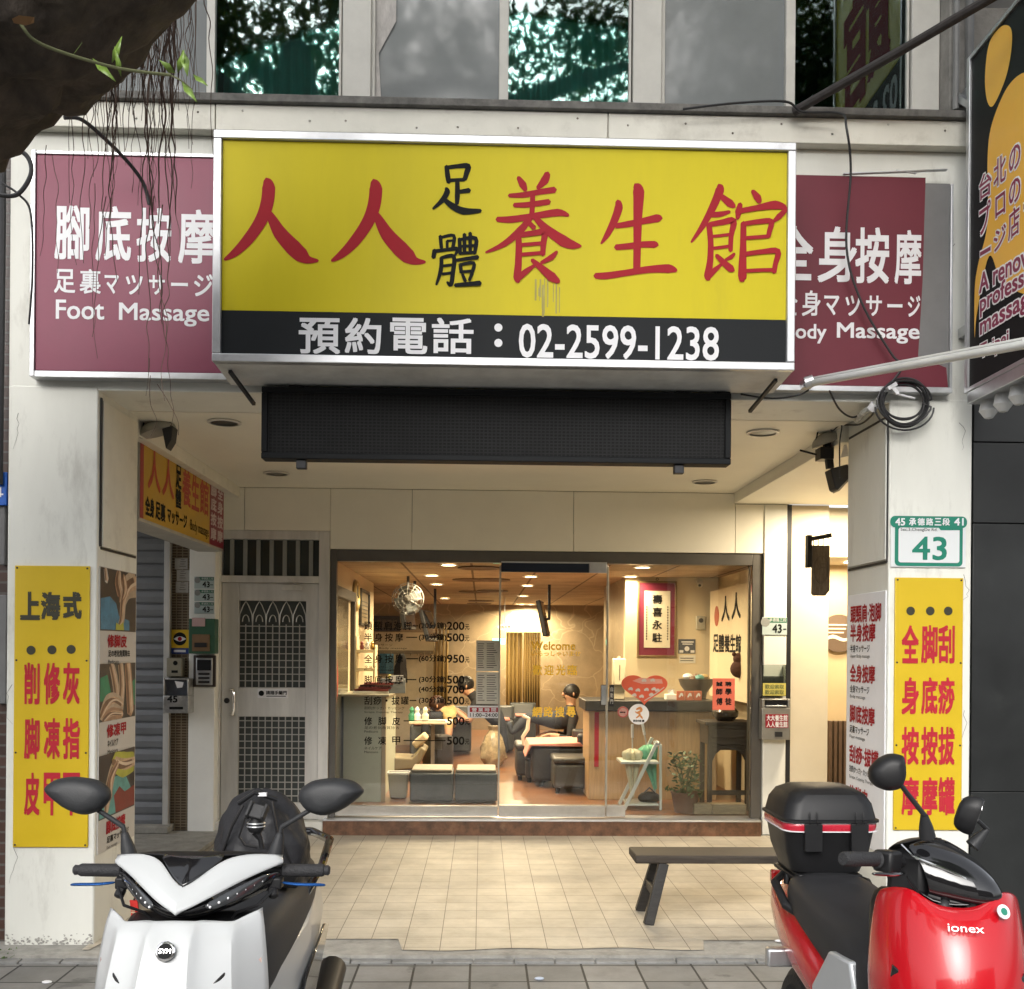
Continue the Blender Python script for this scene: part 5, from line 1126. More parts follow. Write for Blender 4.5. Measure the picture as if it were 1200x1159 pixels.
def curtain(px0, px1, py0, py1, Y, label, n=9):
    x0, x1, z0, z1 = RC(px0, py0, px1, py1, Y); b = TX(); N = n*8
    b.loft([[(x0+(x1-x0)*i/N, Y+.035*math.sin(i*math.pi/4)+.01*math.sin(i*.5), z) for i in range(N+1)] for z in (z0, z1)], cap=False, closed=False)
    return tag(b.build('curtain', gold, solid=.004), label, 'curtain')
curtain(508, 525, 735, 850, YC-.2, 'narrow gold curtain deep inside behind the price sheet', 4)
curtain(593, 612, 741, 862, 15.4, 'gold curtain deep inside, left of the welcome lettering', 4)
curtain(613, 633, 741, 862, 15.2, 'wide gold curtain deep inside behind the welcome lettering', 7)
# wall fan, monitors
YF = 10.4; c = W(478, 702, YF); s = thing('wall_fan', 'white caged fan high on the left inside the shop', 'fan', (c.x, YF, c.z))
b = MB(); cage = mat('fan_wire', (.10, .098, .09), .5, .2)
for r in (.06, .1, .135, .16): b.torus((c.x, YF-.02*(.16-r)*20, c.z), r, .0035, 'Y', 28, 6)
for k in range(12): a_ = k*math.pi/6; b.tube([(c.x, YF-.09, c.z), (c.x+.12*math.cos(a_), YF-.07, c.z+.12*math.sin(a_)), (c.x+.16*math.cos(a_), YF, c.z+.16*math.sin(a_)), (c.x+.1*math.cos(a_), YF+.07, c.z+.1*math.sin(a_))], .003, 5)
b.build('cage', cage, s)
b = MB()
for k in range(4):
    a_ = k*math.pi/2+.4; u = Vector((math.cos(a_), 0, math.sin(a_))); v = Vector((-math.sin(a_), .35, math.cos(a_)))
    b.loft([[Vector((c.x, YF, c.z))+u*r+v*w for w in (-w_, w_)]+[Vector((c.x, YF+.004, c.z))+u*r+v*w for w in (w_, -w_)] for r, w_ in ((.03, .03), (.08, .055), (.135, .05))])
b.build('blade', mat('fan_blade', (.05, .055, .055), .4), s)
b = MB(); b.lathe([(.001, -.03), (.04, -.02), (.05, .03), (.03, .12), (.001, .13)], (c.x, YF, c.z), 'Y', 16); b.tube([(c.x, YF+.1, c.z), (c.x-.01, YF+.14, c.z+.1), (c.x-.01, YF+.14, IC-.002)], .014, 8); b.build('motor', dk, s)
def monitor(px0, py0, px1, py1, Y, label, yaw, tilt):
    x0, x1, z0, z1 = RC(px0, py0, px1, py1, Y); c = Vector(((x0+x1)/2, Y, (z0+z1)/2)); h = z1-z0; s = thing('hanging_monitor', label, 'monitor', c, 'monitors hung from the ceiling')
    M = Matrix.Translation(c) @ Matrix.Rotation(yaw, 4, 'Z') @ Matrix.Rotation(tilt, 4, 'X'); w = h*.62
    b = MB(M); b.box(-w, w, -.02, .03, -h/2, h/2); b.build('monitor_case', black_plastic, s, bev=.008)
    b = MB(M); b.box(-w+.02, w-.02, -.023, -.0205, -h/2+.03, h/2-.02); b.build('screen', mat('screen_glass', (.012, .012, .014), .08), s)
    e = c+Vector((.07, .1, 0)); b = MB(); b.bar(M @ Vector((0, .03, 0)), e, .03, .03); b.bar(e, (e.x, e.y, IC-.001), .03, .03); b.build('ceiling_arm', black_plastic, s)
    return s
monitor(466, 698, 489, 738, 11.2, 'black monitor hanging below the white caged fan', R(80), R(-8))
monitor(495, 715, 510, 752, 12.6, 'black tilted monitor hanging right of the caged fan', R(80), R(-14))
monitor(631, 704, 643, 746, 11.6, 'black tilted monitor hanging over the welcome lettering', R(82), R(-12))
# exit light and arrow sign on the far wall
a = RC(577, 748, 592, 755, 15.0); s = tag(MB().box(a[0], a[1], 15.0, 15.05, a[2], a[3]).build('exit_lamp', emit('exit_green', (.25, .95, .65), 1.6), bev=.005), 'small glowing green exit lamp at the back of the room', 'exit lamp')
s.data.materials[0] = MATS['exit_green']
a = RC(583, 732, 600, 738, 14.6); s = thing('arrow_sign', 'small white arrow sign hanging at the back of the room', 'sign', (a[0], 14.6, a[2]))
b = MB(); b.prism([(a[0], (a[2]+a[3])/2), (a[0]+.04, a[2]-.02), (a[0]+.04, a[2]), (a[1], a[2]), (a[1], a[3]), (a[0]+.04, a[3]), (a[0]+.04, a[3]+.02)], lambda u, v, d=0: Vector((u, d, v)), 14.6, 14.62); b.build('arrow_plate', white_vinyl, s)
b = MB(); b.tube([((a[0]+a[1])/2, 14.61, a[3]), ((a[0]+a[1])/2, 14.61, IC)], .005, 5); b.build('hanger', alu, s)
t = TX(); t.line('洗手間', a[0]+.05, a[1]-.02, a[2]+.015, a[3]-.015, front(14.6), .002, .02); t.build('lettering', dk, s)
# massage chairs with pink towels, receding on the right of the aisle
def recliner(x, y, label, copyof=None):
    if copyof: return dup(copyof, Vector((x, y, 0))-Vector((copyof.location.x, copyof.location.y, 0)), label)
    t = thing('massage_chair', label, 'massage chair', (x, y, zi), 'massage chairs with pink towels')
    MB().box(x-.55, x+.45, y-.34, y+.34, zi+.06, zi+.40).build('base', dk, t, bev=.03, seg=3)
    b = MB(); b.loft([[(x+.30+o, y-.32, z), (x+.30+o, y+.32, z), (x+.52+o, y+.32, z), (x+.52+o, y-.32, z)] for o, z in ((0, zi+.36), (.06, zi+.55), (.14, zi+.72), (.22, zi+.86))]); b.build('backrest', dk, t, bev=.06, seg=4)
    b = MB()
    for sy in (-1, 1): b.box(x-.1, x+.4, y+sy*.30-.05, y+sy*.30+.05, zi+.41, zi+.53)
    b.build('armrest', dk, t, bev=.03, seg=3)
    b = MB(); b.loft([[(x-.62, y-.37, zi+.30), (x-.62, y+.37, zi+.30), (x-.60, y+.37, zi+.32), (x-.60, y-.37, zi+.32)], [(x-.58, y-.37, zi+.43), (x-.58, y+.37, zi+.43), (x-.555, y+.37, zi+.41), (x-.555, y-.37, zi+.41)], [(x-.1, y-.36, zi+.445), (x-.1, y+.36, zi+.445), (x-.1, y+.36, zi+.405), (x-.1, y-.36, zi+.405)], [(x+.3, y-.24, zi+.46), (x+.3, y+.24, zi+.46), (x+.3, y+.24, zi+.405), (x+.3, y-.24, zi+.405)]])
    b.build('towel', pinkt, t, bev=.012)
    b = MB()
    for sx in (-.45, .35):
        for sy in (-.26, .26): b.lathe([(.025, 0), (.03, .06)], (x+sx, y+sy, zi), 'Z', 10)
    b.build('caster', black_plastic, t)
    return t
cc = W(668, 880, 10.6)
c0 = recliner(1.05, 10.45, 'massage chair with pink towel nearest the wooden counter')
names = ['second massage chair with pink towel behind the nearest one', 'third massage chair with pink towel from the wooden counter', 'farthest massage chair with pink towel, below the gold curtains']
for k in range(3): recliner(1.02-.04*k, 11.25+.8*k, names[k], c0)
# dark ottomans in the aisle and a big footstool
def footstool(px0, py0, px1, py1, Y, label, m_=dk, d=.5):
    x0, x1, z0, z1 = RC(px0, py0, px1, py1, Y); t = thing('footstool', label, 'footstool', ((x0+x1)/2, Y, zi)); zz = W((px0+px1)/2, py0, Y).z
    MB().box(x0, x1, Y, Y+d, zi+.05, zz-.06).build('base', m_, t, bev=.03, seg=3)
    MB().box(x0-.01, x1+.01, Y-.01, Y+d, zz-.059, zz).build('cushion', m_, t, bev=.025, seg=3)
    b = MB()
    for sx in (x0+.04, x1-.04):
        for sy in (Y+.05, Y+d-.05): b.lathe([(.02, 0), (.024, .05)], (sx, sy, zi), 'Z', 10)
    b.build('foot', black_plastic, t); return t
footstool(605, 872, 646, 915, 10.6, 'low dark footstool in the middle of the aisle')
footstool(649, 888, 695, 931, 9.65, 'dark footstool with flat cushion in front of the wooden counter', mat('stool_dark', (.055, .052, .045), .4, var=.2))
footstool(616, 884, 642, 915, 10.45, 'small dark footstool touching the low one in the aisle')
q = TX(); c = W(616, 850, 10.6); tag(MB().tube([(c.x-.03, 10.6, c.z+.10), (c.x+.03, 10.6, c.z+.07), (c.x+.02, 10.6, c.z-.04), (c.x-.03, 10.6, c.z-.12), (c.x-.02, 10.6, c.z-.2), (c.x+.03, 10.6, c.z-.235)], [.02, .022, .022, .02, .016, .01], 10).build('white_armrest', mat('arm_white', (.55, .52, .44), .4)), 'white curved armrest standing over the low aisle footstool', 'armrest')
# grey chair row on the left deep side
def sofa(px0, py0, px1, py1, Y, label):
    x0, x1, z0, z1 = RC(px0, py0, px1, py1, Y); t = thing('grey_recliner', label, 'recliner', ((x0+x1)/2, Y, zi), 'grey recliners along the left aisle')
    MB().box(x0, x1, Y, Y+.6, zi+.03, zi+.42).build('base', dg, t, bev=.03, seg=3)
    b = MB(); b.loft([[(x0-.02, Y+o, z), (x1+.02, Y+o, z), (x1+.02, Y+o+.2, z), (x0-.02, Y+o+.2, z)] for o, z in ((.3, zi+.4), (.42, zi+.62), (.5, z1))]); b.build('backrest', dg, t, bev=.05, seg=3)
    b = MB(); b.box(x0+.05, x1-.05, Y-.02, Y+.45, zi+.421, zi+.45); b.build('towel', pinkt, t, bev=.01); return t
sofa(575, 838, 602, 888, 13.4, 'grey recliner deep inside, right of the leaning masseur')
sofa(600, 848, 628, 880, 14.2, 'grey recliner with pink towel deep inside below the gold curtain')
sofa(505, 842, 552, 886, 13.2, 'grey recliner under the leaning masseur')
sofa(480, 846, 506, 880, 12.6, 'grey recliner with pink towel behind the small tray table')
# round dark barrel stool, tray table, khaki footrest
c = W(513, 898, 11.75); s = thing('barrel_stool', 'round black stool with a grey plate beneath the tray table', 'stool', (c.x, 11.75, zi))
MB().lathe([(.001, .0), (.15, 0), (.175, .04), (.18, .3), (.165, .36), (.13, .375), (.001, .375)], (c.x, 11.75, zi), 'Z', 28).build('stool_body', dk, s)
b = MB(); b.box(c.x-.11, c.x+.05, 11.55, 11.565, zi+.22, zi+.32); b.build('plate', dg, s, bev=.004)
x0, x1, z0, z1 = RC(480, 845, 530, 848, 11.4); s = thing('tray_table', 'thin white tray table on a single post behind the ottomans', 'table', ((x0+x1)/2, 11.4, zi))
MB().box(x0, x1, 11.3, 11.7, z1-.03, z1).build('table_top', mat('tray_cream', (.60, .54, .42), .4), s, bev=.006)
b = MB(); b.box((x0+x1)/2-.0, (x0+x1)/2+.04, 11.42, 11.46, zi, z1-.031); b.box((x0+x1)/2-.2, (x0+x1)/2+.2, 11.36, 11.5, zi, zi+.02); b.build('post', mat('post_grey', (.2, .18, .16), .4, .4), s)
for k, (dx, m_, lab) in enumerate(((.08, white_vinyl, 'white lidded jar on the tray table'), (.17, mat('figure_white', (.6, .58, .5), .5), 'white figurine bottle on the tray table'), (.02, pr_green, 'small green pot on the tray table'))):
    tag(MB().lathe([(.001, 0), (.035, 0), (.04, .06), (.02, .09), (.028, .12), (.015, .15), (.001, .155)], (x0+dx, 11.45, z1+.001), 'Z', 14).build('tray_jar', m_), lab, 'jar')
c = W(478, 885, 10.6); s = thing('khaki_footrest', 'khaki padded foot rest with folded towel left of the barrel stool', 'foot rest', (c.x, 10.6, zi))
kh = mat('khaki', (.20, .165, .10), .5, var=.15); b = MB(); b.loft([[(c.x-.2, y, zi+.1), (c.x-.2, y, zi+.25), (c.x+.05, y, zi+.24), (c.x+.14, y, zi+.36), (c.x+.2, y, zi+.32), (c.x+.1, y, zi+.13)] for y in (10.5, 10.95)]); b.build('cushion', kh, s, bev=.02, seg=3)
MB().box(c.x-.2, c.x+.1, 10.52, 10.93, zi, zi+.099).build('base', dk, s, bev=.01)
b = MB(Matrix.Translation((c.x+.13, 10.7, zi+.40)) @ Matrix.Rotation(-.7, 4, 'Y')); b.box(-.08, .08, -.15, .15, -.03, .05); b.build('folded_towel', mat('towel_tan', (.45, .36, .24), .9, var=.2, vs=15), s, bev=.02, seg=3)
c = W(578, 878, 11.9); s = thing('rubbish_bag', 'clear plastic bag with brown contents beside the left aisle', 'bag', (c.x, 11.9, zi))
b = MB(); rr = []
for h, r in ((0, .09), (.1, .15), (.22, .14), (.34, .1), (.42, .05), (.47, .07)): rr.append([(c.x+r*(1+.12*math.sin(5*a+h*20))*math.cos(a), 11.9+r*math.sin(a), zi+h) for a in [2*math.pi*k/18 for k in range(18)]])
b.loft(rr); b.build('bag_skin', mat('bag_skin', (.30, .24, .15), .25, var=.5, vs=12), s)
# wooden counter with dark top
yc = 9.3; x0 = W(690, 880, yc).x; x1 = xR-.25; zt_ = W(760, 822, yc).z
s = thing('wooden_counter', 'light wooden counter with dark worktop and red pillar strip', 'counter', (x0, yc, zi))
MB().box(x0, x1, yc, yc+.55, zi, zt_-.09).build('counter_front', wood_mid, s, bev=.004)
MB().box(x0-.04, x1, yc-.05, yc+.6, zt_-.088, zt_+.01).build('worktop', dk, s, bev=.01)
MB().box(x0+.05, x0+.09, yc-.006, yc-.001, zi+.3, zt_-.1).build('red_strip', red_vinyl, s)
MB().box(x0+.01, x1-.01, yc+.02, yc+.5, zi-.0, zi+.001).build('kick', dk, s)
# things on the counter
ztop = zt_+.011
a = RC(718, 769, 733, 821, yc+.1); s = thing('soap_dispenser', 'tall cream dispenser standing on the wooden counter by the door', 'dispenser', (a[0], yc+.1, ztop))
MB().box(a[0]+.005, a[1]-.005, yc+.1, yc+.16, ztop, a[3]-.1).build('column', mat('disp_cream', (.66, .58, .42), .4), s, bev=.006)
MB().box(a[0], a[1], yc+.06, yc+.18, a[3]-.27, a[3]-.02).build('head', MATS['disp_cream'], s, bev=.012)
MB().lathe([(.001, 0), (.015, 0), (.012, .02), (.001, .022)], ((a[0]+a[1])/2, yc+.12, a[3]-.02), 'Z', 12).build('knob', MATS['disp_cream'], s)
MB().box((a[0]+a[1])/2-.003, (a[0]+a[1])/2+.003, yc+.057, yc+.06, a[3]-.22, a[3]-.08).build('level_slot', dk, s)
a = RC(796, 786, 836, 805, yc+.3); s = thing('fruit_bowl', 'wide dark wooden bowl of odds and ends on the counter', 'bowl', ((a[0]+a[1])/2, yc+.3, ztop))
cx_ = (a[0]+a[1])/2; b = MB(); b.lathe([(.001, .0), (.09, .0), (.1, .06), (.15, .13), (.17, .19), (.155, .19), (.13, .13), (.001, .1)], (cx_, yc+.3, ztop), 'Z', 28); b.build('bowl', mat('bowl_dark', (.06, .045, .03), .35), s)
for k in range(9): a_ = k*.7; MB().ball((cx_+.09*math.cos(a_), yc+.3+.06*math.sin(a_), ztop+.19+.01*(k % 3)), .035+.006*(k % 2), 6, (1.2, 1, .8)).build('fruit', [mat('fruit_tan', (.45, .33, .15), .5), white_vinyl, mat('fruit_brown', (.16, .09, .05), .5), pr_teal][k % 4], s)
s = thing('red_packets', 'row of red and white gift packets along the counter edge', 'packets', (W(805, 812, yc).x, yc, ztop))
for k in range(3):
    a = RC(794+10*k, 807, 803+10*k, 817, yc); MB().box(a[0], a[1], yc+.02, yc+.05, ztop, ztop+.085).build('packet', [mat('packet_red', (.45, .12, .06), .5), mat('packet_cream', (.6, .45, .3), .5), MATS['packet_red']][k] if 0 else mat('packet_red', (.45, .12, .06), .5), s, bev=.002)
    t = TX(); t.stroke([(a[0]+.02, ztop+.03, .006), (a[0]+.04, ztop+.06, .01), (a[1]-.02, ztop+.04, .006)], front(yc+.02), .002); t.build('packet_print', white_vinyl, s)
q = thing('tissue_box', 'small cream box lying on the counter left of the bowl', 'box', (W(786, 815, yc).x, yc+.1, ztop)); c = W(788, 815, yc+.1)
MB().box(c.x-.06, c.x+.05, yc+.08, yc+.2, ztop, ztop+.05).build('box', paper, q, bev=.004); b = MB(); b.loft([[(c.x-.03, yc+.13, ztop+.051), (c.x+.02, yc+.13, ztop+.051), (c.x+.02, yc+.15, ztop+.051), (c.x-.03, yc+.15, ztop+.051)], [(c.x-.04, yc+.12, ztop+.09), (c.x+.01, yc+.14, ztop+.1), (c.x+.03, yc+.16, ztop+.09), (c.x-.02, yc+.15, ztop+.085)]]); b.build('tissue', white_vinyl, q)
# calligraphy scroll
Y = YK-.03; x0, x1, z0, z1 = RC(747, 681, 793, 770, Y); s = thing('calligraphy_scroll', 'framed calligraphy on a maroon mount on the cream wall', 'picture', (x0, YK, z0))
fm = mat('gilt_frame', (.20, .13, .055), .4, .2); b = MB(); w_ = .018
b.box(x0, x1, Y, YK-.001, z0, z0+w_); b.box(x0, x1, Y, YK-.001, z1-w_, z1); b.box(x0, x0+w_, Y, YK-.001, z0+w_+.001, z1-w_-.001); b.box(x1-w_, x1, Y, YK-.001, z0+w_+.001, z1-w_-.001); b.build('frame', fm, s, bev=.003)
MB().box(x0+w_+.001, x1-w_-.001, Y+.01, YK-.001, z0+w_+.001, z1-w_-.001).build('mount', mat('mount_maroon', (.17, .012, .035), .6), s)
a = RC(755, 692.5, 785.5, 759, Y); MB().box(a[0], a[1], Y+.006, Y+.0095, a[2], a[3]).build('scroll_paper', mat('scroll_cream', (.66, .60, .46), .7), s)
t = TX(); fr = front(Y+.006)
h = (a[3]-a[2])
for i, ch in enumerate(('壽', '喜', '永', '駐')): t.line(ch, a[0]+.085, a[1]-.085, a[3]-.03-h*.225*(i+1)+.03, a[3]-.02-h*.225*i-.02, fr, .002, .022)
for k in range(13):
    for u in (a[0]+.025, a[1]-.025): t.rect(u-.006, u+.006, a[3]-.17-k*.027, a[3]-.155-k*.027, fr, .002)
t.build('brush_writing', black_vinyl, s)
b = MB(); b.torus(((x0+x1)/2, Y+.01, z1+.02), .012, .003, 'Y', 14, 6); b.build('hook', dk, s)
# camera, intercom, posters on the cream wall
c = W(819, 682, YK); s = thing('dome_camera', 'small white camera on the cream wall right of the calligraphy', 'camera', c)
b = MB(); b.lathe([(.001, 0), (.03, 0), (.03, -.05), (.001, -.051)], (c.x, YK-.001, c.z), 'Y', 16); b.ball((c.x-.0, YK-.06, c.z-.03), .03, 8); b.build('housing', mat('camera_white', (.55, .5, .4), .4), s)
MB().ball((c.x-.008, YK-.082, c.z-.04), .014, 6).build('lens', black_plastic, s)
a = RC(816, 722, 827, 738, YK-.03); s = thing('wall_intercom', 'grey intercom handset on the cream wall', 'intercom', (a[0], YK, a[2])); MB().box(a[0], a[1], YK-.03, YK-.001, a[2], a[3]).build('case', mat('intercom_grey', (.40, .38, .30), .4), s, bev=.008); MB().lathe([(.02, -.0), (.024, -.006), (.001, -.007)], ((a[0]+a[1])/2, YK-.03, a[3]-.045), 'Y', 16).build('speaker', dk, s)
a = RC(795, 749, 815, 766, YK-.004); s = thing('wall_poster', 'small blue and white poster low on the cream wall', 'poster', (a[0], YK, a[2])); MB().box(a[0], a[1], YK-.004, YK-.001, a[2], a[3]).build('poster_sheet', mat('poster_navy', (.05, .06, .085), .5), s)
t = TX(); fr = front(YK-.004); t.line('WELCOME TO', a[0]+.03, a[1]-.02, a[3]-.04, a[3]-.02, fr, .002, .02) if 0 else t.rect(a[0]+.03, a[1]-.02, a[3]-.035, a[3]-.022, fr); t.rect(a[0]+.04, a[1]-.03, a[3]-.055, a[3]-.045, fr); t.disc((a[0]+a[1])/2, a[2]+.05, .025, fr); t.rect(a[0]+.01, a[0]+.05, a[2]+.01, a[2]+.035, fr); t.rect(a[1]-.05, a[1]-.01, a[2]+.01, a[2]+.035, fr); t.build('poster_print', white_vinyl, s)
a = RC(796, 768, 815, 777, YK-.004); s = thing('wall_note', 'pale printed note under the blue poster', 'note', (a[0], YK, a[2])); MB().box(a[0], a[1], YK-.004, YK-.001, a[2], a[3]).build('note_sheet', paper, s)
t = TX()
for k in range(2): t.rect(a[0]+.01, a[1]-.02, a[2]+.02+.025*k, a[2]+.028+.025*k, front(YK-.004))
t.build('print', dk, s)
# black lettering on the side pane by the right wall
XG = W(845, 720, 9.1).x; s = thing('side_panel', 'cream side panel with black shop name lettering beside the cream wall', 'panel', (XG, 9.3, zi)); 
XG = 2.28
MB().box(XG, XG+.008, 8.7, 10.2, zt_+.02, IC-.15).build('panel', MATS['counter_wall'], s)
b = MB(); b.box(XG-.012, XG+.018, 8.66, 8.699, zi, IC-.002); b.build('panel_post', frame_m, s)
fr = side_l(XG); t = TX()
def sp(body, px0, py0, px1, py1, bold=.03):
    p0 = WX(px0, py0, XG); p1 = WX(px1, py1, XG); zz = sorted((p0.z, p1.z)); uu = sorted((-p0.y, -p1.y)); t.line(body, uu[0], uu[1], zz[0], zz[1], fr, .002, .025)
sp('人', 846, 700, 855, 727); sp('人', 858, 696, 868, 724)
for k, ch in enumerate('足體養生館'): sp(ch, 836+6.6*k, 744, 842+6.6*k, 764)
t.build('black_lettering', black_vinyl, s)
t = TX(); p = WX(840, 722, XG); t.disc(-p.y, p.z, .1, fr, .002, 24, .1); t.build('red_emblem', mat('emblem_red', (.35, .07, .03), .5), s)
# brown bag hung at the right end
c = W(866, 784, 9.0); s = thing('hanging_bag', 'dark brown teddy shaped cloth bag hanging at the right end', 'bag', c); b = MB(); b.ball((c.x, 9.0, c.z), .08, 8, (1, .6, 1)); b.ball((c.x, 9.0, c.z+.09), .055, 8, (1, .7, 1)); b.ball((c.x-.045, 9, c.z+.13), .02, 6); b.ball((c.x+.045, 9, c.z+.13), .02, 6); b.build('bag_body', mat('bag_brown', (.07, .025, .015), .8, bump=.4), s); MB().tube([(c.x, 9, c.z+.13), (c.x+.01, 9, c.z+.25), (c.x+.02, 9.0, c.z+.34)], .006, 6).build('strap', dk, s)
# dark carved cabinet with a jar
yc2 = 8.75; x0, x1, z0, z1 = RC(826, 846, 884, 940, yc2); zc_ = W(850, 846, yc2).z
s = thing('carved_cabinet', 'tall dark carved wooden side table at the right end', 'cabinet', (x0, yc2, zi))
b = MB(); b.box(x0, x1, yc2, yc2+.38, zc_-.03, zc_); b.build('table_top', wood_dark, s, bev=.004)
MB().box(x0+.03, x1-.03, yc2+.02, yc2+.36, zc_-.2, zc_-.031).build('drawer_case', wood_dark, s, bev=.003)
MB().box(x0+.06, x1-.06, yc2+.01, yc2+.019, zc_-.14, zc_-.06).build('drawer', wood_dark, s, bev=.004)
for sx in (x0+.03, x1-.07):
    for sy in (yc2+.02, yc2+.32): MB().box(sx, sx+.04, sy, sy+.04, zi, zc_-.201).build('leg', wood_dark, s, bev=.004)
b = MB(); b.box(x0+.071, x1-.071, yc2+.03, yc2+.05, zc_-.245, zc_-.202); b.prism([(x0+.071, zc_-.246), (x0+.14, zc_-.246), (x0+.1, zc_-.28), (x0+.071, zc_-.34)], lambda u, v, d=0: Vector((u, d, v)), yc2+.03, yc2+.05); b.prism([(x1-.071, zc_-.246), (x1-.14, zc_-.246), (x1-.1, zc_-.28), (x1-.071, zc_-.34)], lambda u, v, d=0: Vector((u, d, v)), yc2+.03, yc2+.05); b.box(x0+.071, x1-.071, yc2+.03, yc2+.05, zi+.12, zi+.16); b.build('carved_apron', wood_dark, s)
cx_ = W(850, 838, yc2+.15).x; s = thing('brown_jar', 'squat dark brown jar on the carved cabinet behind the red paper', 'jar', (cx_, yc2+.15, zc_)); MB().lathe([(.001, 0), (.07, 0), (.11, .04), (.115, .08), (.08, .12), (.085, .14), (.07, .14), (.001, .1)], (cx_, yc2+.15, zc_+.001), 'Z', 24).build('jar', mat('jar_brown', (.04, .03, .022), .25), s)
# timber blocks on the floor
for k, (a0_, a1_) in enumerate(((813, 833.5), (834.5, 874))):
    x0, x1, z0, z1 = RC(a0_, 943, a1_, 956, YB+.2); tag(MB().box(x0, x1, YB+.18, YB+.3, zi-.0+.002, zi+.085).build('timber_block', mat('timber', (.22, .165, .10), .6, var=.3, vs=12, stretch=(1, 6, 6)), bev=.003), ['short timber block on the floor behind the right pane', 'long timber block on the floor behind the right pane'][k], 'timber block')
# white stepladder
Y = 8.72; st_w = mat('ladder_white', (.52, .54, .50), .4, .2); s = thing('stepladder', 'small white folding stepladder holding umbrellas behind the right pane', 'stepladder', (W(755, 950, Y).x, Y, zi))
p = lambda px, py, dy=0: W(px, py, Y+dy)
for dy in (0, .30):
    a = p(731, 950); c = p(771, 868); a.y += dy; c.y += dy; a.z = zi; MB().bar(a, c, .022, .03).build('rail', st_w, s, bev=.003)
    a = p(774, 952); c = p(772, 872); a.y += dy; c.y += dy; a.z = zi; MB().bar(a, c+Vector((.015, 0, 0)), .022, .026).build('leg', st_w, s, bev=.003)
a = p(728, 891); c = p(772, 894); MB().box(a.x, c.x, Y+.0, Y+.32, c.z-.012, c.z+.012).build('step', st_w, s, bev=.004)
a = p(735, 941); c = p(772, 943); MB().box(a.x, c.x, Y+.0, Y+.32, c.z-.012, c.z+.006).build('step', st_w, s, bev=.004)
b = MB(); b.ball(p(771, 871)+Vector((0, -.01, 0)), .02, 6); b.build('hinge', alu, s)
# two closed umbrellas leaning in the ladder
def umbrella(px, py, top, Y, m_, label, lean):
    c = W(px, py, Y); h = W(px, top, Y); s = thing('closed_umbrella', label, 'umbrella', (c.x, Y, c.z)); ax = (h-c); ax += Vector((lean, 0, 0)); L_ = ax.length; ax.normalize()
    q = ax.to_track_quat('Z', 'Y').to_matrix().to_4x4(); M = Matrix.Translation(c) @ q; b = MB(M); rings = []
    for t_, r in ((0, .012), (.15, .022), (.45, .05), (.62, .075), (.66, .07), (.70, .03)):
        rings.append([(r*(1+.25*math.cos(8*a))*math.cos(a), r*(1+.25*math.cos(8*a))*math.sin(a), t_*L_) for a in [2*math.pi*k/32 for k in range(32)]])
    b.loft(rings); b.build('canopy', m_, s)
    b = MB(M); b.tube([(0, 0, .68*L_), (0, 0, .95*L_)], .006, 8); b.build('shaft', alu, s); b = MB(M); b.tube([(0, 0, .86*L_), (0, 0, L_), (.0, 0, L_+.03)], .012, 8); b.build('handle', white_vinyl, s)
umbrella(741, 935, 853, 8.86, mat('umbrella_cream', (.52, .48, .33), .5, var=.1), 'cream folded umbrella standing in the stepladder', 0)
umbrella(768, 925, 851, 8.93, mat('umbrella_mint', (.14, .40, .24), .5, var=.1), 'mint green folded umbrella leaning in the stepladder', -.11)
c = W(762, 936, 8.8); s = thing('black_shoes_bag', 'black bag lying on the lowest step of the stepladder', 'bag', (c.x, 8.8, c.z-.05)); b = MB(); b.ball((c.x, 8.86, c.z+.0), .1, 8, (1, .7, .55)); b.build('bag_body', black_plastic, s); MB().tube([(c.x-.06, 8.85, c.z+.03), (c.x, 8.84, c.z+.09), (c.x+.06, 8.85, c.z+.03)], .008, 6).build('handle', black_plastic, s)
# leafy pot plant
c = W(803, 945, 8.62); s = thing('potted_plant', 'dark leafy potted plant behind the right pane', 'plant', (c.x, 8.62, zi)); MB().lathe([(.001, 0), (.09, 0), (.12, .16), (.13, .17), (.11, .17), (.1, .14), (.001, .14)], (c.x, 8.62, zi), 'Z', 20).build('pot', mat('clay_pot', (.12, .06, .04), .6), s)
b = TX()
for k in range(300):
    a_ = rnd.uniform(0, 6.28); h = rnd.uniform(.15, .5); r = rnd.uniform(.02, .17)*(1-.4*(h-.15)); q = Vector((c.x+r*math.cos(a_), 8.62+r*math.sin(a_), zi+h)); u = Vector((rnd.gauss(0, 1), rnd.gauss(0, 1), rnd.gauss(0, .6))).normalized()*.03; v = u.cross(Vector((rnd.gauss(0, 1), rnd.gauss(0, 1), 1))).normalized()*.012
    b.add([q-u, q+v, q+u, q-v], [(0, 1, 2, 3)])
b.build('foliage', mat('pot_leaf', (.05, .085, .03), .5, var=.4, vs=30), s)
b = MB()
for k in range(6): b.tube([(c.x, 8.62, zi+.13), (c.x+.05*math.cos(k), 8.62+.05*math.sin(k), zi+.3), (c.x+.1*math.cos(k), 8.62+.1*math.sin(k), zi+.45)], .005, 5)
b.build('stem', mat('stem', (.08, .07, .03), .7), s)
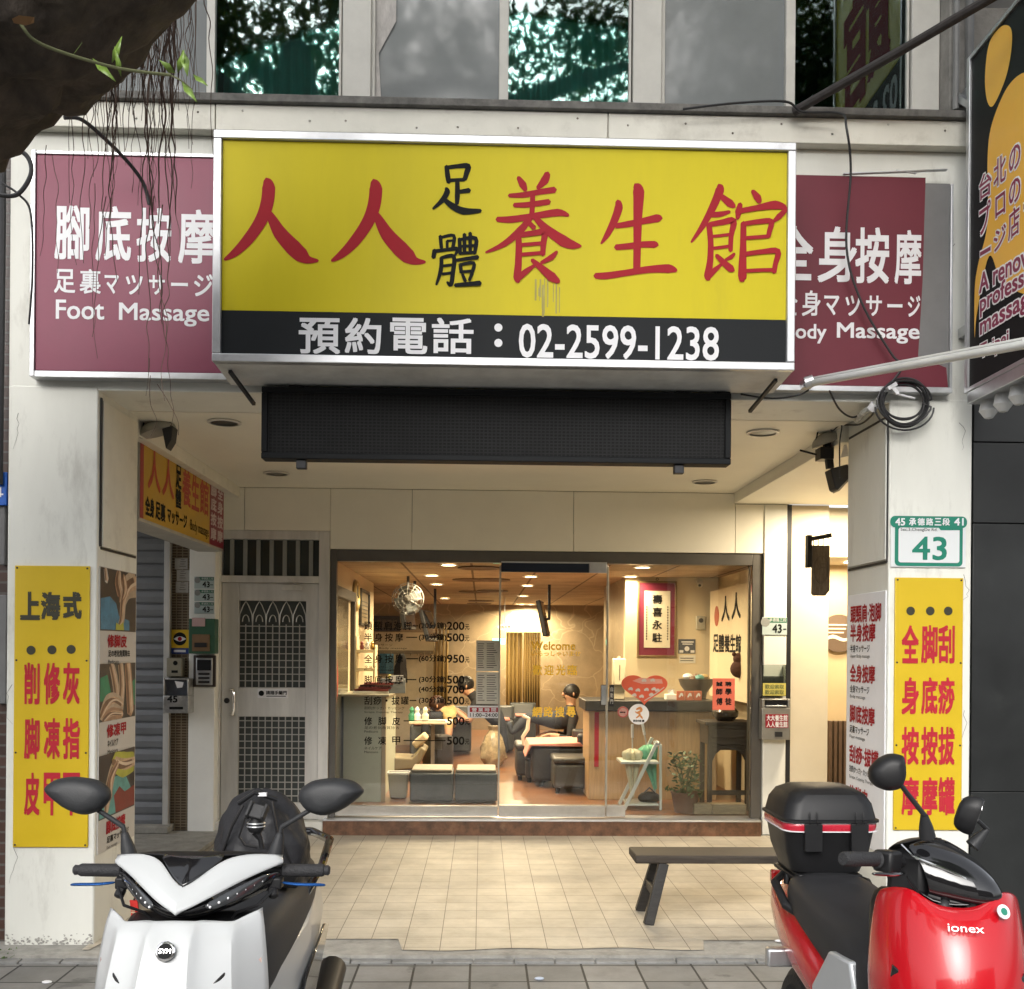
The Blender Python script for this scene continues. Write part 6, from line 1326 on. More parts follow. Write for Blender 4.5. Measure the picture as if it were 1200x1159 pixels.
# ------------------------------------------------------------------ things stuck on the glass
YG = YB+.024
blk = mat('price_black', (.008, .008, .008), .8, spec=.1)
s = thing('price_lettering', 'black price list lettering on the left pane of the glass front', 'lettering', (W(427, 800, YG).x, YG, 1.2))
t = TX(); C = lambda body, x0, y0, x1, y1, bold=.03: pl(t, body, x0, y0, x1, y1, YG, .001, bold)
def row(chs, y, tm, pr, dash=None, h=9.5, x0=427, step=12.1):
    for i, ch in enumerate(chs):
        if ch == '·': q = W(x0+i*step+4.5, y, YG); t.disc(q.x, q.z, .009, front(YG), .001)
        elif ch != ' ': C(ch, x0+i*step, y-h/2, x0+i*step+9, y+h/2, .014)
    if dash: a = RC(dash[0], y-.7, dash[1], y+.5, YG); t.rect(*a, front(YG), .001)
    if tm: C(tm, 491, y-h*.45, 523, y+h*.45, .02)
    C(pr, 524, y-h*.48, 544, y+h*.48, .02); C('元', 545, y-2, 550, y+h*.45, .02)
row('頭頸肩泡脚', 733.5, '(20分鐘)', '200', (484, 490), step=11.5); row('半身按摩', 747, '(30分鐘)', '500', (476, 489)); C('半身マッサージ', 427, 754, 460, 757.5, .01); C('Upper Body massage', 427, 758.5, 477, 761, .01)
row('全身按摩', 772, '(60分鐘)', '950', (476, 490)); C('全身マッサージ', 427, 780, 460, 783.5, .01); C('Body massage', 427, 784, 462, 786.5, .01)
row('脚底按摩', 796.5, '(30分鐘)', '500', (476, 488)); C('足裏マッサージ', 427, 803, 458, 806, .01); C('(40分鐘)', 491, 804, 523, 812, .02); C('700', 524, 803.5, 544, 812.5, .02)
row('刮痧·拔罐', 821, '(30分鐘)', '500', (480, 488), step=10.7); C('刮痧(かっさ)・カッピング', 427, 828, 474, 832, .01); C('Scrape, Cupping, Therapy', 427, 833.5, 472, 836, .01)
row('修 脚 皮', 845, None, '500', (473, 522), step=8.2); C('足の老化角質除去', 427, 851, 468, 854.5, .01); C('Pedicure', 427, 856, 443, 858.5, .01)
row('修 凍 甲', 868, None, '500', (473, 522), step=8.2); C('ネイルケア', 427, 875, 447, 878.5, .01); C('Manicure', 427, 880, 443, 882.5, .01)
t.build('black_lettering', blk, s)
YD = YB-.012
s = thing('welcome_lettering', 'orange welcome lettering on the sliding glass door', 'lettering', (W(650, 800, YD).x, YD, 1.3)); t = TX()
pl(t, 'Welcome', 622.5, 752, 674, 761.5, YD, .001, .02); pl(t, 'いらっしゃいませ', 623, 763, 680, 769, YD, .001, .015)
for k, ch in enumerate('歡迎光臨'): pl(t, ch, 624.5+13.6*k, 779.5, 635+13.6*k, 791, YD, .001, .025)
for k, ch in enumerate('網路搜尋'): pl(t, ch, 624+13.3*k, 828.5, 634.5+13.3*k, 840, YD, .001, .025)
t.build('orange_lettering', mat('orange_vinyl', (1.0, .58, .04), .5, var=.05), s)
a = RC(548, 827, 586, 841.5, YG); s = thing('hours_sign', 'white and red opening hours sign on the edge of the left pane', 'sign', (a[0], YG, a[2])); MB().box(a[0], a[1], YG-.006, YG, a[2], a[3]).build('sign_plate', white_vinyl, s, bev=.002)
t = TX(); q = RC(550.5, 829, 583.5, 834.5, YG-.006); t.rect(*q, front(YG-.006), .001); t.build('red_field', red_vinyl, s)
t = TX(); pl(t, '11:00~24:00', 551, 835.8, 583, 840, YG-.006, .001, .015); t.build('black_lettering', black_vinyl, s); t = TX()
for k, ch in enumerate('營業時間'): pl(t, ch, 553+7.6*k, 829.6, 558.5+7.6*k, 834, YG-.006, .002, .02)
t.build('white_lettering', white_vinyl, s)
s = thing('price_sheets', 'two grey printed sheets taped one above the other on the left pane', 'notice', (W(571, 780, YG).x, YG, 1.2))
for y0_, y1_ in ((750.5, 786.5), (787.5, 825)):
    a = RC(558, y0_, 584.5, y1_, YG); q = MB().box(a[0], a[1], YG-.001, YG+.0005, a[2], a[3]).build('sheet', mat('sheet_grey', (.62, .60, .52), .7, var=.05), s)
    t = TX(); h = a[3]-a[2]
    for k in range(12):
        zz = a[3]-.025-k*(h-.04)/12; t.rect(a[0]+.012, a[0]+.05+.02*rnd.random(), zz-.006, zz, front(YG-.001), .001); t.rect(a[0]+.085, a[1]-.012-.03*rnd.random(), zz-.006, zz, front(YG-.001), .001)
    t.build('print', mat('sheet_ink', (.10, .09, .075), .8), s)
for k, (x0_, x1_, yy0, yy1, Y, m_, lab) in enumerate(((704.5, 710, 803, 826, YD, mat('plate_silver', (.42, .43, .42), .3, .7), 'silver push plate on the sliding glass door'), (714.5, 719, 803, 827, YG, black_plastic, 'black pull tag on the right pane by the door'))):
    a = RC(x0_, yy0, x1_, yy1, Y); s = thing('push_plate' if k == 0 else 'pull_tag', lab, 'plate', (a[0], Y, a[2])); MB().box(a[0]-.004, a[1]+.004, Y-.004, Y+.0, a[2]-.004, a[3]+.004).build('backing', black_plastic, s, bev=.003)
    MB().box(a[0], a[1], Y-.008, Y-.0045, a[2], a[3]).build('plate', m_, s, bev=.002)
    if k: 
        t = TX(); 
        for j, ch in enumerate('自動門'): t.line(ch, a[0]+.005, a[1]-.005, a[3]-.05-.05*j, a[3]-.015-.05*j, front(Y-.008), .001, .02)
        t.build('lettering', mat('tag_grey', (.4, .4, .38), .5), s)
# heart shaped red board
YH = YG-.002; c = W(755, 808, YH); s = thing('heart_board', 'red heart shaped board with a diagonal band on the right pane', 'heart', c)
P = []
for k in range(48):
    a_ = 2*math.pi*k/48; P.append((c.x+.0118*16*math.sin(a_)**3, c.z+.0085*(13*math.cos(a_)-5*math.cos(2*a_)-2*math.cos(3*a_)-math.cos(4*a_))+.015))
b = MB(); b.prism(P, lambda u, v, d=0: Vector((u, d, v)), YH-.012, YH); b.build('heart', mat('heart_red', (.62, .10, .045), .4, var=.06), s, bev=.004)
t = TX(); t.poly([(c.x-.1, c.z+.07), (c.x-.04, c.z+.095), (c.x+.14, c.z+.085), (c.x+.15, c.z+.05), (c.x-.02, c.z+.045)], front(YH-.0125), .001); t.build('pale_band', mat('heart_pale', (.66, .30, .24), .4), s)
t = TX()
for k, (u, v) in enumerate(((-.13, 0), (-.07, -.01), (.0, -.005), (.06, .0), (-.1, -.05), (-.04, -.06), (.04, -.045), (.09, -.01), (-.02, .07), (.05, .072))): t.stroke([(c.x+u, c.z+v, .008), (c.x+u+.02, c.z+v+.008, .012), (c.x+u+.03, c.z+v-.004, .006)], front(YH-.0125), .002+.0001*k)
t.stroke([(c.x-.0, c.z-.09, .003), (c.x+.08, c.z-.04, .004), (c.x+.16, c.z+.02, .003)], front(YH-.0125), .0035); t.build('heart_print', mat('heart_ink', (.55, .50, .46), .5), s)
c = W(748.5, 837, YG); s = thing('round_sticker', 'round white sticker with an orange figure on the right pane', 'sticker', c); MB().lathe([(.001, -.003), (.084, -.003), (.084, 0), (.001, 0)], (c.x, YG, c.z), 'Y', 36).build('disc', white_vinyl, s)
t = TX(); fr = front(YG-.003); t.stroke([(c.x-.02, c.z+.04, .006), (c.x+.01, c.z+.05, .012), (c.x+.02, c.z+.03, .01), (c.x-.015, c.z+.01, .008)], fr, .001); t.stroke([(c.x-.03, c.z+.02, .004), (c.x+.01, c.z+.0, .008), (c.x-.02, c.z-.03, .005)], fr, .0013); t.stroke([(c.x, c.z+.0, .004), (c.x+.02, c.z-.02, .008), (c.x+.03, c.z-.035, .004)], fr, .0016); t.build('figure_print', mat('sticker_orange', (.55, .22, .06), .5), s)
t = TX(); t.line('歡迎光臨', c.x-.045, c.x+.02, c.z-.062, c.z-.045, fr, .001, .03); t.rect(c.x+.027, c.x+.045, c.z-.062, c.z-.045, fr); t.build('black_print', black_vinyl, s)
c = W(730, 834.5, YG); s = thing('no_smoking_sticker', 'small round pink no smoking sticker beside the white one', 'sticker', c); MB().lathe([(.001, -.002), (.046, -.002), (.046, 0), (.001, 0)], (c.x, YG, c.z), 'Y', 28).build('disc', mat('sticker_pink', (.52, .30, .25), .5), s)
b = MB(); b.torus((c.x, YG-.003, c.z), .04, .004, 'Y', 28, 6); b.bar((c.x-.028, YG-.004, c.z+.028), (c.x+.028, YG-.004, c.z-.028), .007, .002); b.build('red_ring', mat('ring_red', (.45, .06, .05), .5), s)
t = TX(); t.rect(c.x-.025, c.x+.02, c.z-.006, c.z+.004, front(YG-.002), .001); t.build('cigarette', black_vinyl, s)
a = RC(835, 795, 861, 832, YG); s = thing('red_notice', 'salmon red recruiting notice with black characters on the right pane', 'notice', (a[0], YG, a[2])); MB().box(a[0], a[1], YG-.002, YG, a[2], a[3]).build('sheet', mat('salmon_paper', (.66, .14, .085), .6, var=.05), s)
t = TX()
for chs, y0_, y1_ in (('誠聘', 799, 804), ('師學', 807, 814), ('傅徒', 818, 826)):
    for k, ch in enumerate(chs): pl(t, ch, 839.5+10.5*k, y0_, 846.5+10.5*k, y1_, YG-.002, .001, .035)
t.build('black_lettering', black_vinyl, s)
b = TX()
# ------------------------------------------------------------------ the two people inside
def figure(name, label, J, mats_, loc):
    """one continuous skinned body; J: list of chains [(point, radius, material index), ...]"""
    vs, es, rr, mi = [], [], [], []; key = {}
    def vid(p, r, k):
        q = tuple(round(c, 4) for c in p)
        if q not in key: key[q] = len(vs); vs.append(p); rr.append(r); mi.append(k)
        return key[q]
    for ch in J:
        last = None
        for p, r, k in ch:
            v = vid(p, r, k)
            if last is not None and last != v: es.append((last, v))
            last = v
    me = bpy.data.meshes.new(name); me.from_pydata(vs, es, []); o = bpy.data.objects.new(name, me); COL.objects.link(o)
    sk = o.modifiers.new('skin', 'SKIN'); sk.use_smooth_shade = True
    for i, v in enumerate(me.skin_vertices[0].data): v.radius = (rr[i], rr[i]); v.use_root = (i == 0)
    sb = o.modifiers.new('sub', 'SUBSURF'); sb.levels = 2; sb.render_levels = 2
    bpy.context.view_layer.update()
    m2 = bpy.data.meshes.new_from_object(o.evaluated_get(bpy.context.evaluated_depsgraph_get()))
    for q in mats_: m2.materials.append(q)
    for p in m2.polygons:
        c = p.center; best = None
        for a_, b_ in es:
            A, B = Vector(vs[a_]), Vector(vs[b_]); t_ = max(0, min(1, (c-A).dot(B-A)/max(1e-9, (B-A).length_squared))); dd = (c-(A+(B-A)*t_)).length/max(.02, rr[a_]*(1-t_)+rr[b_]*t_)
            if best is None or dd < best[0]: best = (dd, mi[a_] if t_ < .5 else mi[b_])
        p.material_index = best[1]; p.use_smooth = True
    o2 = bpy.data.objects.new(name, m2); COL.objects.link(o2); bpy.data.objects.remove(o)
    o2['label'] = label; o2['category'] = 'person'
    return o2
skin = mat('skin', (.48, .27, .17), .5, var=.08); hair = mat('black_hair', (.010, .008, .007), .5, var=.3, vs=60)
shirt_b = mat('black_shirt', (.014, .014, .016), .8, var=.3, vs=9); shirt_y = mat('tan_shirt', (.42, .30, .13), .8, var=.2, vs=9); trous = mat('navy_trousers', (.02, .024, .035), .8, var=.2)
def face_and_hair(o, c, r, d, hairm=hair):
    """c head centre, d facing direction"""
    d = Vector(d).normalized(); sd_ = d.cross(Vector((0, 0, 1))).normalized(); upv = sd_.cross(d)
    b = MB(); n = 10
    for i in range(1): b.ball(Vector(c)-d*r*.22+upv*r*.22, r*1.06, 10, (1, 1, 1))
    h = b.build('hair', hairm); put(h, o)
    b = MB(); b.ball(Vector(c)+d*r*.98-upv*r*.05, r*.16, 6, (1, 1, 1.4)); b.ball(Vector(c)+sd_*r*.92, r*.2, 6, (.6, 1, 1.3)); b.ball(Vector(c)-sd_*r*.92, r*.2, 6, (.6, 1, 1.3)); h = b.build('nose_and_ears', skin); put(h, o)
    b = MB()
    for s_ in (-1, 1): b.ball(Vector(c)+d*r*.86+sd_*s_*r*.36+upv*r*.12, r*.11, 6)
    b.bar(Vector(c)+d*r*.88-sd_*r*.25-upv*r*.45, Vector(c)+d*r*.88+sd_*r*.25-upv*r*.45, r*.08, r*.08); h = b.build('eyes_and_mouth', mat('dark_feature', (.03, .015, .012), .4)); put(h, o)
def fingers(root, d, side):
    d = Vector(d).normalized(); s_ = Vector(side).normalized(); out = []
    for k, (o_, L_) in enumerate(((-.03, .062), (-.01, .072), (.01, .068), (.03, .055))):
        a = Vector(root)+s_*o_+d*.045; out.append([(Vector(root), .018, 2), (a, .0095, 2), (a+d*L_*.6+Vector((0, 0, -.008)), .009, 2), (a+d*L_+Vector((0, 0, -.026)), .007, 2)])
    out.append([(Vector(root), .018, 2), (Vector(root)-s_*.04+d*.02, .011, 2), (Vector(root)-s_*.055+d*.06, .008, 2)]); return out
# masseur leaning over the recliner, facing left
Y = 12.9; hd = W(545, 806, Y); x, z = hd.x, hd.z
hip = Vector((x+.42, Y+.0, z-.30)); ch_ = Vector((x+.16, Y, z-.17)); nk = Vector((x+.08, Y, z-.08))
J = [[(hip, .15, 1), ((hip+ch_)/2, .145, 0), (ch_, .15, 0), (nk, .055, 2), (Vector((x+.02, Y, z-.02)), .085, 2), (Vector((x-.01, Y, z+.03)), .09, 2)]]
for s_ in (-1, 1):
    sh = ch_+Vector((-.02, s_*.17, .0)); el = sh+Vector((-.08, s_*.05, -.24)); wr = Vector((x-.15, Y+s_*.08, max(zi+.62, z-.5)))
    J += [[(ch_, .15, 0), (sh, .065, 0), (el, .043, 2), (wr, .03, 2)]]; J += [[(wr, .03, 2)]+f[1:] for f in fingers(wr, (-1, 0, -.5), (0, 1, 0))]
    kn = hip+Vector((.04, s_*.12, -.42)); kn.z = zi+.46; an = Vector((hip.x+.1, Y+s_*.13, zi+.09)); J += [[(hip, .15, 1), (hip+Vector((0, s_*.09, -.1)), .085, 1), (kn, .06, 1), (an, .045, 1), (Vector((an.x-.14, an.y, zi+.035)), .035, 3)]]
pz = figure('person', 'person in black leaning over a recliner behind the opening hours sign', J, [shirt_b, trous, skin, mat('shoe', (.03, .025, .02), .5)], (0, 0, 0)); face_and_hair(pz, (x-.005, Y, z+.02), .1, (-1, -.25, -.35))
# client sitting on the recliner, head bowed, in a tan top
Y = 12.55; hd = W(511, 827, Y); x, z = hd.x, hd.z; hip = Vector((x+.30, Y+.05, zi+.52)); ch_ = Vector((x+.16, Y+.02, z-.14)); nk = Vector((x+.07, Y, z-.05))
J = [[(hip, .15, 1), ((hip+ch_)/2, .15, 0), (ch_, .15, 0), (nk, .05, 2), (Vector((x+.02, Y, z)), .085, 2), (Vector((x-.02, Y, z-.01)), .085, 2)]]
for s_ in (-1, 1):
    sh = ch_+Vector((0, s_*.16, -.01)); el = sh+Vector((.0, s_*.06, -.24)); wr = el+Vector((-.2, -s_*.05, -.02)); J += [[(ch_, .15, 0), (sh, .065, 0), (el, .042, 2), (wr, .029, 2)]]; J += [[(wr, .029, 2)]+f[1:] for f in fingers(wr, (-1, 0, -.2), (0, 1, 0))]
    kn = hip+Vector((-.42, s_*.11, .02)); an = Vector((kn.x-.03, kn.y, zi+.09)); J += [[(hip, .15, 1), (hip+Vector((-.08, s_*.09, 0)), .085, 1), (kn, .06, 1), (an, .04, 2), (Vector((an.x-.14, an.y, zi+.035)), .033, 2)]]
pz = figure('person', 'person in a tan top sitting with bowed head beside the tray table', J, [shirt_y, trous, skin], (0, 0, 0)); face_and_hair(pz, (x, Y, z), .095, (-1, -.2, -.5), mat('brown_hair', (.045, .018, .010), .5))
# customer reclining in the second massage chair
Y = 12.1; hd = W(668, 816, Y); x, z = hd.x, hd.z; ch_ = Vector((x+.03, Y, z-.26)); hip = Vector((x-.16, Y, zi+.52)); nk = Vector((x+.02, Y, z-.11))
J = [[(hip, .14, 1), ((hip+ch_)/2, .145, 0), (ch_, .15, 0), (nk, .05, 2), (Vector((x, Y, z)), .085, 2), (Vector((x, Y, z+.05)), .085, 2)]]
for s_ in (-1, 1):
    sh = ch_+Vector((0, s_*.17, .02)); el = sh+Vector((-.06, s_*.07, -.24)); wr = el+Vector((-.22, -s_*.06, .04)); J += [[(ch_, .15, 0), (sh, .065, 0), (el, .043, 0), (wr, .029, 2)]]; J += [[(wr, .029, 2)]+f[1:] for f in fingers(wr, (-1, 0, -.1), (0, 1, 0))]
    kn = hip+Vector((-.33, s_*.1, .05)); an = kn+Vector((-.20, 0, -.20)); J += [[(hip, .14, 1), (hip+Vector((-.08, s_*.085, 0)), .085, 1), (kn, .06, 1), (an, .042, 1), (an+Vector((-.04, 0, .14)), .033, 1)]]
pz = figure('person', 'person in black reclining in a massage chair under the orange lettering', J, [shirt_b, trous, skin], (0, 0, 0)); face_and_hair(pz, (x, Y, z+.03), .095, (-.9, -.4, .0))
# ================================================================== SCOOTERS
tyre = mat('tyre', (.018, .018, .018), .8, bump=.3, bs=90); pearl = mat('pearl_white', (.47, .485, .49), .28, var=.0, coat=.4, spec=.4)
gloss_black = mat('gloss_black', (.008, .008, .009), .08, var=.0, coat=.8); grey_pl = mat('grey_plastic', (.022, .023, .025), .5, spec=.35, var=.15, vs=25, bump=.08, bs=250)
seat_m = mat('seat_vinyl', (.024, .024, .026), .55, spec=.3, var=.2, vs=12, bump=.15, bs=300); red_paint = mat('scooter_red', (.43, .006, .012), .25, var=.0, coat=.7, spec=.3)
silver_p = mat('silver_paint', (.46, .48, .50), .3, .3, var=.03, coat=.4); blue_m = mat('blue_anodised', (.02, .10, .34), .28, .7)
lens_m = mat('lens_dark', (.035, .037, .04), .1, .0, var=.3, vs=40, coat=.8)
def wheel(par, M, y, r, w=.05):
    b = MB(M); b.torus((0, y, r), r-w, w, 'X', 36, 10); wl = b.build('wheel', tyre, par)
    b = MB(M); b.lathe([(.001, -.03), (.05, -.035), (.06, -.02), (r-w*1.6, -.02), (r-w*1.3, -.035), (r-w*1.3, .035), (r-w*1.6, .02), (.06, .02), (.05, .035), (.001, .03)], (0, y, r), 'X', 28); b.build('rim', mat('rim_black', (.03, .03, .03), .4, .5), wl)
def mirror(par, M, base, elbow, head, hw, hh, normal, spread, m_=grey_pl):
    """boot, stem and a shell with a glass; base/elbow/head in local coordinates"""
    base, elbow, head = Vector(base), Vector(elbow), Vector(head)
    b = MB(M); b.tube([base, base+(elbow-base)*.35, elbow, head+(elbow-head)*.25], [.008, .0065, .0065, .006], 10)
    d = (elbow-base).normalized(); b.tube([base-d*.03, base-d*.005, base+d*.03], [.02, .017, .009], 12)
    mr = b.build('mirror', grey_pl, par)
    n = Vector(normal).normalized(); u = Vector(spread).normalized(); v = n.cross(u)
    if v.z < 0: v = -v
    out = [(-1, .05), (-.72, .62), (-.2, .95), (.5, 1.0), (.9, .66), (1.0, .2), (.82, -.45), (.35, -.9), (-.25, -.72), (-.75, -.28)]
    for q_ in (.2, .25):
        out = [p for i in range(len(out)) for a_, b_ in ((out[i], out[(i+1) % len(out)]),) for p in ((a_[0]*(1-q_)+b_[0]*q_, a_[1]*(1-q_)+b_[1]*q_), (a_[0]*q_+b_[0]*(1-q_), a_[1]*q_+b_[1]*(1-q_)))]
    rings = []
    for k, (sc, dp) in enumerate(((.93, -.013), (1.0, -.006), (1.0, .006), (.96, .016), (.86, .029), (.70, .037), (.42, .041))): rings.append([head+u*(a*hw*sc)+v*(c*hh*sc)+n*dp for a, c in out])
    b = MB(M); b.loft(rings); b.build('mirror_shell', m_, mr, ang=50)
    b = MB(M); b.loft([[head+u*(a*hw*.88)+v*(c*hh*.88)+n*q for a, c in out] for q in (-.0135, -.0125)]); b.build('mirror_glass', chrome, mr)
    return mr
# ------------------------------------------------------------------ white scooter (faces the camera)
SX = -.70; M = Matrix.Translation((SX, 0, 0))
ws_ = thing('parked_scooter', 'white scooter with pointed black mirrors and blue brake levers', 'scooter', (SX, 2.9, -.03))
# cowl
b = patch([[(0, 2.425, .926), (.04, 2.462, .953), (.078, 2.515, .984), (.14, 2.55, .988), (.204, 2.585, .976)],
           [(0, 2.385, .905), (.045, 2.415, .925), (.09, 2.465, .952), (.15, 2.52, .962), (.208, 2.57, .962)],
           [(0, 2.375, .880), (.05, 2.405, .902), (.10, 2.455, .924), (.15, 2.515, .944), (.206, 2.575, .959)]], M); b.build('front_cowl', pearl, ws_, sub=2, solid=.006, crease=1)
b = patch([[(0, 2.428, .928), (.037, 2.463, .953), (.073, 2.515, .983)], [(0, 2.462, .962), (.036, 2.485, .972), (.073, 2.52, .986)], [(0, 2.50, .989), (.036, 2.51, .989), (.07, 2.53, .989)]], M); b.build('cowl_screen', gloss_black, ws_, sub=2, solid=.004, crease=.8)
b = patch([[(0, 2.385, .878), (.05, 2.412, .894), (.10, 2.462, .914), (.15, 2.522, .934), (.203, 2.575, .947)], [(0, 2.395, .862), (.055, 2.42, .868), (.105, 2.468, .878), (.155, 2.525, .895), (.205, 2.585, .918)], [(0, 2.46, .850), (.06, 2.475, .86), (.11, 2.51, .872), (.16, 2.56, .89), (.2, 2.62, .91)], [(0, 2.62, .86), (.06, 2.62, .865), (.11, 2.63, .875), (.16, 2.64, .89), (.19, 2.66, .91)]], M); b.build('lower_cowl', gloss_black, ws_, sub=2, solid=.006)
for s in (-1, 1):
    b = patch([[(s*.055, 2.405, .899), (s*.11, 2.462, .922), (s*.185, 2.55, .948)], [(s*.057, 2.402, .889), (s*.112, 2.457, .906), (s*.188, 2.552, .936)], [(s*.068, 2.408, .879), (s*.12, 2.465, .891), (s*.165, 2.53, .908)]], M, False); hl = b.build('headlight', lens_m, ws_, sub=1, solid=.003)
    b = MB(M)
    for k in range(7): t_ = k/6; b.ball((s*(.07+.095*t_), 2.413+.118*t_-.004, .891+.034*t_), .0032, 5)
    b.build('led_row', white_vinyl, hl)
b = patch([[(0, 2.50, .988), (.07, 2.525, .987), (.14, 2.555, .986), (.2, 2.59, .974)], [(0, 2.60, .985), (.07, 2.61, .985), (.14, 2.62, .98), (.19, 2.63, .965)], [(0, 2.68, .955), (.07, 2.68, .955), (.13, 2.675, .95), (.17, 2.665, .94)], [(0, 2.7, .88), (.06, 2.7, .88), (.12, 2.69, .885), (.15, 2.68, .89)]], M); b.build('instrument_cover', black_plastic, ws_, sub=2, solid=.006)
for s in (-1, 1):
    b = MB(M); b.tube([(s*.13, 2.62, .928), (s*.2, 2.605, .934)], .011, 10); hb = b.build('handlebar', dark_metal, ws_)
    b = MB(M); b.tube([(s*.198, 2.605, .934), (s*.202, 2.605, .934), (s*.206, 2.605, .934), (s*.3, 2.60, .936), (s*.305, 2.6, .936)], [.014, .019, .0165, .016, .014], 14); b.tube([(s*.306, 2.6, .936), (s*.316, 2.6, .936), (s*.32, 2.6, .936)], [.012, .013, .009], 12); b.build('grip', mat('grip_rubber', (.018, .018, .02), .7, bump=.4, bs=200), hb)
    b = MB(M); b.loft([[(s*x_, 2.572-.012*k_+dy, z_+dz) for dy, dz in ((-.008, .0), (0, .006), (.008, 0), (0, -.006))] for x_, z_, k_ in ((.2, .912, 0), (.24, .909, 1.2), (.29, .909, 1), (.318, .906, .4))]); b.build('brake_lever', blue_m, hb, sub=1)
    b = MB(M); b.box(s*.165, s*.205, 2.56, 2.60, .895, .925); b.tube([(s*.185, 2.56, .9), (s*.19, 2.545, .88)], .012, 10); b.build('switch_gear', black_plastic, hb, bev=.005)
    mirror(ws_, M, (s*.188, 2.60, 1.0), (s*.198, 2.60, 1.045), (s*.312 if s < 0 else s*.325, 2.595, 1.122), .085, .05, (-.12*s, -1, .15), (-s, 0, -.18))
# shield
b = patch([[(0, 2.37, .868), (.045, 2.372, .866), (.06, 2.386, .865), (.125, 2.405, .856), (.14, 2.43, .862), (.178, 2.47, .874)],
           [(0, 2.33, .838), (.047, 2.322, .84), (.063, 2.345, .84), (.128, 2.372, .836), (.146, 2.405, .838), (.186, 2.455, .84)],
           [(0, 2.285, .74), (.055, 2.268, .745), (.075, 2.298, .745), (.138, 2.33, .745), (.156, 2.372, .745), (.197, 2.44, .75)],
           [(0, 2.245, .62), (.065, 2.238, .62), (.085, 2.268, .62), (.148, 2.305, .63), (.166, 2.35, .63), (.206, 2.43, .64)],
           [(0, 2.25, .47), (.06, 2.262, .47), (.08, 2.28, .47), (.13, 2.33, .48), (.15, 2.37, .48), (.186, 2.45, .50)],
           [(0, 2.32, .38), (.05, 2.328, .38), (.07, 2.34, .38), (.11, 2.38, .39), (.125, 2.41, .39), (.15, 2.46, .41)]], M); b.ridge = (.048, .057, .126, .138); sh = b.build('front_shield', pearl, ws_, sub=2, solid=.008, crease=.4)
for s in (-1, 1):       # raised creases and black vents
    b = MB(M); b.loft([[(s*.075, 2.292, .72), (s*.125, 2.325, .765), (s*.13, 2.338, .735), (s*.09, 2.302, .695)], [(s*.075, 2.315, .72), (s*.125, 2.348, .765), (s*.13, 2.358, .735), (s*.09, 2.325, .695)]]); b.build('vent', gloss_black, sh, bev=.003)
    b = TX(M); b.loft([[(s*.172, 2.405, .76), (s*.176, 2.39, .62)], [(s*.186, 2.425, .77), (s*.192, 2.405, .62)]], False, False); b.build('reflector', mat('pale_reflector', (.55, .38, .36), .25, coat=.5), sh, solid=.003)
c = Vector((SX, 2.308, .817)); 
b = MB(Matrix.Translation(c) @ Matrix.Rotation(R(-22), 4, 'X')); b.lathe([(.001, 0), (.021, 0), (.022, -.006), (.019, -.008), (.001, -.008)], (0, 0, 0), 'Y', 28); em = b.build('emblem', chrome, sh)
b = MB(Matrix.Translation(c) @ Matrix.Rotation(R(-22), 4, 'X')); b.lathe([(.001, -.0085), (.017, -.0085), (.001, -.0095)], (0, 0, 0), 'Y', 28); b.build('emblem_disc', black_vinyl, em)
Mx = Matrix.Translation(c) @ Matrix.Rotation(R(-22), 4, 'X'); t = TX(Mx); t.line('SYM', -.013, .013, -.005, .005, lambda u, v, d=0: Vector((u, -.0105-d, v)), 0, 0); t.build('emblem_letters', chrome, em)
# inner body, floor, seat, tail, wheels
b = MB(M); b.loft([[(-w, y, z) for w, z in ((.14, z0), (-.14, z0), (-.16, z1), (.16, z1))] for y, z0, z1 in ((2.46, .42, .83), (2.56, .34, .85), (2.62, .32, .80))]); b.build('inner_shield', black_plastic, ws_, bev=.02)
b = MB(M); b.tube([(0, 2.42, .42), (0, 2.6, .90)], .03, 12); b.build('steering_column', dark_metal, ws_)
b = MB(M); b.loft([[(-.15, y, .27), (.15, y, .27), (.15, y, z1), (-.15, y, z1)] for y, z1 in ((2.5, .36), (2.64, .33), (2.95, .33), (3.0, .36))]); b.build('footboard', black_plastic, ws_, bev=.015)
def seat(par, M, prof, name='seat', m_=None):
    """prof: (y, half width, z top, z bottom)"""
    rings = []
    for y, w, zt, zb in prof: rings.append([(w*math.cos(a)*1.0, y, (zt+zb)/2+(zt-zb)/2*math.sin(a)) if 0 else (w*math.copysign(abs(math.cos(a))**.6, math.cos(a)), y, (zt+zb)/2+(zt-zb)/2*math.copysign(abs(math.sin(a))**.7, math.sin(a))) for a in [2*math.pi*k/20 for k in range(20)]])
    b = MB(M); b.loft(rings); return b.build(name, m_ or seat_m, par, sub=1)
seat(ws_, M, m_=mat('seat_grey', (.042, .043, .046), .55, spec=.3, var=.15, vs=12, bump=.15, bs=300), prof=((2.72, .10, .60, .46), (2.76, .12, .735, .48), (2.84, .145, .775, .52), (3.0, .16, .785, .56), (3.2, .165, .79, .58), (3.38, .165, .805, .62), (3.5, .15, .81, .66), (3.56, .11, .80, .68)))
b = MB(M); b.loft([[(-w, y, z0), (w, y, z0), (w*1.12, y, (z0+z1)/2), (w, y, z1), (-w, y, z1), (-w*1.12, y, (z0+z1)/2)] for y, w, z0, z1 in ((2.74, .10, .34, .58), (2.9, .14, .36, .62), (3.2, .165, .40, .66), (3.5, .15, .52, .72), (3.75, .07, .62, .75))]); b.build('tail_body', pearl, ws_, bev=.015)
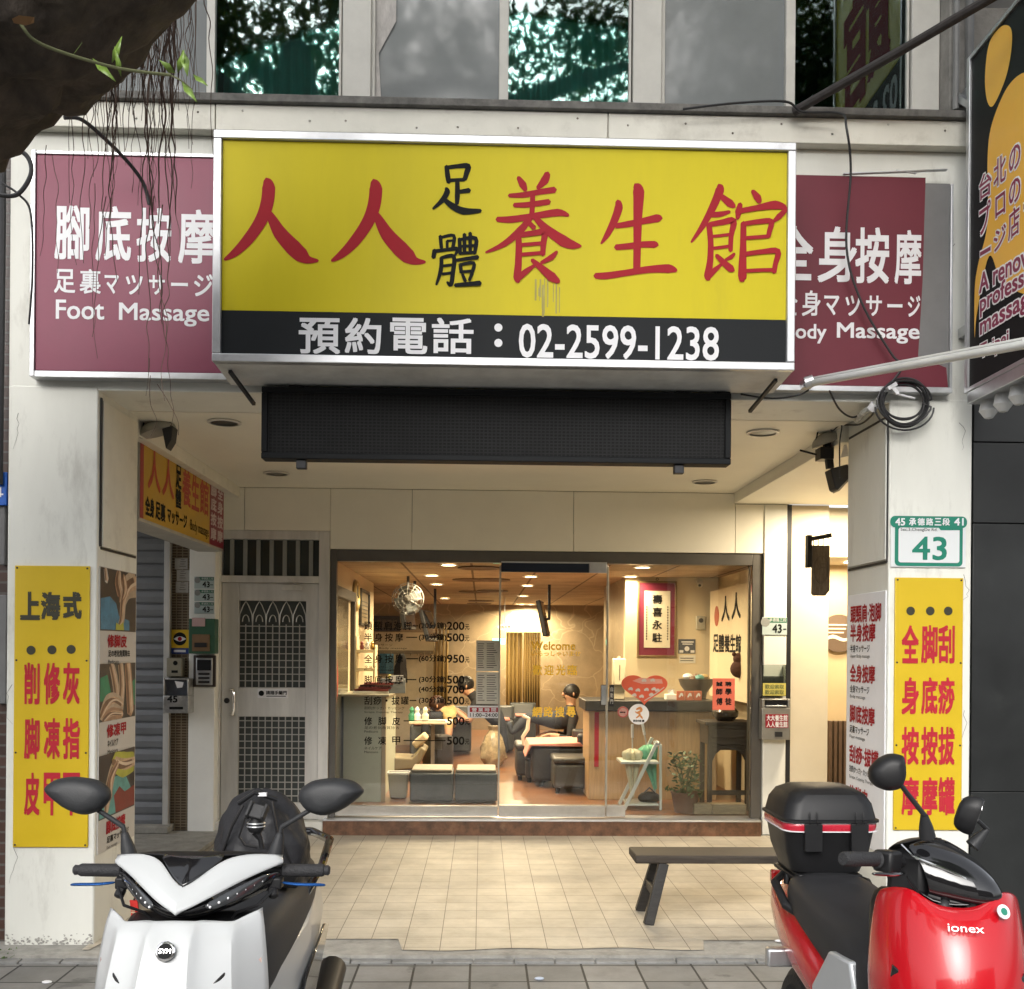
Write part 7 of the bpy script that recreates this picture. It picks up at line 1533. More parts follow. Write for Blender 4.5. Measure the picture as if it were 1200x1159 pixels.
for s in (-1, 1):
    b = MB(M); b.loft([[(s*.17, 2.95, .40), (s*.18, 3.05, .52), (s*.188, 3.35, .60), (s*.18, 3.5, .56), (s*.182, 3.2, .42)], [(s*.176, 2.95, .40), (s*.19, 3.05, .52), (s*.196, 3.35, .60), (s*.188, 3.5, .56), (s*.19, 3.2, .42)]]); b.build('side_trim', gloss_black, ws_, bev=.003)
b = MB(M)
for s in (-1, 1): b.tube([(s*.15, 3.25, .72), (s*.185, 3.35, .79), (s*.18, 3.55, .835), (s*.1, 3.68, .84), (0, 3.7, .84)], [.012, .014, .015, .015, .015], 10)
b.build('grab_rail', gloss_black, ws_)
b = MB(M); b.box(-.07, .07, 3.72, 3.765, .65, .70); b.build('tail_light', mat('tail_red', (.35, .01, .01), .15, coat=.6), ws_, bev=.008)
b = patch([[(0, 2.12, .56), (.06, 2.14, .55), (.085, 2.16, .50)], [(0, 2.28, .60), (.07, 2.28, .585), (.09, 2.28, .52)], [(0, 2.46, .56), (.06, 2.45, .55), (.085, 2.44, .48)]], M); b.build('front_fender', pearl, ws_, sub=2, solid=.006)
wheel(ws_, Matrix.Translation((SX, 0, -.03)), 2.3, .235); wheel(ws_, Matrix.Translation((SX, 0, -.03)), 3.5, .235)
b = MB(M)
for s in (-1, 1): b.tube([(s*.07, 2.3, .21), (s*.07, 2.4, .46)], .022, 10)
b.build('fork', dark_metal, ws_)
b = MB(M); b.box(-.16, -.08, 3.1, 3.6, .15, .30); b.build('engine_case', grey_pl, ws_, bev=.03)
b = MB(M); b.tube([(.15, 3.1, .22), (.16, 3.35, .24), (.165, 3.75, .33)], [.03, .055, .05], 14); b.build('exhaust', dark_metal, ws_)
b = MB(M); b.bar((-.1, 3.15, .2), (-.13, 3.22, -.028), .02, .02); b.bar((.1, 3.15, .2), (.13, 3.22, -.028), .02, .02); b.build('centre_stand', dark_metal, ws_)
for s in (-1, 1):
    MB(M).tube([(s*.19, 2.55, .90), (s*.16, 2.50, .872), (s*.11, 2.50, .855), (s*.07, 2.53, .80)], .004, 6).build('brake_hose', black_plastic, ws_)
MB(M).lathe([(.016, 0), (.016, -.012), (.012, -.014), (.001, -.014)], (-.085, 2.545, .78), 'Y', 16).build('key_switch', chrome, ws_)
# red charms under the handlebars
for k, (px, w, y0, y1, lab, wr) in enumerate(((152, 9, 1055, 1089, 'red ribbon charm with gold characters at the left grip of the white scooter', '平安'), (186, 9, 1064, 1093, 'short red ribbon charm hanging under the cowl of the white scooter', '福'))):
    a = RC(px, y0, px+w, y1, 2.545); s = thing('ribbon_charm', lab, 'charm', ((a[0]+a[1])/2, 2.545, a[2])); c = (a[0]+a[1])/2
    b = MB(); b.loft([[(a[0]+.004*math.sin(v*3), 2.543, a[3]-v*(a[3]-a[2])), (a[1]+.004*math.sin(v*3), 2.543, a[3]-v*(a[3]-a[2])), (a[1]+.004*math.sin(v*3), 2.548, a[3]-v*(a[3]-a[2])), (a[0]+.004*math.sin(v*3), 2.548, a[3]-v*(a[3]-a[2]))] for v in (0, .3, .6, 1)]); b.build('ribbon', mat('ribbon_red', (.50, .02, .015), .5), s)
    t = TX()
    for j, ch in enumerate(wr): t.line(ch, a[0]+.004, a[1]-.004, a[2]+.012+.022*(len(wr)-1-j), a[2]+.03+.022*(len(wr)-1-j), front(2.543), .0015, .02)
    t.build('characters', mat('ribbon_gold', (.6, .45, .3), .4), s)
    b = MB(); b.tube([(c, 2.546, a[3]-.002), (c+.004, 2.56, a[3]+.03), (c+.002, 2.6, .925)], .002, 6); b.build('cord', black_vinyl, s)
# ------------------------------------------------------------------ covered helmet (black bag) on the seat, phone clamp
c = W(308, 985, 3.12); s = thing('black_bag', 'lumpy black nylon bag lying on the seat of the white scooter', 'bag', (c.x, 3.12, .79))
nyl = mat('black_nylon', (.016, .016, .018), .55, var=.3, vs=14, bump=1, bs=16, spec=.3)
rings = []; n = 56
for i in range(27):
    t_ = i/26; z = .785+.275*t_; r = .142*(max(.004, 1-max(0, (t_-.25)/.75)**2.1))**.5
    if t_ < .25: r *= .84+.64*t_
    rings.append([(c.x+r*1.0*math.cos(a)*(1+.04*math.sin(3*a+t_*6)+.025*math.sin(9*a+6*t_)*math.sin(t_*14)), 3.12+r*.95*math.sin(a)*(1+.04*math.sin(5*a)), z+.006*math.sin(4*a+t_*9)) for a in [2*math.pi*k/n for k in range(n)]])
b = MB(); b.loft(rings)
for i, v in enumerate(b.v):
    k = noise.fractal(v*9, 1, 2, 3)*.017+abs(noise.noise(Vector((v.x*26, v.y*26, v.z*13))))*.012; b.v[i] = v+(v-Vector((c.x, 3.12, .92))).normalized()*k+Vector((-.02*max(0, v.z-.95), 0, 0))
b.build('bag_body', nyl, s, sub=1, ang=80)
b = MB(); b.tube([(c.x-.05, 3.02, 1.04), (c.x-.0, 3.0, 1.075), (c.x+.06, 3.03, 1.05)], .007, 8); b.tube([(c.x-.11, 3.03, .86), (c.x-.06, 2.985, .98), (c.x-.03, 2.99, 1.04)], .004, 6); b.tube([(c.x+.11, 3.03, .84), (c.x+.07, 2.985, .96), (c.x+.05, 3.0, 1.05)], .004, 6); b.build('strap', black_plastic, s)
a = RC(302, 928, 312, 932, 3.0); MB().box(a[0], a[1], 3.0, 3.012, 1.064, 1.074).build('tab', white_vinyl, s)
c = W(300, 968, 2.62); s = thing('phone_clamp', 'black phone clamp on a ball joint with pale bands, on the white scooter', 'phone holder', (c.x, 2.62, 1.0))
b = MB(); b.lathe([(.001, 0), (.016, .0), (.021, .008), (.021, .022), (.016, .03), (.010, .038)], (c.x, 2.62, c.z-.015), 'Z', 20); b.tube([(W(307, 1005, 2.62).x, 2.62, .985), (W(305, 990, 2.62).x, 2.62, 1.01), (c.x, 2.62, c.z-.015)], [.006, .006, .012], 10); b.build('ball_joint', black_plastic, s)
b = MB(); b.torus((c.x, 2.62, c.z+.0), .0215, .002, 'Z', 24, 6); b.torus((c.x, 2.62, c.z+.008), .0215, .002, 'Z', 24, 6); b.build('band', alu, s)
b = MB(Matrix.Translation((c.x+.004, 2.612, c.z+.035)) @ Matrix.Rotation(R(-35), 4, 'X') @ Matrix.Rotation(R(14), 4, 'Y')); b.box(-.018, .02, -.006, .01, -.016, .022); b.box(-.024, -.016, -.016, .01, -.02, .024); b.box(.016, .024, -.016, .01, -.016, .024); b.build('clamp', matte_black, s, bev=.003)
b = MB(); b.tube([(c.x-.03, 2.63, c.z+.02), (c.x-.045, 2.63, c.z-.03), (c.x-.03, 2.63, c.z-.05), (c.x-.0, 2.64, .985)], .003, 6); b.build('cable', black_plastic, s)

# ------------------------------------------------------------------ red scooter (faces the camera, bars turned to its left)
RX = 1.135; M0 = Matrix.Translation((RX, 0, 0)); M = Matrix.Translation((RX+.008, 2.42, 0)) @ Matrix.Rotation(R(-13), 4, 'Z') @ Matrix.Diagonal((1.1, 1, 1, 1)) @ Matrix.Translation((0, -2.42, 0))
rs = thing('parked_scooter', 'red scooter with a black top box and turned handlebars', 'scooter', (RX, 2.9, -.03))
b = patch([[(0, 2.43, .884), (.05, 2.435, .889), (.085, 2.45, .926), (.125, 2.50, .916), (.147, 2.54, .898)],
           [(0, 2.385, .875), (.05, 2.395, .878), (.095, 2.425, .89), (.135, 2.48, .885), (.156, 2.55, .87)],
           [(0, 2.335, .79), (.06, 2.35, .79), (.11, 2.39, .79), (.15, 2.46, .78), (.168, 2.55, .77)],
           [(0, 2.30, .68), (.06, 2.315, .68), (.115, 2.36, .68), (.155, 2.44, .67), (.172, 2.55, .66)],
           [(0, 2.29, .55), (.06, 2.305, .55), (.11, 2.35, .55), (.145, 2.43, .54), (.16, 2.54, .53)],
           [(0, 2.34, .42), (.05, 2.35, .42), (.09, 2.39, .42), (.12, 2.45, .42), (.13, 2.53, .42)]], M); rsh = b.build('front_shield', red_paint, rs, sub=2, solid=.008)
b = patch([[(0, 2.432, .887), (.05, 2.437, .891), (.085, 2.452, .926)], [(0, 2.47, .902), (.045, 2.475, .905), (.08, 2.49, .918)], [(0, 2.52, .93), (.04, 2.52, .93), (.075, 2.53, .925)]], M); b.build('shield_cap', gloss_black, rs, sub=1, solid=.004)
def shf(u, v, d=0): return Vector((RX+u, 2.383-d-.010, .874+v)) 
Mt = M @ Matrix.Translation((.004, 2.360, .853)) @ Matrix.Rotation(R(-28), 4, 'X'); t = TX(Mt); t.line('ionex', -.036, .036, -.009, .009, lambda u, v, d=0: Vector((u, -.006-d, v)), 0, .0); t.build('lettering', mat('silver_print', (.65, .55, .56), .3, .3), rsh)
c = M @ Vector((.088, 2.402, .888)); b = MB(Matrix.Translation(c) @ Matrix.Rotation(R(-25), 4, 'X') @ Matrix.Rotation(R(14), 4, 'Z')); b.lathe([(.001, 0), (.017, 0), (.017, -.003), (.001, -.004)], (0, 0, 0), 'Y', 24); st = b.build('round_sticker', white_vinyl, rsh)
b = MB(Matrix.Translation(c) @ Matrix.Rotation(R(-25), 4, 'X') @ Matrix.Rotation(R(14), 4, 'Z')); b.lathe([(.001, -.0042), (.009, -.0042), (.001, -.005)], (0, 0, 0), 'Y', 16); b.build('green_mark', green, st)
for s in (-1, 1):
    b = MB(M); b.loft([[(s*.075, 2.35, .70), (s*.135, 2.405, .745), (s*.14, 2.42, .70), (s*.085, 2.355, .675)], [(s*.075, 2.375, .70), (s*.135, 2.43, .745), (s*.14, 2.445, .70), (s*.085, 2.38, .675)]]); b.build('headlight', gloss_black, rsh, bev=.003)
    b = MB(M); b.loft([[(s*.13, 2.47, .46), (s*.155, 2.54, .48), (s*.155, 2.56, .86), (s*.13, 2.53, .89)], [(s*.12, 2.5, .46), (s*.14, 2.58, .48), (s*.14, 2.60, .86), (s*.12, 2.57, .89)]]); b.build('shield_side', red_paint, rsh, bev=.01)
M = M0
b = MB(M); b.loft([[(-w, y, z0), (w, y, z0), (w, y, z1), (-w, y, z1)] for y, w, z0, z1 in ((2.535, .10, .40, .885), (2.60, .135, .36, .905), (2.66, .115, .34, .82))]); b.build('inner_shield', black_plastic, rs, bev=.02)
b = MB(M); b.loft([[(-.14, y, .27), (.14, y, .27), (.14, y, z1), (-.14, y, z1)] for y, z1 in ((2.55, .36), (2.68, .33), (2.95, .33), (3.0, .36))]); b.build('footboard', black_plastic, rs, bev=.015)
b = MB(M); b.tube([(0, 2.45, .40), (0, 2.55, .80), (0, 2.56, .94)], [.035, .07, .085], 16); b.build('steering_column', black_plastic, rs)
seat(rs, M, ((2.62, .095, .56, .46), (2.68, .115, .70, .46), (2.76, .13, .735, .48), (2.9, .14, .745, .54), (3.05, .148, .76, .58), (3.2, .15, .775, .62), (3.32, .14, .78, .64), (3.4, .10, .77, .66)))
rr = []
for y, w, z0, z1 in ((2.76, .105, .36, .50), (2.9, .135, .38, .58), (3.1, .155, .42, .66), (3.35, .155, .46, .70), (3.6, .115, .54, .71), (3.75, .06, .60, .70)): rr.append([(w*math.copysign(abs(math.cos(a))**.7, math.cos(a)), y, (z0+z1)/2+(z1-z0)/2*math.copysign(abs(math.sin(a))**.7, math.sin(a))) for a in [2*math.pi*k/20 for k in range(20)]])
b = MB(M); b.loft(rr); b.build('tail_body', red_paint, rs, sub=1)
for s in (-1, 1):
    b = MB(M); b.loft([[(s*(.108+e), 2.69, .44), (s*(.125+e), 2.74, .66), (s*(.142+e), 2.86, .655), (s*(.150+e), 2.98, .52), (s*(.142+e), 2.98, .40)] for e in (-.03, .012)]); b.build('side_panel', silver_p, rs, bev=.008)
zrk = W(965, 1025, 3.3).z
b = MB(M)
for s in (-1, 1): b.tube([(s*.115, 3.24, .66), (s*.15, 3.27, .68), (s*.155, 3.38, .73), (s*.10, 3.46, .745)], [.014, .015, .014, .012], 10); b.tube([(s*.11, 3.4, .72), (s*.105, 3.4, zrk-.02)], .011, 8)
b.box(-.11, .11, 3.3, 3.55, zrk-.026, zrk-.013); b.build('rear_rack', black_plastic, rs, bev=.002)
b = MB(M); b.box(-.06, .06, 3.745, 3.78, .64, .69); b.build('tail_light', mat('tail_red', (.35, .01, .01), .15, coat=.6), rs, bev=.008)
wheel(rs, Matrix.Translation((RX, 0, -.03)), 2.38, .22); wheel(rs, Matrix.Translation((RX, 0, -.03)), 3.5, .22)
b = patch([[(0, 2.18, .52), (.055, 2.2, .51), (.08, 2.22, .46)], [(0, 2.36, .56), (.065, 2.36, .545), (.085, 2.36, .48)], [(0, 2.54, .52), (.055, 2.53, .51), (.08, 2.52, .45)]], M); b.build('front_fender', red_paint, rs, sub=2, solid=.006)
b = MB(M)
for s in (-1, 1): b.tube([(s*.07, 2.38, .19), (s*.07, 2.45, .44)], .02, 10)
b.build('fork', dark_metal, rs)
b = MB(M); b.box(.06, .15, 3.15, 3.6, .13, .30); b.build('motor_case', grey_pl, rs, bev=.03)
b = MB(M); b.bar((-.1, 3.15, .2), (-.13, 3.22, -.028), .02, .02); b.bar((.1, 3.15, .2), (.13, 3.22, -.028), .02, .02); b.build('centre_stand', dark_metal, rs)
b = MB(M); b.box(-.2, -.1, 3.30, 3.34, .47, .53); b.build('pillion_step', alu, rs, bev=.008)
# top box
bx0, bx1, by0, by1 = -.152, .158, 3.27, 3.57; zb, zm, zt2 = W(965, 1025, 3.3).z, W(965, 968, 3.25).z, W(965, 922, 3.35).z
def rr_ring(x0, x1, y0, y1, z, r=.05):
    P = []
    for cx, cy, a in ((x1-r, y1-r, 0), (x0+r, y1-r, 1), (x0+r, y0+r, 2), (x1-r, y0+r, 3)):
        for k in range(6): P.append((cx+r*math.cos(math.pi/2*(a+k/5)), cy+r*math.sin(math.pi/2*(a+k/5)), z))
    return P
I = lambda e, z, r=.05: rr_ring(bx0+e, bx1-e, by0+e, by1-e, z, r)
b = MB(M); b.loft([I(.055, zb), I(.04, zb+.004), I(.018, zb+.07), I(.008, zm-.03), I(.004, zm-.022)]); tb = b.build('top_box', black_plastic, rs, ang=30)
b = MB(M); b.loft([I(.002, zm-.021), I(.0, zm-.012), I(.0, zm-.004), I(.002, zm+.002)]); b.build('red_band', mat('band_red', (.42, .012, .03), .25, coat=.5), tb)
b = MB(M); b.loft([I(-.0015, zm-.0245), I(-.0015, zm-.0215)]); b.loft([I(.0, zm+.0025), I(.0, zm+.005)]); b.build('band_edge', white_vinyl, tb)
b = MB(M); b.loft([I(-.006, zm+.006), I(-.006, zm+.013), I(.002, zm+.016), I(.012, zt2-.05), I(.03, zt2-.02), I(.06, zt2-.004), I(.10, zt2)]); lid = b.build('box_lid', black_plastic, tb, ang=30)
for xq in (-.065, .085):
    b = MB(M); b.box(xq-.028, xq+.028, by0-.012, by0+.008, zm-.085, zm+.004); b.tube([(xq-.012, by0-.012, zm+.0), (xq-.013, by0-.008, zm+.042)], .0025, 6); b.tube([(xq+.012, by0-.012, zm+.0), (xq+.011, by0-.008, zm+.042)], .0025, 6); b.build('latch', black_plastic, tb, bev=.003)
b = MB(M); b.box(-.10, .11, by0+.03, by0+.27, zb-.012, zb-.001); b.build('box_plate', black_plastic, tb, bev=.003)
# handlebars turned to the scooter's left, slightly tilted
TH = R(42); PV = Vector((RX+.005, 2.56, .955)); MH = Matrix.Translation(PV) @ Matrix.Rotation(TH, 4, 'Z') @ Matrix.Rotation(R(7), 4, 'Y')
L = lambda pts: pts
b = patch([[(0, -.02, .075), (.06, -.005, .072), (.105, .03, .055)], [(0, -.10, .045), (.06, -.08, .04), (.115, -.01, .03)], [(0, -.165, -.005), (.055, -.14, -.01), (.12, -.03, -.005)], [(0, -.195, -.05), (.05, -.165, -.05), (.11, -.04, -.04)], [(0, -.15, -.085), (.045, -.13, -.08), (.09, -.03, -.07)], [(0, -.02, -.09), (.045, -.01, -.09), (.075, .02, -.08)]], MH); hc = b.build('handlebar_cowl', gloss_black, rs, sub=2, solid=.005)
b = patch([[(0, -.02, .076), (.06, -.005, .073), (.105, .03, .055)], [(0, .06, .07), (.06, .06, .065), (.10, .065, .045)], [(0, .10, .02), (.05, .10, .02), (.08, .09, .01)], [(0, .09, -.06), (.045, .085, -.06), (.07, .07, -.06)]], MH); b.build('instrument_cover', black_plastic, hc, sub=2, solid=.005)
for s in (-1, 1):
    b = MB(MH); b.tube([(s*.045, -.135, -.02), (s*.085, -.085, .005), (s*.115, -.005, .028), (s*.108, .03, .052)], .0035, 6); b.build('chrome_trim', chrome, hc)
    b = MB(MH); b.tube([(s*.10, .03, .01), (s*.2, .05, .015)], .012, 10); hb = b.build('handlebar', dark_metal, rs)
    b = MB(MH); b.tube([(s*.19, .048, .014), (s*.195, .049, .014), (s*.2, .05, .015), (s*.325, .065, .015), (s*.33, .066, .015)], [.016, .022, .0175, .0175, .014], 14); b.build('grip', mat('grip_rubber', (.018, .018, .02), .7), hb)
    b = MB(MH); b.box(s*.125, s*.185, .015, .065, -.015, .038); b.build('switch_gear', black_plastic, hb, bev=.008)
    b = MB(MH); b.loft([[(s*x_, y_+dy, z_+dz) for dy, dz in ((-.009, 0), (0, .007), (.009, 0), (0, -.007))] for x_, y_, z_ in ((.14, .0, -.008), (.19, -.012, -.012), (.25, -.002, -.012), (.29, .015, -.012))]); b.build('brake_lever', gloss_black, hb, sub=1)
b = MB(MH); b.box(-.095, .095, -.03, .075, -.095, .04); b.build('cowl_core', black_plastic, hc, bev=.02)
b = MB(MH); b.ball((-.07, -.07, -.085), .022, 8, (1, .8, 1)); b.build('indicator', grey_pl, hc)
b = MB(MH); b.tube([(-.13, -.0, -.02), (-.11, -.02, -.055), (-.07, -.02, -.065)], .004, 6); b.build('brake_hose', black_plastic, rs)
# mirrors: the near one upright, the far one folded low and edge on
Mi = Matrix.Identity(4)
pb = W(1085, 968, 2.47); pe = W(1083, 955, 2.46); ph = W(1044, 905, 2.42)
inv = Vector((0, 0, 0))
mirror(rs, None, pb, pe+(pb-pe)*0, ph, .05, .046, (-.25, -1, .05), (-.55, .1, -.75), black_plastic)
pb = W(1148, 982, 2.72); pe = W(1157, 972, 2.72); ph = W(1140, 956, 2.70)
mirror(rs, None, pb, pe, ph, .055, .03, (-.86, .40, .25), (.30, -.05, .9), black_plastic)
# ================================================================== BENCH
y0, y1 = 5.58, 5.84; zt_ = W(850, 1003, 5.58).z; xb0 = W(741, 998, 5.7).x; xb1 = xb0+1.2
bn = thing('bench', 'long narrow black wooden bench on the beige arcade tiles', 'bench', ((xb0+xb1)/2, 5.7, 0))
bw_ = mat('bench_black', (.016, .014, .012), .42, var=.5, vs=9, stretch=(1, 8, 8), bump=.2, bs=50)
b = MB(); b.box(xb0, xb1, y0, y1, zt_-.045, zt_); b.build('seat', mat('bench_top', (.045, .036, .028), .6, var=.4, vs=7, stretch=(1, 8, 8), spec=.25), bn, bev=.008)
for sx, xx_ in ((-1, xb0+.16), (1, xb1-.16)):
    for sy, yy in ((-1, y0+.03), (1, y1-.03)):
        b = MB(); b.bar((xx_, yy, zt_-.046), (xx_+sx*.09, yy+sy*.05, 0.0), .055, .042); b.build('leg', bw_, bn, bev=.004)
    b = MB(); b.bar((xx_+sx*.05, y0+.005, zt_*.45), (xx_+sx*.05, y1-.005, zt_*.45), .03, .045); b.build('stretcher', bw_, bn, bev=.003)
# ================================================================== ceiling lamps of the arcade (unlit)
for (px, py), lab in (((263, 494), 'unlit recessed lamp at the front left of the arcade ceiling'), ((324, 554), 'unlit recessed lamp at the back left of the arcade ceiling'), ((894, 506), 'unlit recessed lamp at the front right of the arcade ceiling'), ((826, 564), 'unlit recessed lamp at the back right of the arcade ceiling')):
    d = ray(px, py); p = Vector((0, 0, EYE))+d*((CEIL-EYE)/d.z); downlight(p.x, p.y, lab, CEIL, 0, False, .095, 'unlit recessed lamps in the arcade ceiling')
# lit lamps of the neighbour's lobby
for x, y, lab in ((2.95, YB-.55, 'warm recessed lamp above the neighbour entrance'),): 
    t = downlight(x, y, lab, CEIL-.086, 0, True, .09, 'lobby lamps'); lo_.location = (x, y, CEIL-.12); put(lo_, t)
t = downlight(3.2, YB+.5, 'warm recessed lamp inside the neighbour lobby', CEIL-.501, 0, True, .09, 'lobby lamps'); lo2.location = (3.2, YB+.5, CEIL-.53); put(lo2, t)
# ================================================================== floodlights by the pillars
def flood(px, py, Y, label, full):
    c = W(px, py, Y); s = thing('floodlight', label, 'floodlight', c, 'old floodlights hung from the arcade beams')
    zc = CEIL-.0 if abs(c.x) < 1.95 else CEIL-.085
    b = MB(); b.tube([(c.x-.01, Y, c.z+.06), (c.x-.01, Y, zc+.0)], .014, 8); b.build('hanger', mat('rusty_metal', (.10, .08, .06), .7, .3, var=.4, vs=30), s)
    b = MB(Matrix.Translation(c+Vector((.02, 0, 0))) @ Matrix.Rotation(R(-18), 4, 'Y')); rings = []
    for i in range(7):
        t_ = i/6; r = .09*math.cos(t_*1.4); rings.append([(r*1.2*math.cos(a), r*math.sin(a), .07*math.sin(t_*1.45)) for a in [2*math.pi*k/20 for k in range(20)]])
    b.loft(rings); b.build('lamp_shade', mat('flood_grey', (.33, .32, .28), .5, .2, var=.2), s)
    b = MB(); b.tube([(c.x-.07, Y-.02, c.z+.01), (c.x-.05, Y, c.z+.09), (c.x+.05, Y-.04, c.z+.095), (c.x+.1, Y-.03, c.z+.05)], .006, 6); b.build('wire', black_plastic, s)
    if full:
        b = MB(); b.box(c.x-.05, c.x+.03, Y-.04, Y+.06, c.z-.10, c.z-.03); b.bar((c.x+.0, Y, c.z-.0), (c.x+.02, Y, c.z-.15), .04, .04); b.tube([(c.x-.16, Y, c.z-.045), (c.x-.06, Y, c.z-.07)], .007, 6); b.build('yoke', black_plastic, s, bev=.004)
        d = c+Vector((.055, 0, -.19)); b = MB(); b.loft([[(d.x-.05, y, d.z+.03), (d.x+.055, y, d.z+.06), (d.x+.07, y, d.z-.01), (d.x-.0, y, d.z-.095), (d.x-.02, y, d.z-.085)] for y in (Y-.05, Y+.06)]); b.build('lamp_head', matte_black, s, bev=.008)
        b = MB(); b.bar((d.x-.0, Y, d.z-.095), (d.x+.07, Y, d.z-.02), .10, .01); b.build('lamp_glass', mat('flood_glass', (.35, .33, .27), .2), s)
        b = MB(); b.loft([[(d.x-.0, Y-.075, d.z+.09), (d.x+.05, Y-.075, d.z+.10), (d.x+.03, Y-.08, d.z+.19)], [(d.x-.0, Y-.07, d.z+.09), (d.x+.05, Y-.07, d.z+.10), (d.x+.03, Y-.07, d.z+.19)]]); b.build('bracket', white_vinyl, s)
    else:
        b = MB(); b.loft([[(c.x+.05, y, c.z+.05), (c.x+.12, y, c.z+.03), (c.x+.11, y, c.z-.05), (c.x+.08, y, c.z-.10), (c.x+.06, y, c.z-.0)] for y in (Y-.05, Y+.05)]); b.build('lamp_head', matte_black, s, bev=.005)
flood(181, 507, 5.95, 'old floodlight with bent black head beside the left pillar', False)
flood(969, 519, 5.95, 'old floodlight with drooping black head beside the right pillar', True)
# ================================================================== cables, poles
cabm = mat('cable_black', (.012, .012, .013), .45)
def sm(pts, n=8):
    P = [Vector(p) for p in pts]; out = []
    for i in range(len(P)-1):
        p0, p1, p2, p3 = P[max(i-1, 0)], P[i], P[i+1], P[min(i+2, len(P)-1)]
        for k in range(n):
            t_ = k/n; out.append(.5*((2*p1)+(p2-p0)*t_+(2*p0-5*p1+4*p2-p3)*t_*t_+(3*p1-p0-3*p2+p3)*t_**3))
    return out+[P[-1]]
def cable(pts, r, name, label, m_=None): return tag(MB().tube(sm(pts), r, 8).build(name, m_ or cabm), label, name.replace('_', ' '))
P = lambda px, py, Y: W(px, py, Y)
cable([P(800, 128, 5.05), P(860, 121, 5.03), P(920, 119, 5.03), P(940, 131, 5.05), P(985, 133, 5.03), P(992, 150, 4.95), P(997, 200, 5.0), P(992, 290, 5.06), P(1010, 355, 5.08), P(1045, 415, 5.08), P(1058, 428, 5.07), P(1045, 448, 5.06)], .006, 'sagging_cable', 'thin black cable from the window ledge down across the maroon sign')
tag(MB().tube([P(930, 131, 5.1), P(1060, 57, 4.75), P(1140, 10, 4.5), P(1230, -42, 4.25)], .022, 10).build('stay_rod', mat('rod_dark', (.035, .03, .028), .6, .3, var=.3, vs=30)), 'dark rusty rod slanting up to the right in front of the end window', 'rod')
s = thing('lamp_arm', 'white tube lamp arm slanting from the maroon sign toward the footprint sign', 'lamp arm', P(915, 455, 5.1))
b = MB(); b.tube([P(950, 449, 5.06), P(1200, 404, 3.9), P(1300, 386, 3.6)], .018, 12); b.tube([P(952, 444, 5.06), P(1200, 398, 3.9)], .010, 8); b.build('tube', mat('tube_white', (.60, .61, .60), .35, .2), s)
b = MB(); b.tube([P(943, 449, 5.06), P(953, 446, 5.05)], .03, 12); b.build('socket', alu, s)
b = MB(); b.box(P(946, 445, 5.06).x-.015, P(946, 445, 5.06).x+.03, 5.07, YP+.0, P(946, 446, 5.06).z-.03, P(946, 446, 5.06).z+.01); b.build('bracket', alu, s)
cable([P(868, 462, 5.16), P(905, 467, 5.1), P(935, 463, 5.1), P(948, 457, 5.08)], .005, 'loose_cable', 'thin black cable along the foot of the maroon sign')
cable([P(972, 458, 5.1), P(984, 480, 5.2), P(1000, 489, 5.3), P(1015, 480, 5.3), P(1023, 474, 5.2)], .005, 'drooping_cable', 'thin black cable drooping from the maroon sign to the white connector')
cable([P(990, 498, 5.75), P(1008, 497, 5.5), P(1022, 486, 5.25), P(1032, 470, 5.12)], .005, 'hooked_cable', 'thin black cable from the right floodlight to the cable coil')
cable([P(984, 560, 5.78), P(984, 520, 5.78), P(986, 498, 5.75), P(975, 505, 5.85), P(972, 496, 5.9)], .004, 'feed_cable', 'thin black cable running down the inner edge of the right pillar')
s = thing('cable_coil', 'coil of black cable tied with white clips at the top of the right pillar', 'cable coil', P(1060, 475, 5.1))
b = MB(); c = P(1059, 471, 5.13)
pts = []
for k in range(200):
    a_ = k/200*2*math.pi*7; j = math.floor(k/28.6); r = .115+.012*math.sin(j*2.1); pts.append((c.x+(r+.012*math.sin(j*3.7))*math.cos(a_)*1.03, 5.13-.012*math.sin(j*1.9)-.006*math.sin(a_*2), c.z+(r+.01*math.cos(j))*math.sin(a_)*.93-.012*math.cos(j*1.3)))
b.tube(sm(pts, 2), .0055, 7); pts = [(c.x+.15*math.cos(a_), 5.12, c.z-.03+.115*math.sin(a_)) for a_ in [math.pi*(1+k/16) for k in range(17)]]; b.tube(pts, .005, 7); b.build('coil', cabm, s)
b = MB(); a_ = P(1040, 456, 5.1); b.bar(a_, P(1050, 450, 5.1), .03, .02); b.bar(P(1044, 452, 5.1), P(1052, 462, 5.1), .02, .02); b.bar(P(1052, 462, 5.12), P(1072, 467, 5.15), .014, .01); b.build('clip', white_vinyl, s, bev=.003)
s = thing('connector_bundle', 'white cable connector wrapped in clear film beside the cable coil', 'connector', P(1020, 480, 5.2)); b = MB(); b.tube(sm([P(1004, 492, 5.35), P(1014, 482, 5.25), P(1024, 477, 5.2), P(1030, 468, 5.15)]), .018, 8); b.build('film', mat('film_white', (.42, .42, .38), .25, var=.3, vs=40), s); MB().tube([P(1021, 480, 5.19), P(1025, 474, 5.17)], .024, 10).build('plug', white_vinyl, s)
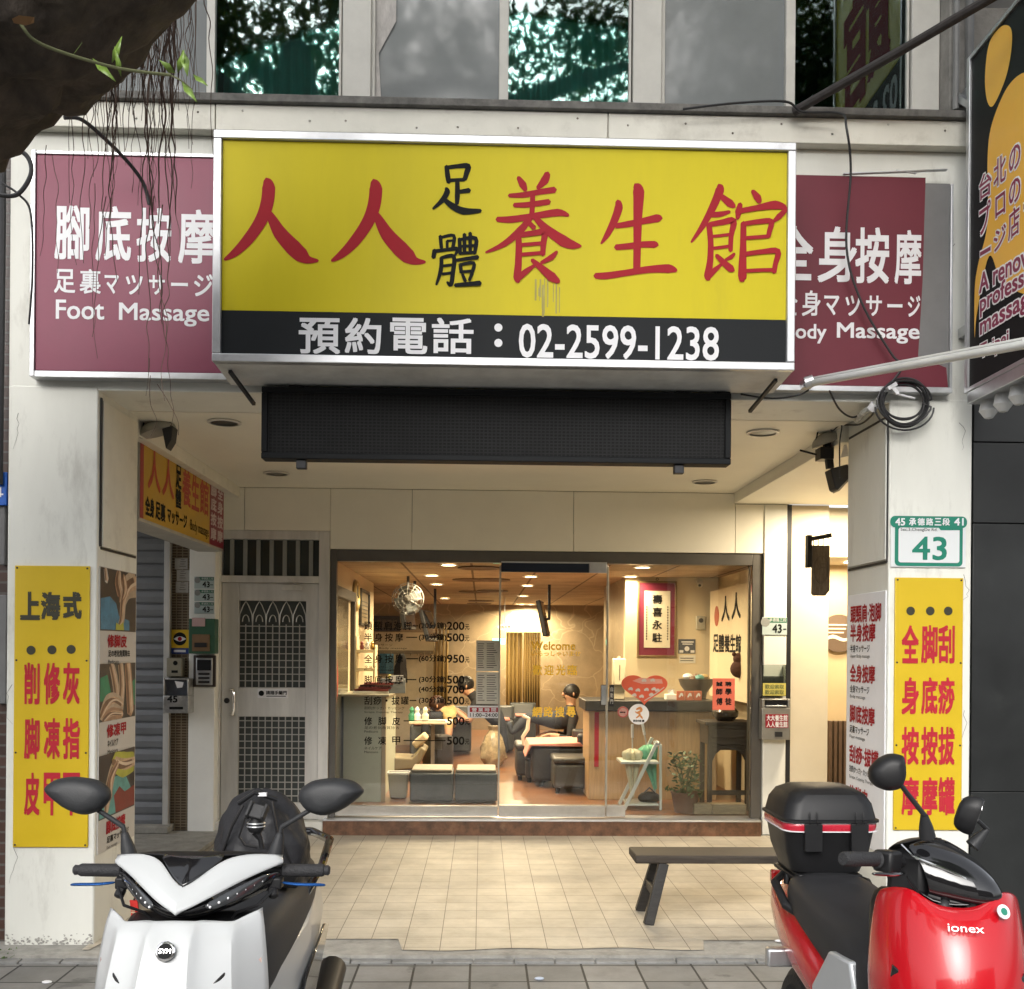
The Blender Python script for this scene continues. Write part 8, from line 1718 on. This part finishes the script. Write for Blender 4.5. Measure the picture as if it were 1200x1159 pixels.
# black cable loops by the trunk at the upper left
cable([P(-5, 228, 4.6), P(20, 228, 4.6), P(36, 205, 4.6), P(33, 185, 4.6), P(18, 175, 4.6), P(5, 185, 4.62)], .010, 'cable_loop', 'thick black cable loop at the left edge below the trunk')
cable([P(3, 215, 4.62), P(22, 228, 4.62), P(36, 250, 4.63), P(38, 320, 4.65), P(34, 380, 4.66)], .005, 'hanging_cable', 'thin black cable hanging down the left pillar edge')
cable([P(75, 138, 4.7), P(95, 140, 4.75), P(120, 160, 4.85), P(150, 190, 5.0), P(168, 215, 5.08), P(175, 240, 5.1)], .009, 'branch_cable', 'black cable arching from the trunk over the pink sign')
b = MB(); c0 = P(50, 188, 5.1)
# ================================================================== THE BANYAN: trunk, roots, crown
bark = mat('bark', (.055, .043, .034), .9, var=.7, vs=9, bump=1.0, bs=22, dirt=(.085, .07, .05), dirt_amt=.5, ds=5, stretch=(1, 1, .6))
tr = thing('banyan_tree', 'thick dark banyan trunk with aerial roots hanging before the pink sign', 'tree', (-2.75, 3.3, -.03))
ctr = [(-2.95, 3.25, -.05, .50), (-2.85, 3.28, .6, .36), (-2.8, 3.3, 1.3, .33), (-2.76, 3.3, 2.0, .36), (-2.62, 3.28, 2.66, .40), (-2.26, 3.24, 3.13, .45), (-1.78, 3.2, 3.48, .46), (-1.25, 3.05, 3.82, .46), (-1.06, 2.7, 4.4, .39), (-1.25, 2.15, 5.2, .32), (-1.7, 1.3, 6.2, .25), (-1.9, .5, 7.4, .14)]
cp = sm([c[:3] for c in ctr], 16); rad = []
for i in range(len(ctr)-1):
    for k in range(16): rad.append(ctr[i][3]*(1-k/16)+ctr[i+1][3]*k/16)
rad.append(ctr[-1][3])
b = MB(); b.tube(cp, rad, 72)
for i, v in enumerate(b.v):
    ring = i//72; cc_ = cp[min(ring, len(cp)-1)]; n_ = (v-cc_)
    if n_.length > 1e-6:
        k = noise.fractal(v*1.6, 1, 2, 2)*.07+noise.fractal(Vector((v.x*11, v.y*11, v.z*4)), 1, 2, 4)*.09; b.v[i] = v+n_.normalized()*k*rad[min(ring, len(rad)-1)]*1.1
tk = b.build('trunk', bark, tr, ang=60)
limbs = []
def limb(p0, p1, r0, r1, bend):
    P0, P1 = Vector(p0), Vector(p1); mid = (P0+P1)/2+Vector(bend); q = sm([P0, mid, P1], 6); limbs.append(q)
    MB().tube(q, [r0+(r1-r0)*k/(len(q)-1) for k in range(len(q))], 10).build('limb', bark, tr)
limb((-1.25, 2.15, 5.2), (1.6, -.6, 8.0), .17, .05, (0, -.3, .3)); limb((-1.25, 2.15, 5.2), (-3.9, .6, 7.6), .2, .06, (-.3, 0, .5)); limb((-1.7, 1.3, 6.2), (.6, -3.0, 8.8), .14, .04, (0, 0, .4)); limb((-1.7, 1.3, 6.2), (-3.2, -2.4, 8.6), .14, .04, (0, 0, .4)); limb((-2.52, 3.3, 2.1), (-3.9, 2.2, 5.6), .2, .07, (-.4, 0, .2))
def translucent(m, col, k):
    n = m.node_tree.nodes; L = m.node_tree.links; b = n['Principled BSDF']; t = n.new('ShaderNodeBsdfTranslucent'); t.inputs[0].default_value = (*col, 1); x = n.new('ShaderNodeMixShader'); x.inputs[0].default_value = k
    L.new(b.outputs[0], x.inputs[1]); L.new(t.outputs[0], x.inputs[2]); L.new(x.outputs[0], n['Material Output'].inputs[0]); return m
leafm = mat('banyan_leaf', (.042, .075, .022), .4, var=.5, vs=1.2); leaf2 = mat('banyan_leaf_light', (.085, .13, .03), .4, var=.4, vs=2); translucent(leafm, (.10, .17, .03), .4); translucent(leaf2, (.18, .26, .05), .45)
def crown(par, clumps, n, rnd, size=.055, name='crown'):
    b = TX()
    for i in range(n):
        c, r = clumps[rnd.randrange(len(clumps))]; d = Vector((rnd.gauss(0, 1), rnd.gauss(0, 1), rnd.gauss(0, .75))).normalized()*r*(rnd.random()**.45)
        q = Vector(c)+d; u = Vector((rnd.gauss(0, 1), rnd.gauss(0, 1), rnd.gauss(0, .5))).normalized(); v = u.cross(Vector((rnd.gauss(0, .6), rnd.gauss(0, .6), 1))).normalized(); s_ = size*rnd.uniform(.7, 1.4); b.cur = 1 if rnd.random() < .3 else 0
        w = u.cross(v)*s_*.25
        b.add([q-u*s_, q+v*s_*.42+w, q+u*s_*1.1, q-v*s_*.42+w], [(0, 1, 2, 3)])
    return b.build(name, [leafm, leaf2], par, smooth=False)
r2 = random.Random(8); cl = []
for i in range(62): cl.append(((r2.uniform(-5.6, 5.6), r2.uniform(-4.4, .2), r2.uniform(7.6, 11.0)), r2.uniform(.6, 1.2)))
cw = crown(tr, cl, 36000, r2, .072)
# aerial roots
rootm = mat('aerial_root', (.10, .062, .046), .9, var=.5, vs=8); b = MB(); r3 = random.Random(21)
def root_hang(px, y0, y1, Y, r, wob):
    n = max(4, int((y1-y0)/18)); pts = []; x = px
    for k in range(n+1):
        y = y0+(y1-y0)*k/n; x += r3.gauss(0, wob); pts.append(W(x, y, Y+r3.gauss(0, .012)))
    b.tube(sm(pts, 3), [max(.0010, .74*r*(1-.65*k/(len(pts)*3))) for k in range(3*n+1)], 5)
def limb_y(px): return 140-(px-70)*140/140     # lower edge of the trunk in the photograph
for i in range(95):
    px = r3.choice([r3.uniform(72, 238), r3.gauss(130, 14), r3.gauss(172, 9), r3.gauss(200, 6), r3.uniform(150, 238)]); y0 = max(-14, limb_y(px)-25)
    L_ = r3.choice([r3.uniform(70, 160), r3.uniform(120, 240), r3.uniform(60, 120)])
    root_hang(px, y0, y0+L_, r3.uniform(3.35, 4.2), r3.uniform(.0016, .0034), 2.6)
for px, y0, y1, r in ((200, 10, 262, .007), (203, 20, 300, .006), (197, 40, 250, .006), (131, 60, 330, .005), (126, 60, 300, .0045), (172, 60, 345, .005), (178, 80, 380, .005), (184, 90, 400, .004), (176, 190, 440, .0035), (181, 230, 500, .0035), (123, 230, 395, .0025), (112, 215, 420, .0022), (55, 170, 300, .0022), (60, 180, 320, .002), (190, 240, 470, .0028), (215, 60, 290, .003)): root_hang(px, y0, y1, r3.uniform(3.7, 4.3), r, 2.4)
for px, y0 in ((178, 440), (183, 450), (180, 420)): root_hang(px, y0, y0+r3.uniform(40, 75), 4.2, .0022, 4)
o = b.build('aerial_roots', rootm, tr); o['kind'] = 'stuff'
# a leafy twig sprouting from the trunk
tw = sm([P(24, 28, 2.75), P(40, 47, 2.78), P(75, 62, 2.85), P(130, 78, 2.95), P(165, 84, 3.0), P(200, 88, 3.05)], 6)
b = MB(); b.tube(tw, .0045, 7); b.tube(sm([P(200, 88, 3.05), P(213, 95, 3.05), P(225, 105, 3.05)], 4), .0025, 6); b.build('twig', mat('twig_green', (.12, .13, .06), .6), tr)
for (px, py, ax, ay, w) in ((137, 58, 6, -16, 6), (138, 72, -4, -18, 4), (122, 82, 14, 14, 5), (212, 72, 4, -14, 6), (217, 74, 3, 16, 5), (222, 108, 9, 12, 4.5), (235, 94, 9, 7, 4), (196, 78, -10, -8, 4), (50, 2, 3, 8, 3), (90, 58, 6, -8, 2)):
    c = W(px, py, 3.0); u = (W(px+ax, py+ay, 2.98)-c); v = Vector((-u.z, 0, u.x)).normalized()*w*3/1200; TX().add([c-u, c-u*.2+v+Vector((0, .008, 0)), c+u, c-u*.2-v+Vector((0, -.006, 0))], [(0, 1, 2, 3)]).build('leaf', mat('fresh_leaf', (.17, .27, .05), .4, var=.3, vs=30), tr, solid=.0006)
b = MB(); b.loft([[W(14, 22, 2.72), W(22, 18, 2.7), W(40, 20, 2.7), W(36, 27, 2.72)], [W(16, 27, 2.74), W(24, 28, 2.74), W(40, 27, 2.74), W(30, 30, 2.74)]]); b.build('dry_leaf', mat('dry_leaf', (.22, .12, .05), .7), tr)
# litter on the pavement
for px, py, m_, lab in ((913, 1106, white_vinyl, 'white paper scrap on the grey mortar patch by the bench'), (632, 1143, mat('scrap_blue', (.45, .5, .6), .7), 'pale blue paper scrap on the pavers in the middle'), (55, 1147, white_vinyl, 'white paper scrap on the pavers below the left pillar')):
    d = ray(px, py); p = Vector((0, 0, EYE))+d*((-.01-EYE)/d.z); zf = 0.0 if p.y > 5.05 else -.03
    tag(MB().ball((p.x, p.y, zf+.006), .018, 5, (1.3, .8, .35)).build('paper_scrap', m_), lab, 'litter')

# ================================================================== ACROSS THE STREET (mirrored in the panes)
fac = [mat('facade_grey', (.22, .21, .20), .8, var=.2, vs=.6), mat('facade_tan', (.27, .22, .17), .8, var=.2, vs=.6), mat('facade_tile', (.18, .13, .10), .7, var=.2, vs=.6)]
win_d = mat('far_window', (.03, .035, .04), .15)
for k, (x0, x1, h, lab) in enumerate(((-34, -12.2, 12, 'grey five storey house block across the street, behind the camera'), (-12, 9.8, 10, 'tan four storey house block across the street, behind the camera'), (10, 34, 13, 'brown tiled house block across the street, behind the camera'))):
    s = thing('street_building', lab, 'building', ((x0+x1)/2, -27, -.18)); MB().box(x0, x1, -36, -27, -.18, h).build('wall', fac[k], s)
    proto = None
    for i in range(7):
        for j in range(3):
            x = x0+1.2+i*(x1-x0-2.4)/6.6; z = 3.8+j*2.9
            if proto is None: proto = MB().box(x, x+1.9, -27.06, -26.98, z, z+1.5).build('window', win_d, s); px_, pz_ = x, z
            else: o = proto.copy(); COL.objects.link(o); o.location = Vector(proto.location)+Vector((x-px_, 0, z-pz_))
    MB().box(x0, x1, -27.6, -26.95, 3.0, 3.3).build('canopy', fac[(k+1) % 3], s)
r4 = random.Random(5); tproto = None
for k, x in enumerate((-14, -8.2, -2.5, 3.4, 9.0, 14.6)):
    lab = 'round leafy street tree across the road, '+('first', 'second', 'third', 'fourth', 'fifth', 'sixth')[k]+' of the row behind the camera'
    if tproto is None:
        tproto = thing('street_tree', lab, 'tree', (x, -17, -.18), 'street trees across the road')
        MB().tube(sm([(x, -17, -.2), (x+.1, -17, 1.2), (x-.1, -17, 2.6), (x+.2, -17, 4.6)], 4), [.22-.012*i for i in range(13)], 10).build('trunk', bark, tproto)
        crown(tproto, [((x+r4.uniform(-2.0, 2.0), -17+r4.uniform(-1.6, 1.6), r4.uniform(2.9, 6.2)), r4.uniform(.7, 1.2)) for _ in range(22)], 4200, r4, .15)
    else: dup(tproto, (x-tproto.location.x, r4.uniform(-.8, .8), 0), lab)
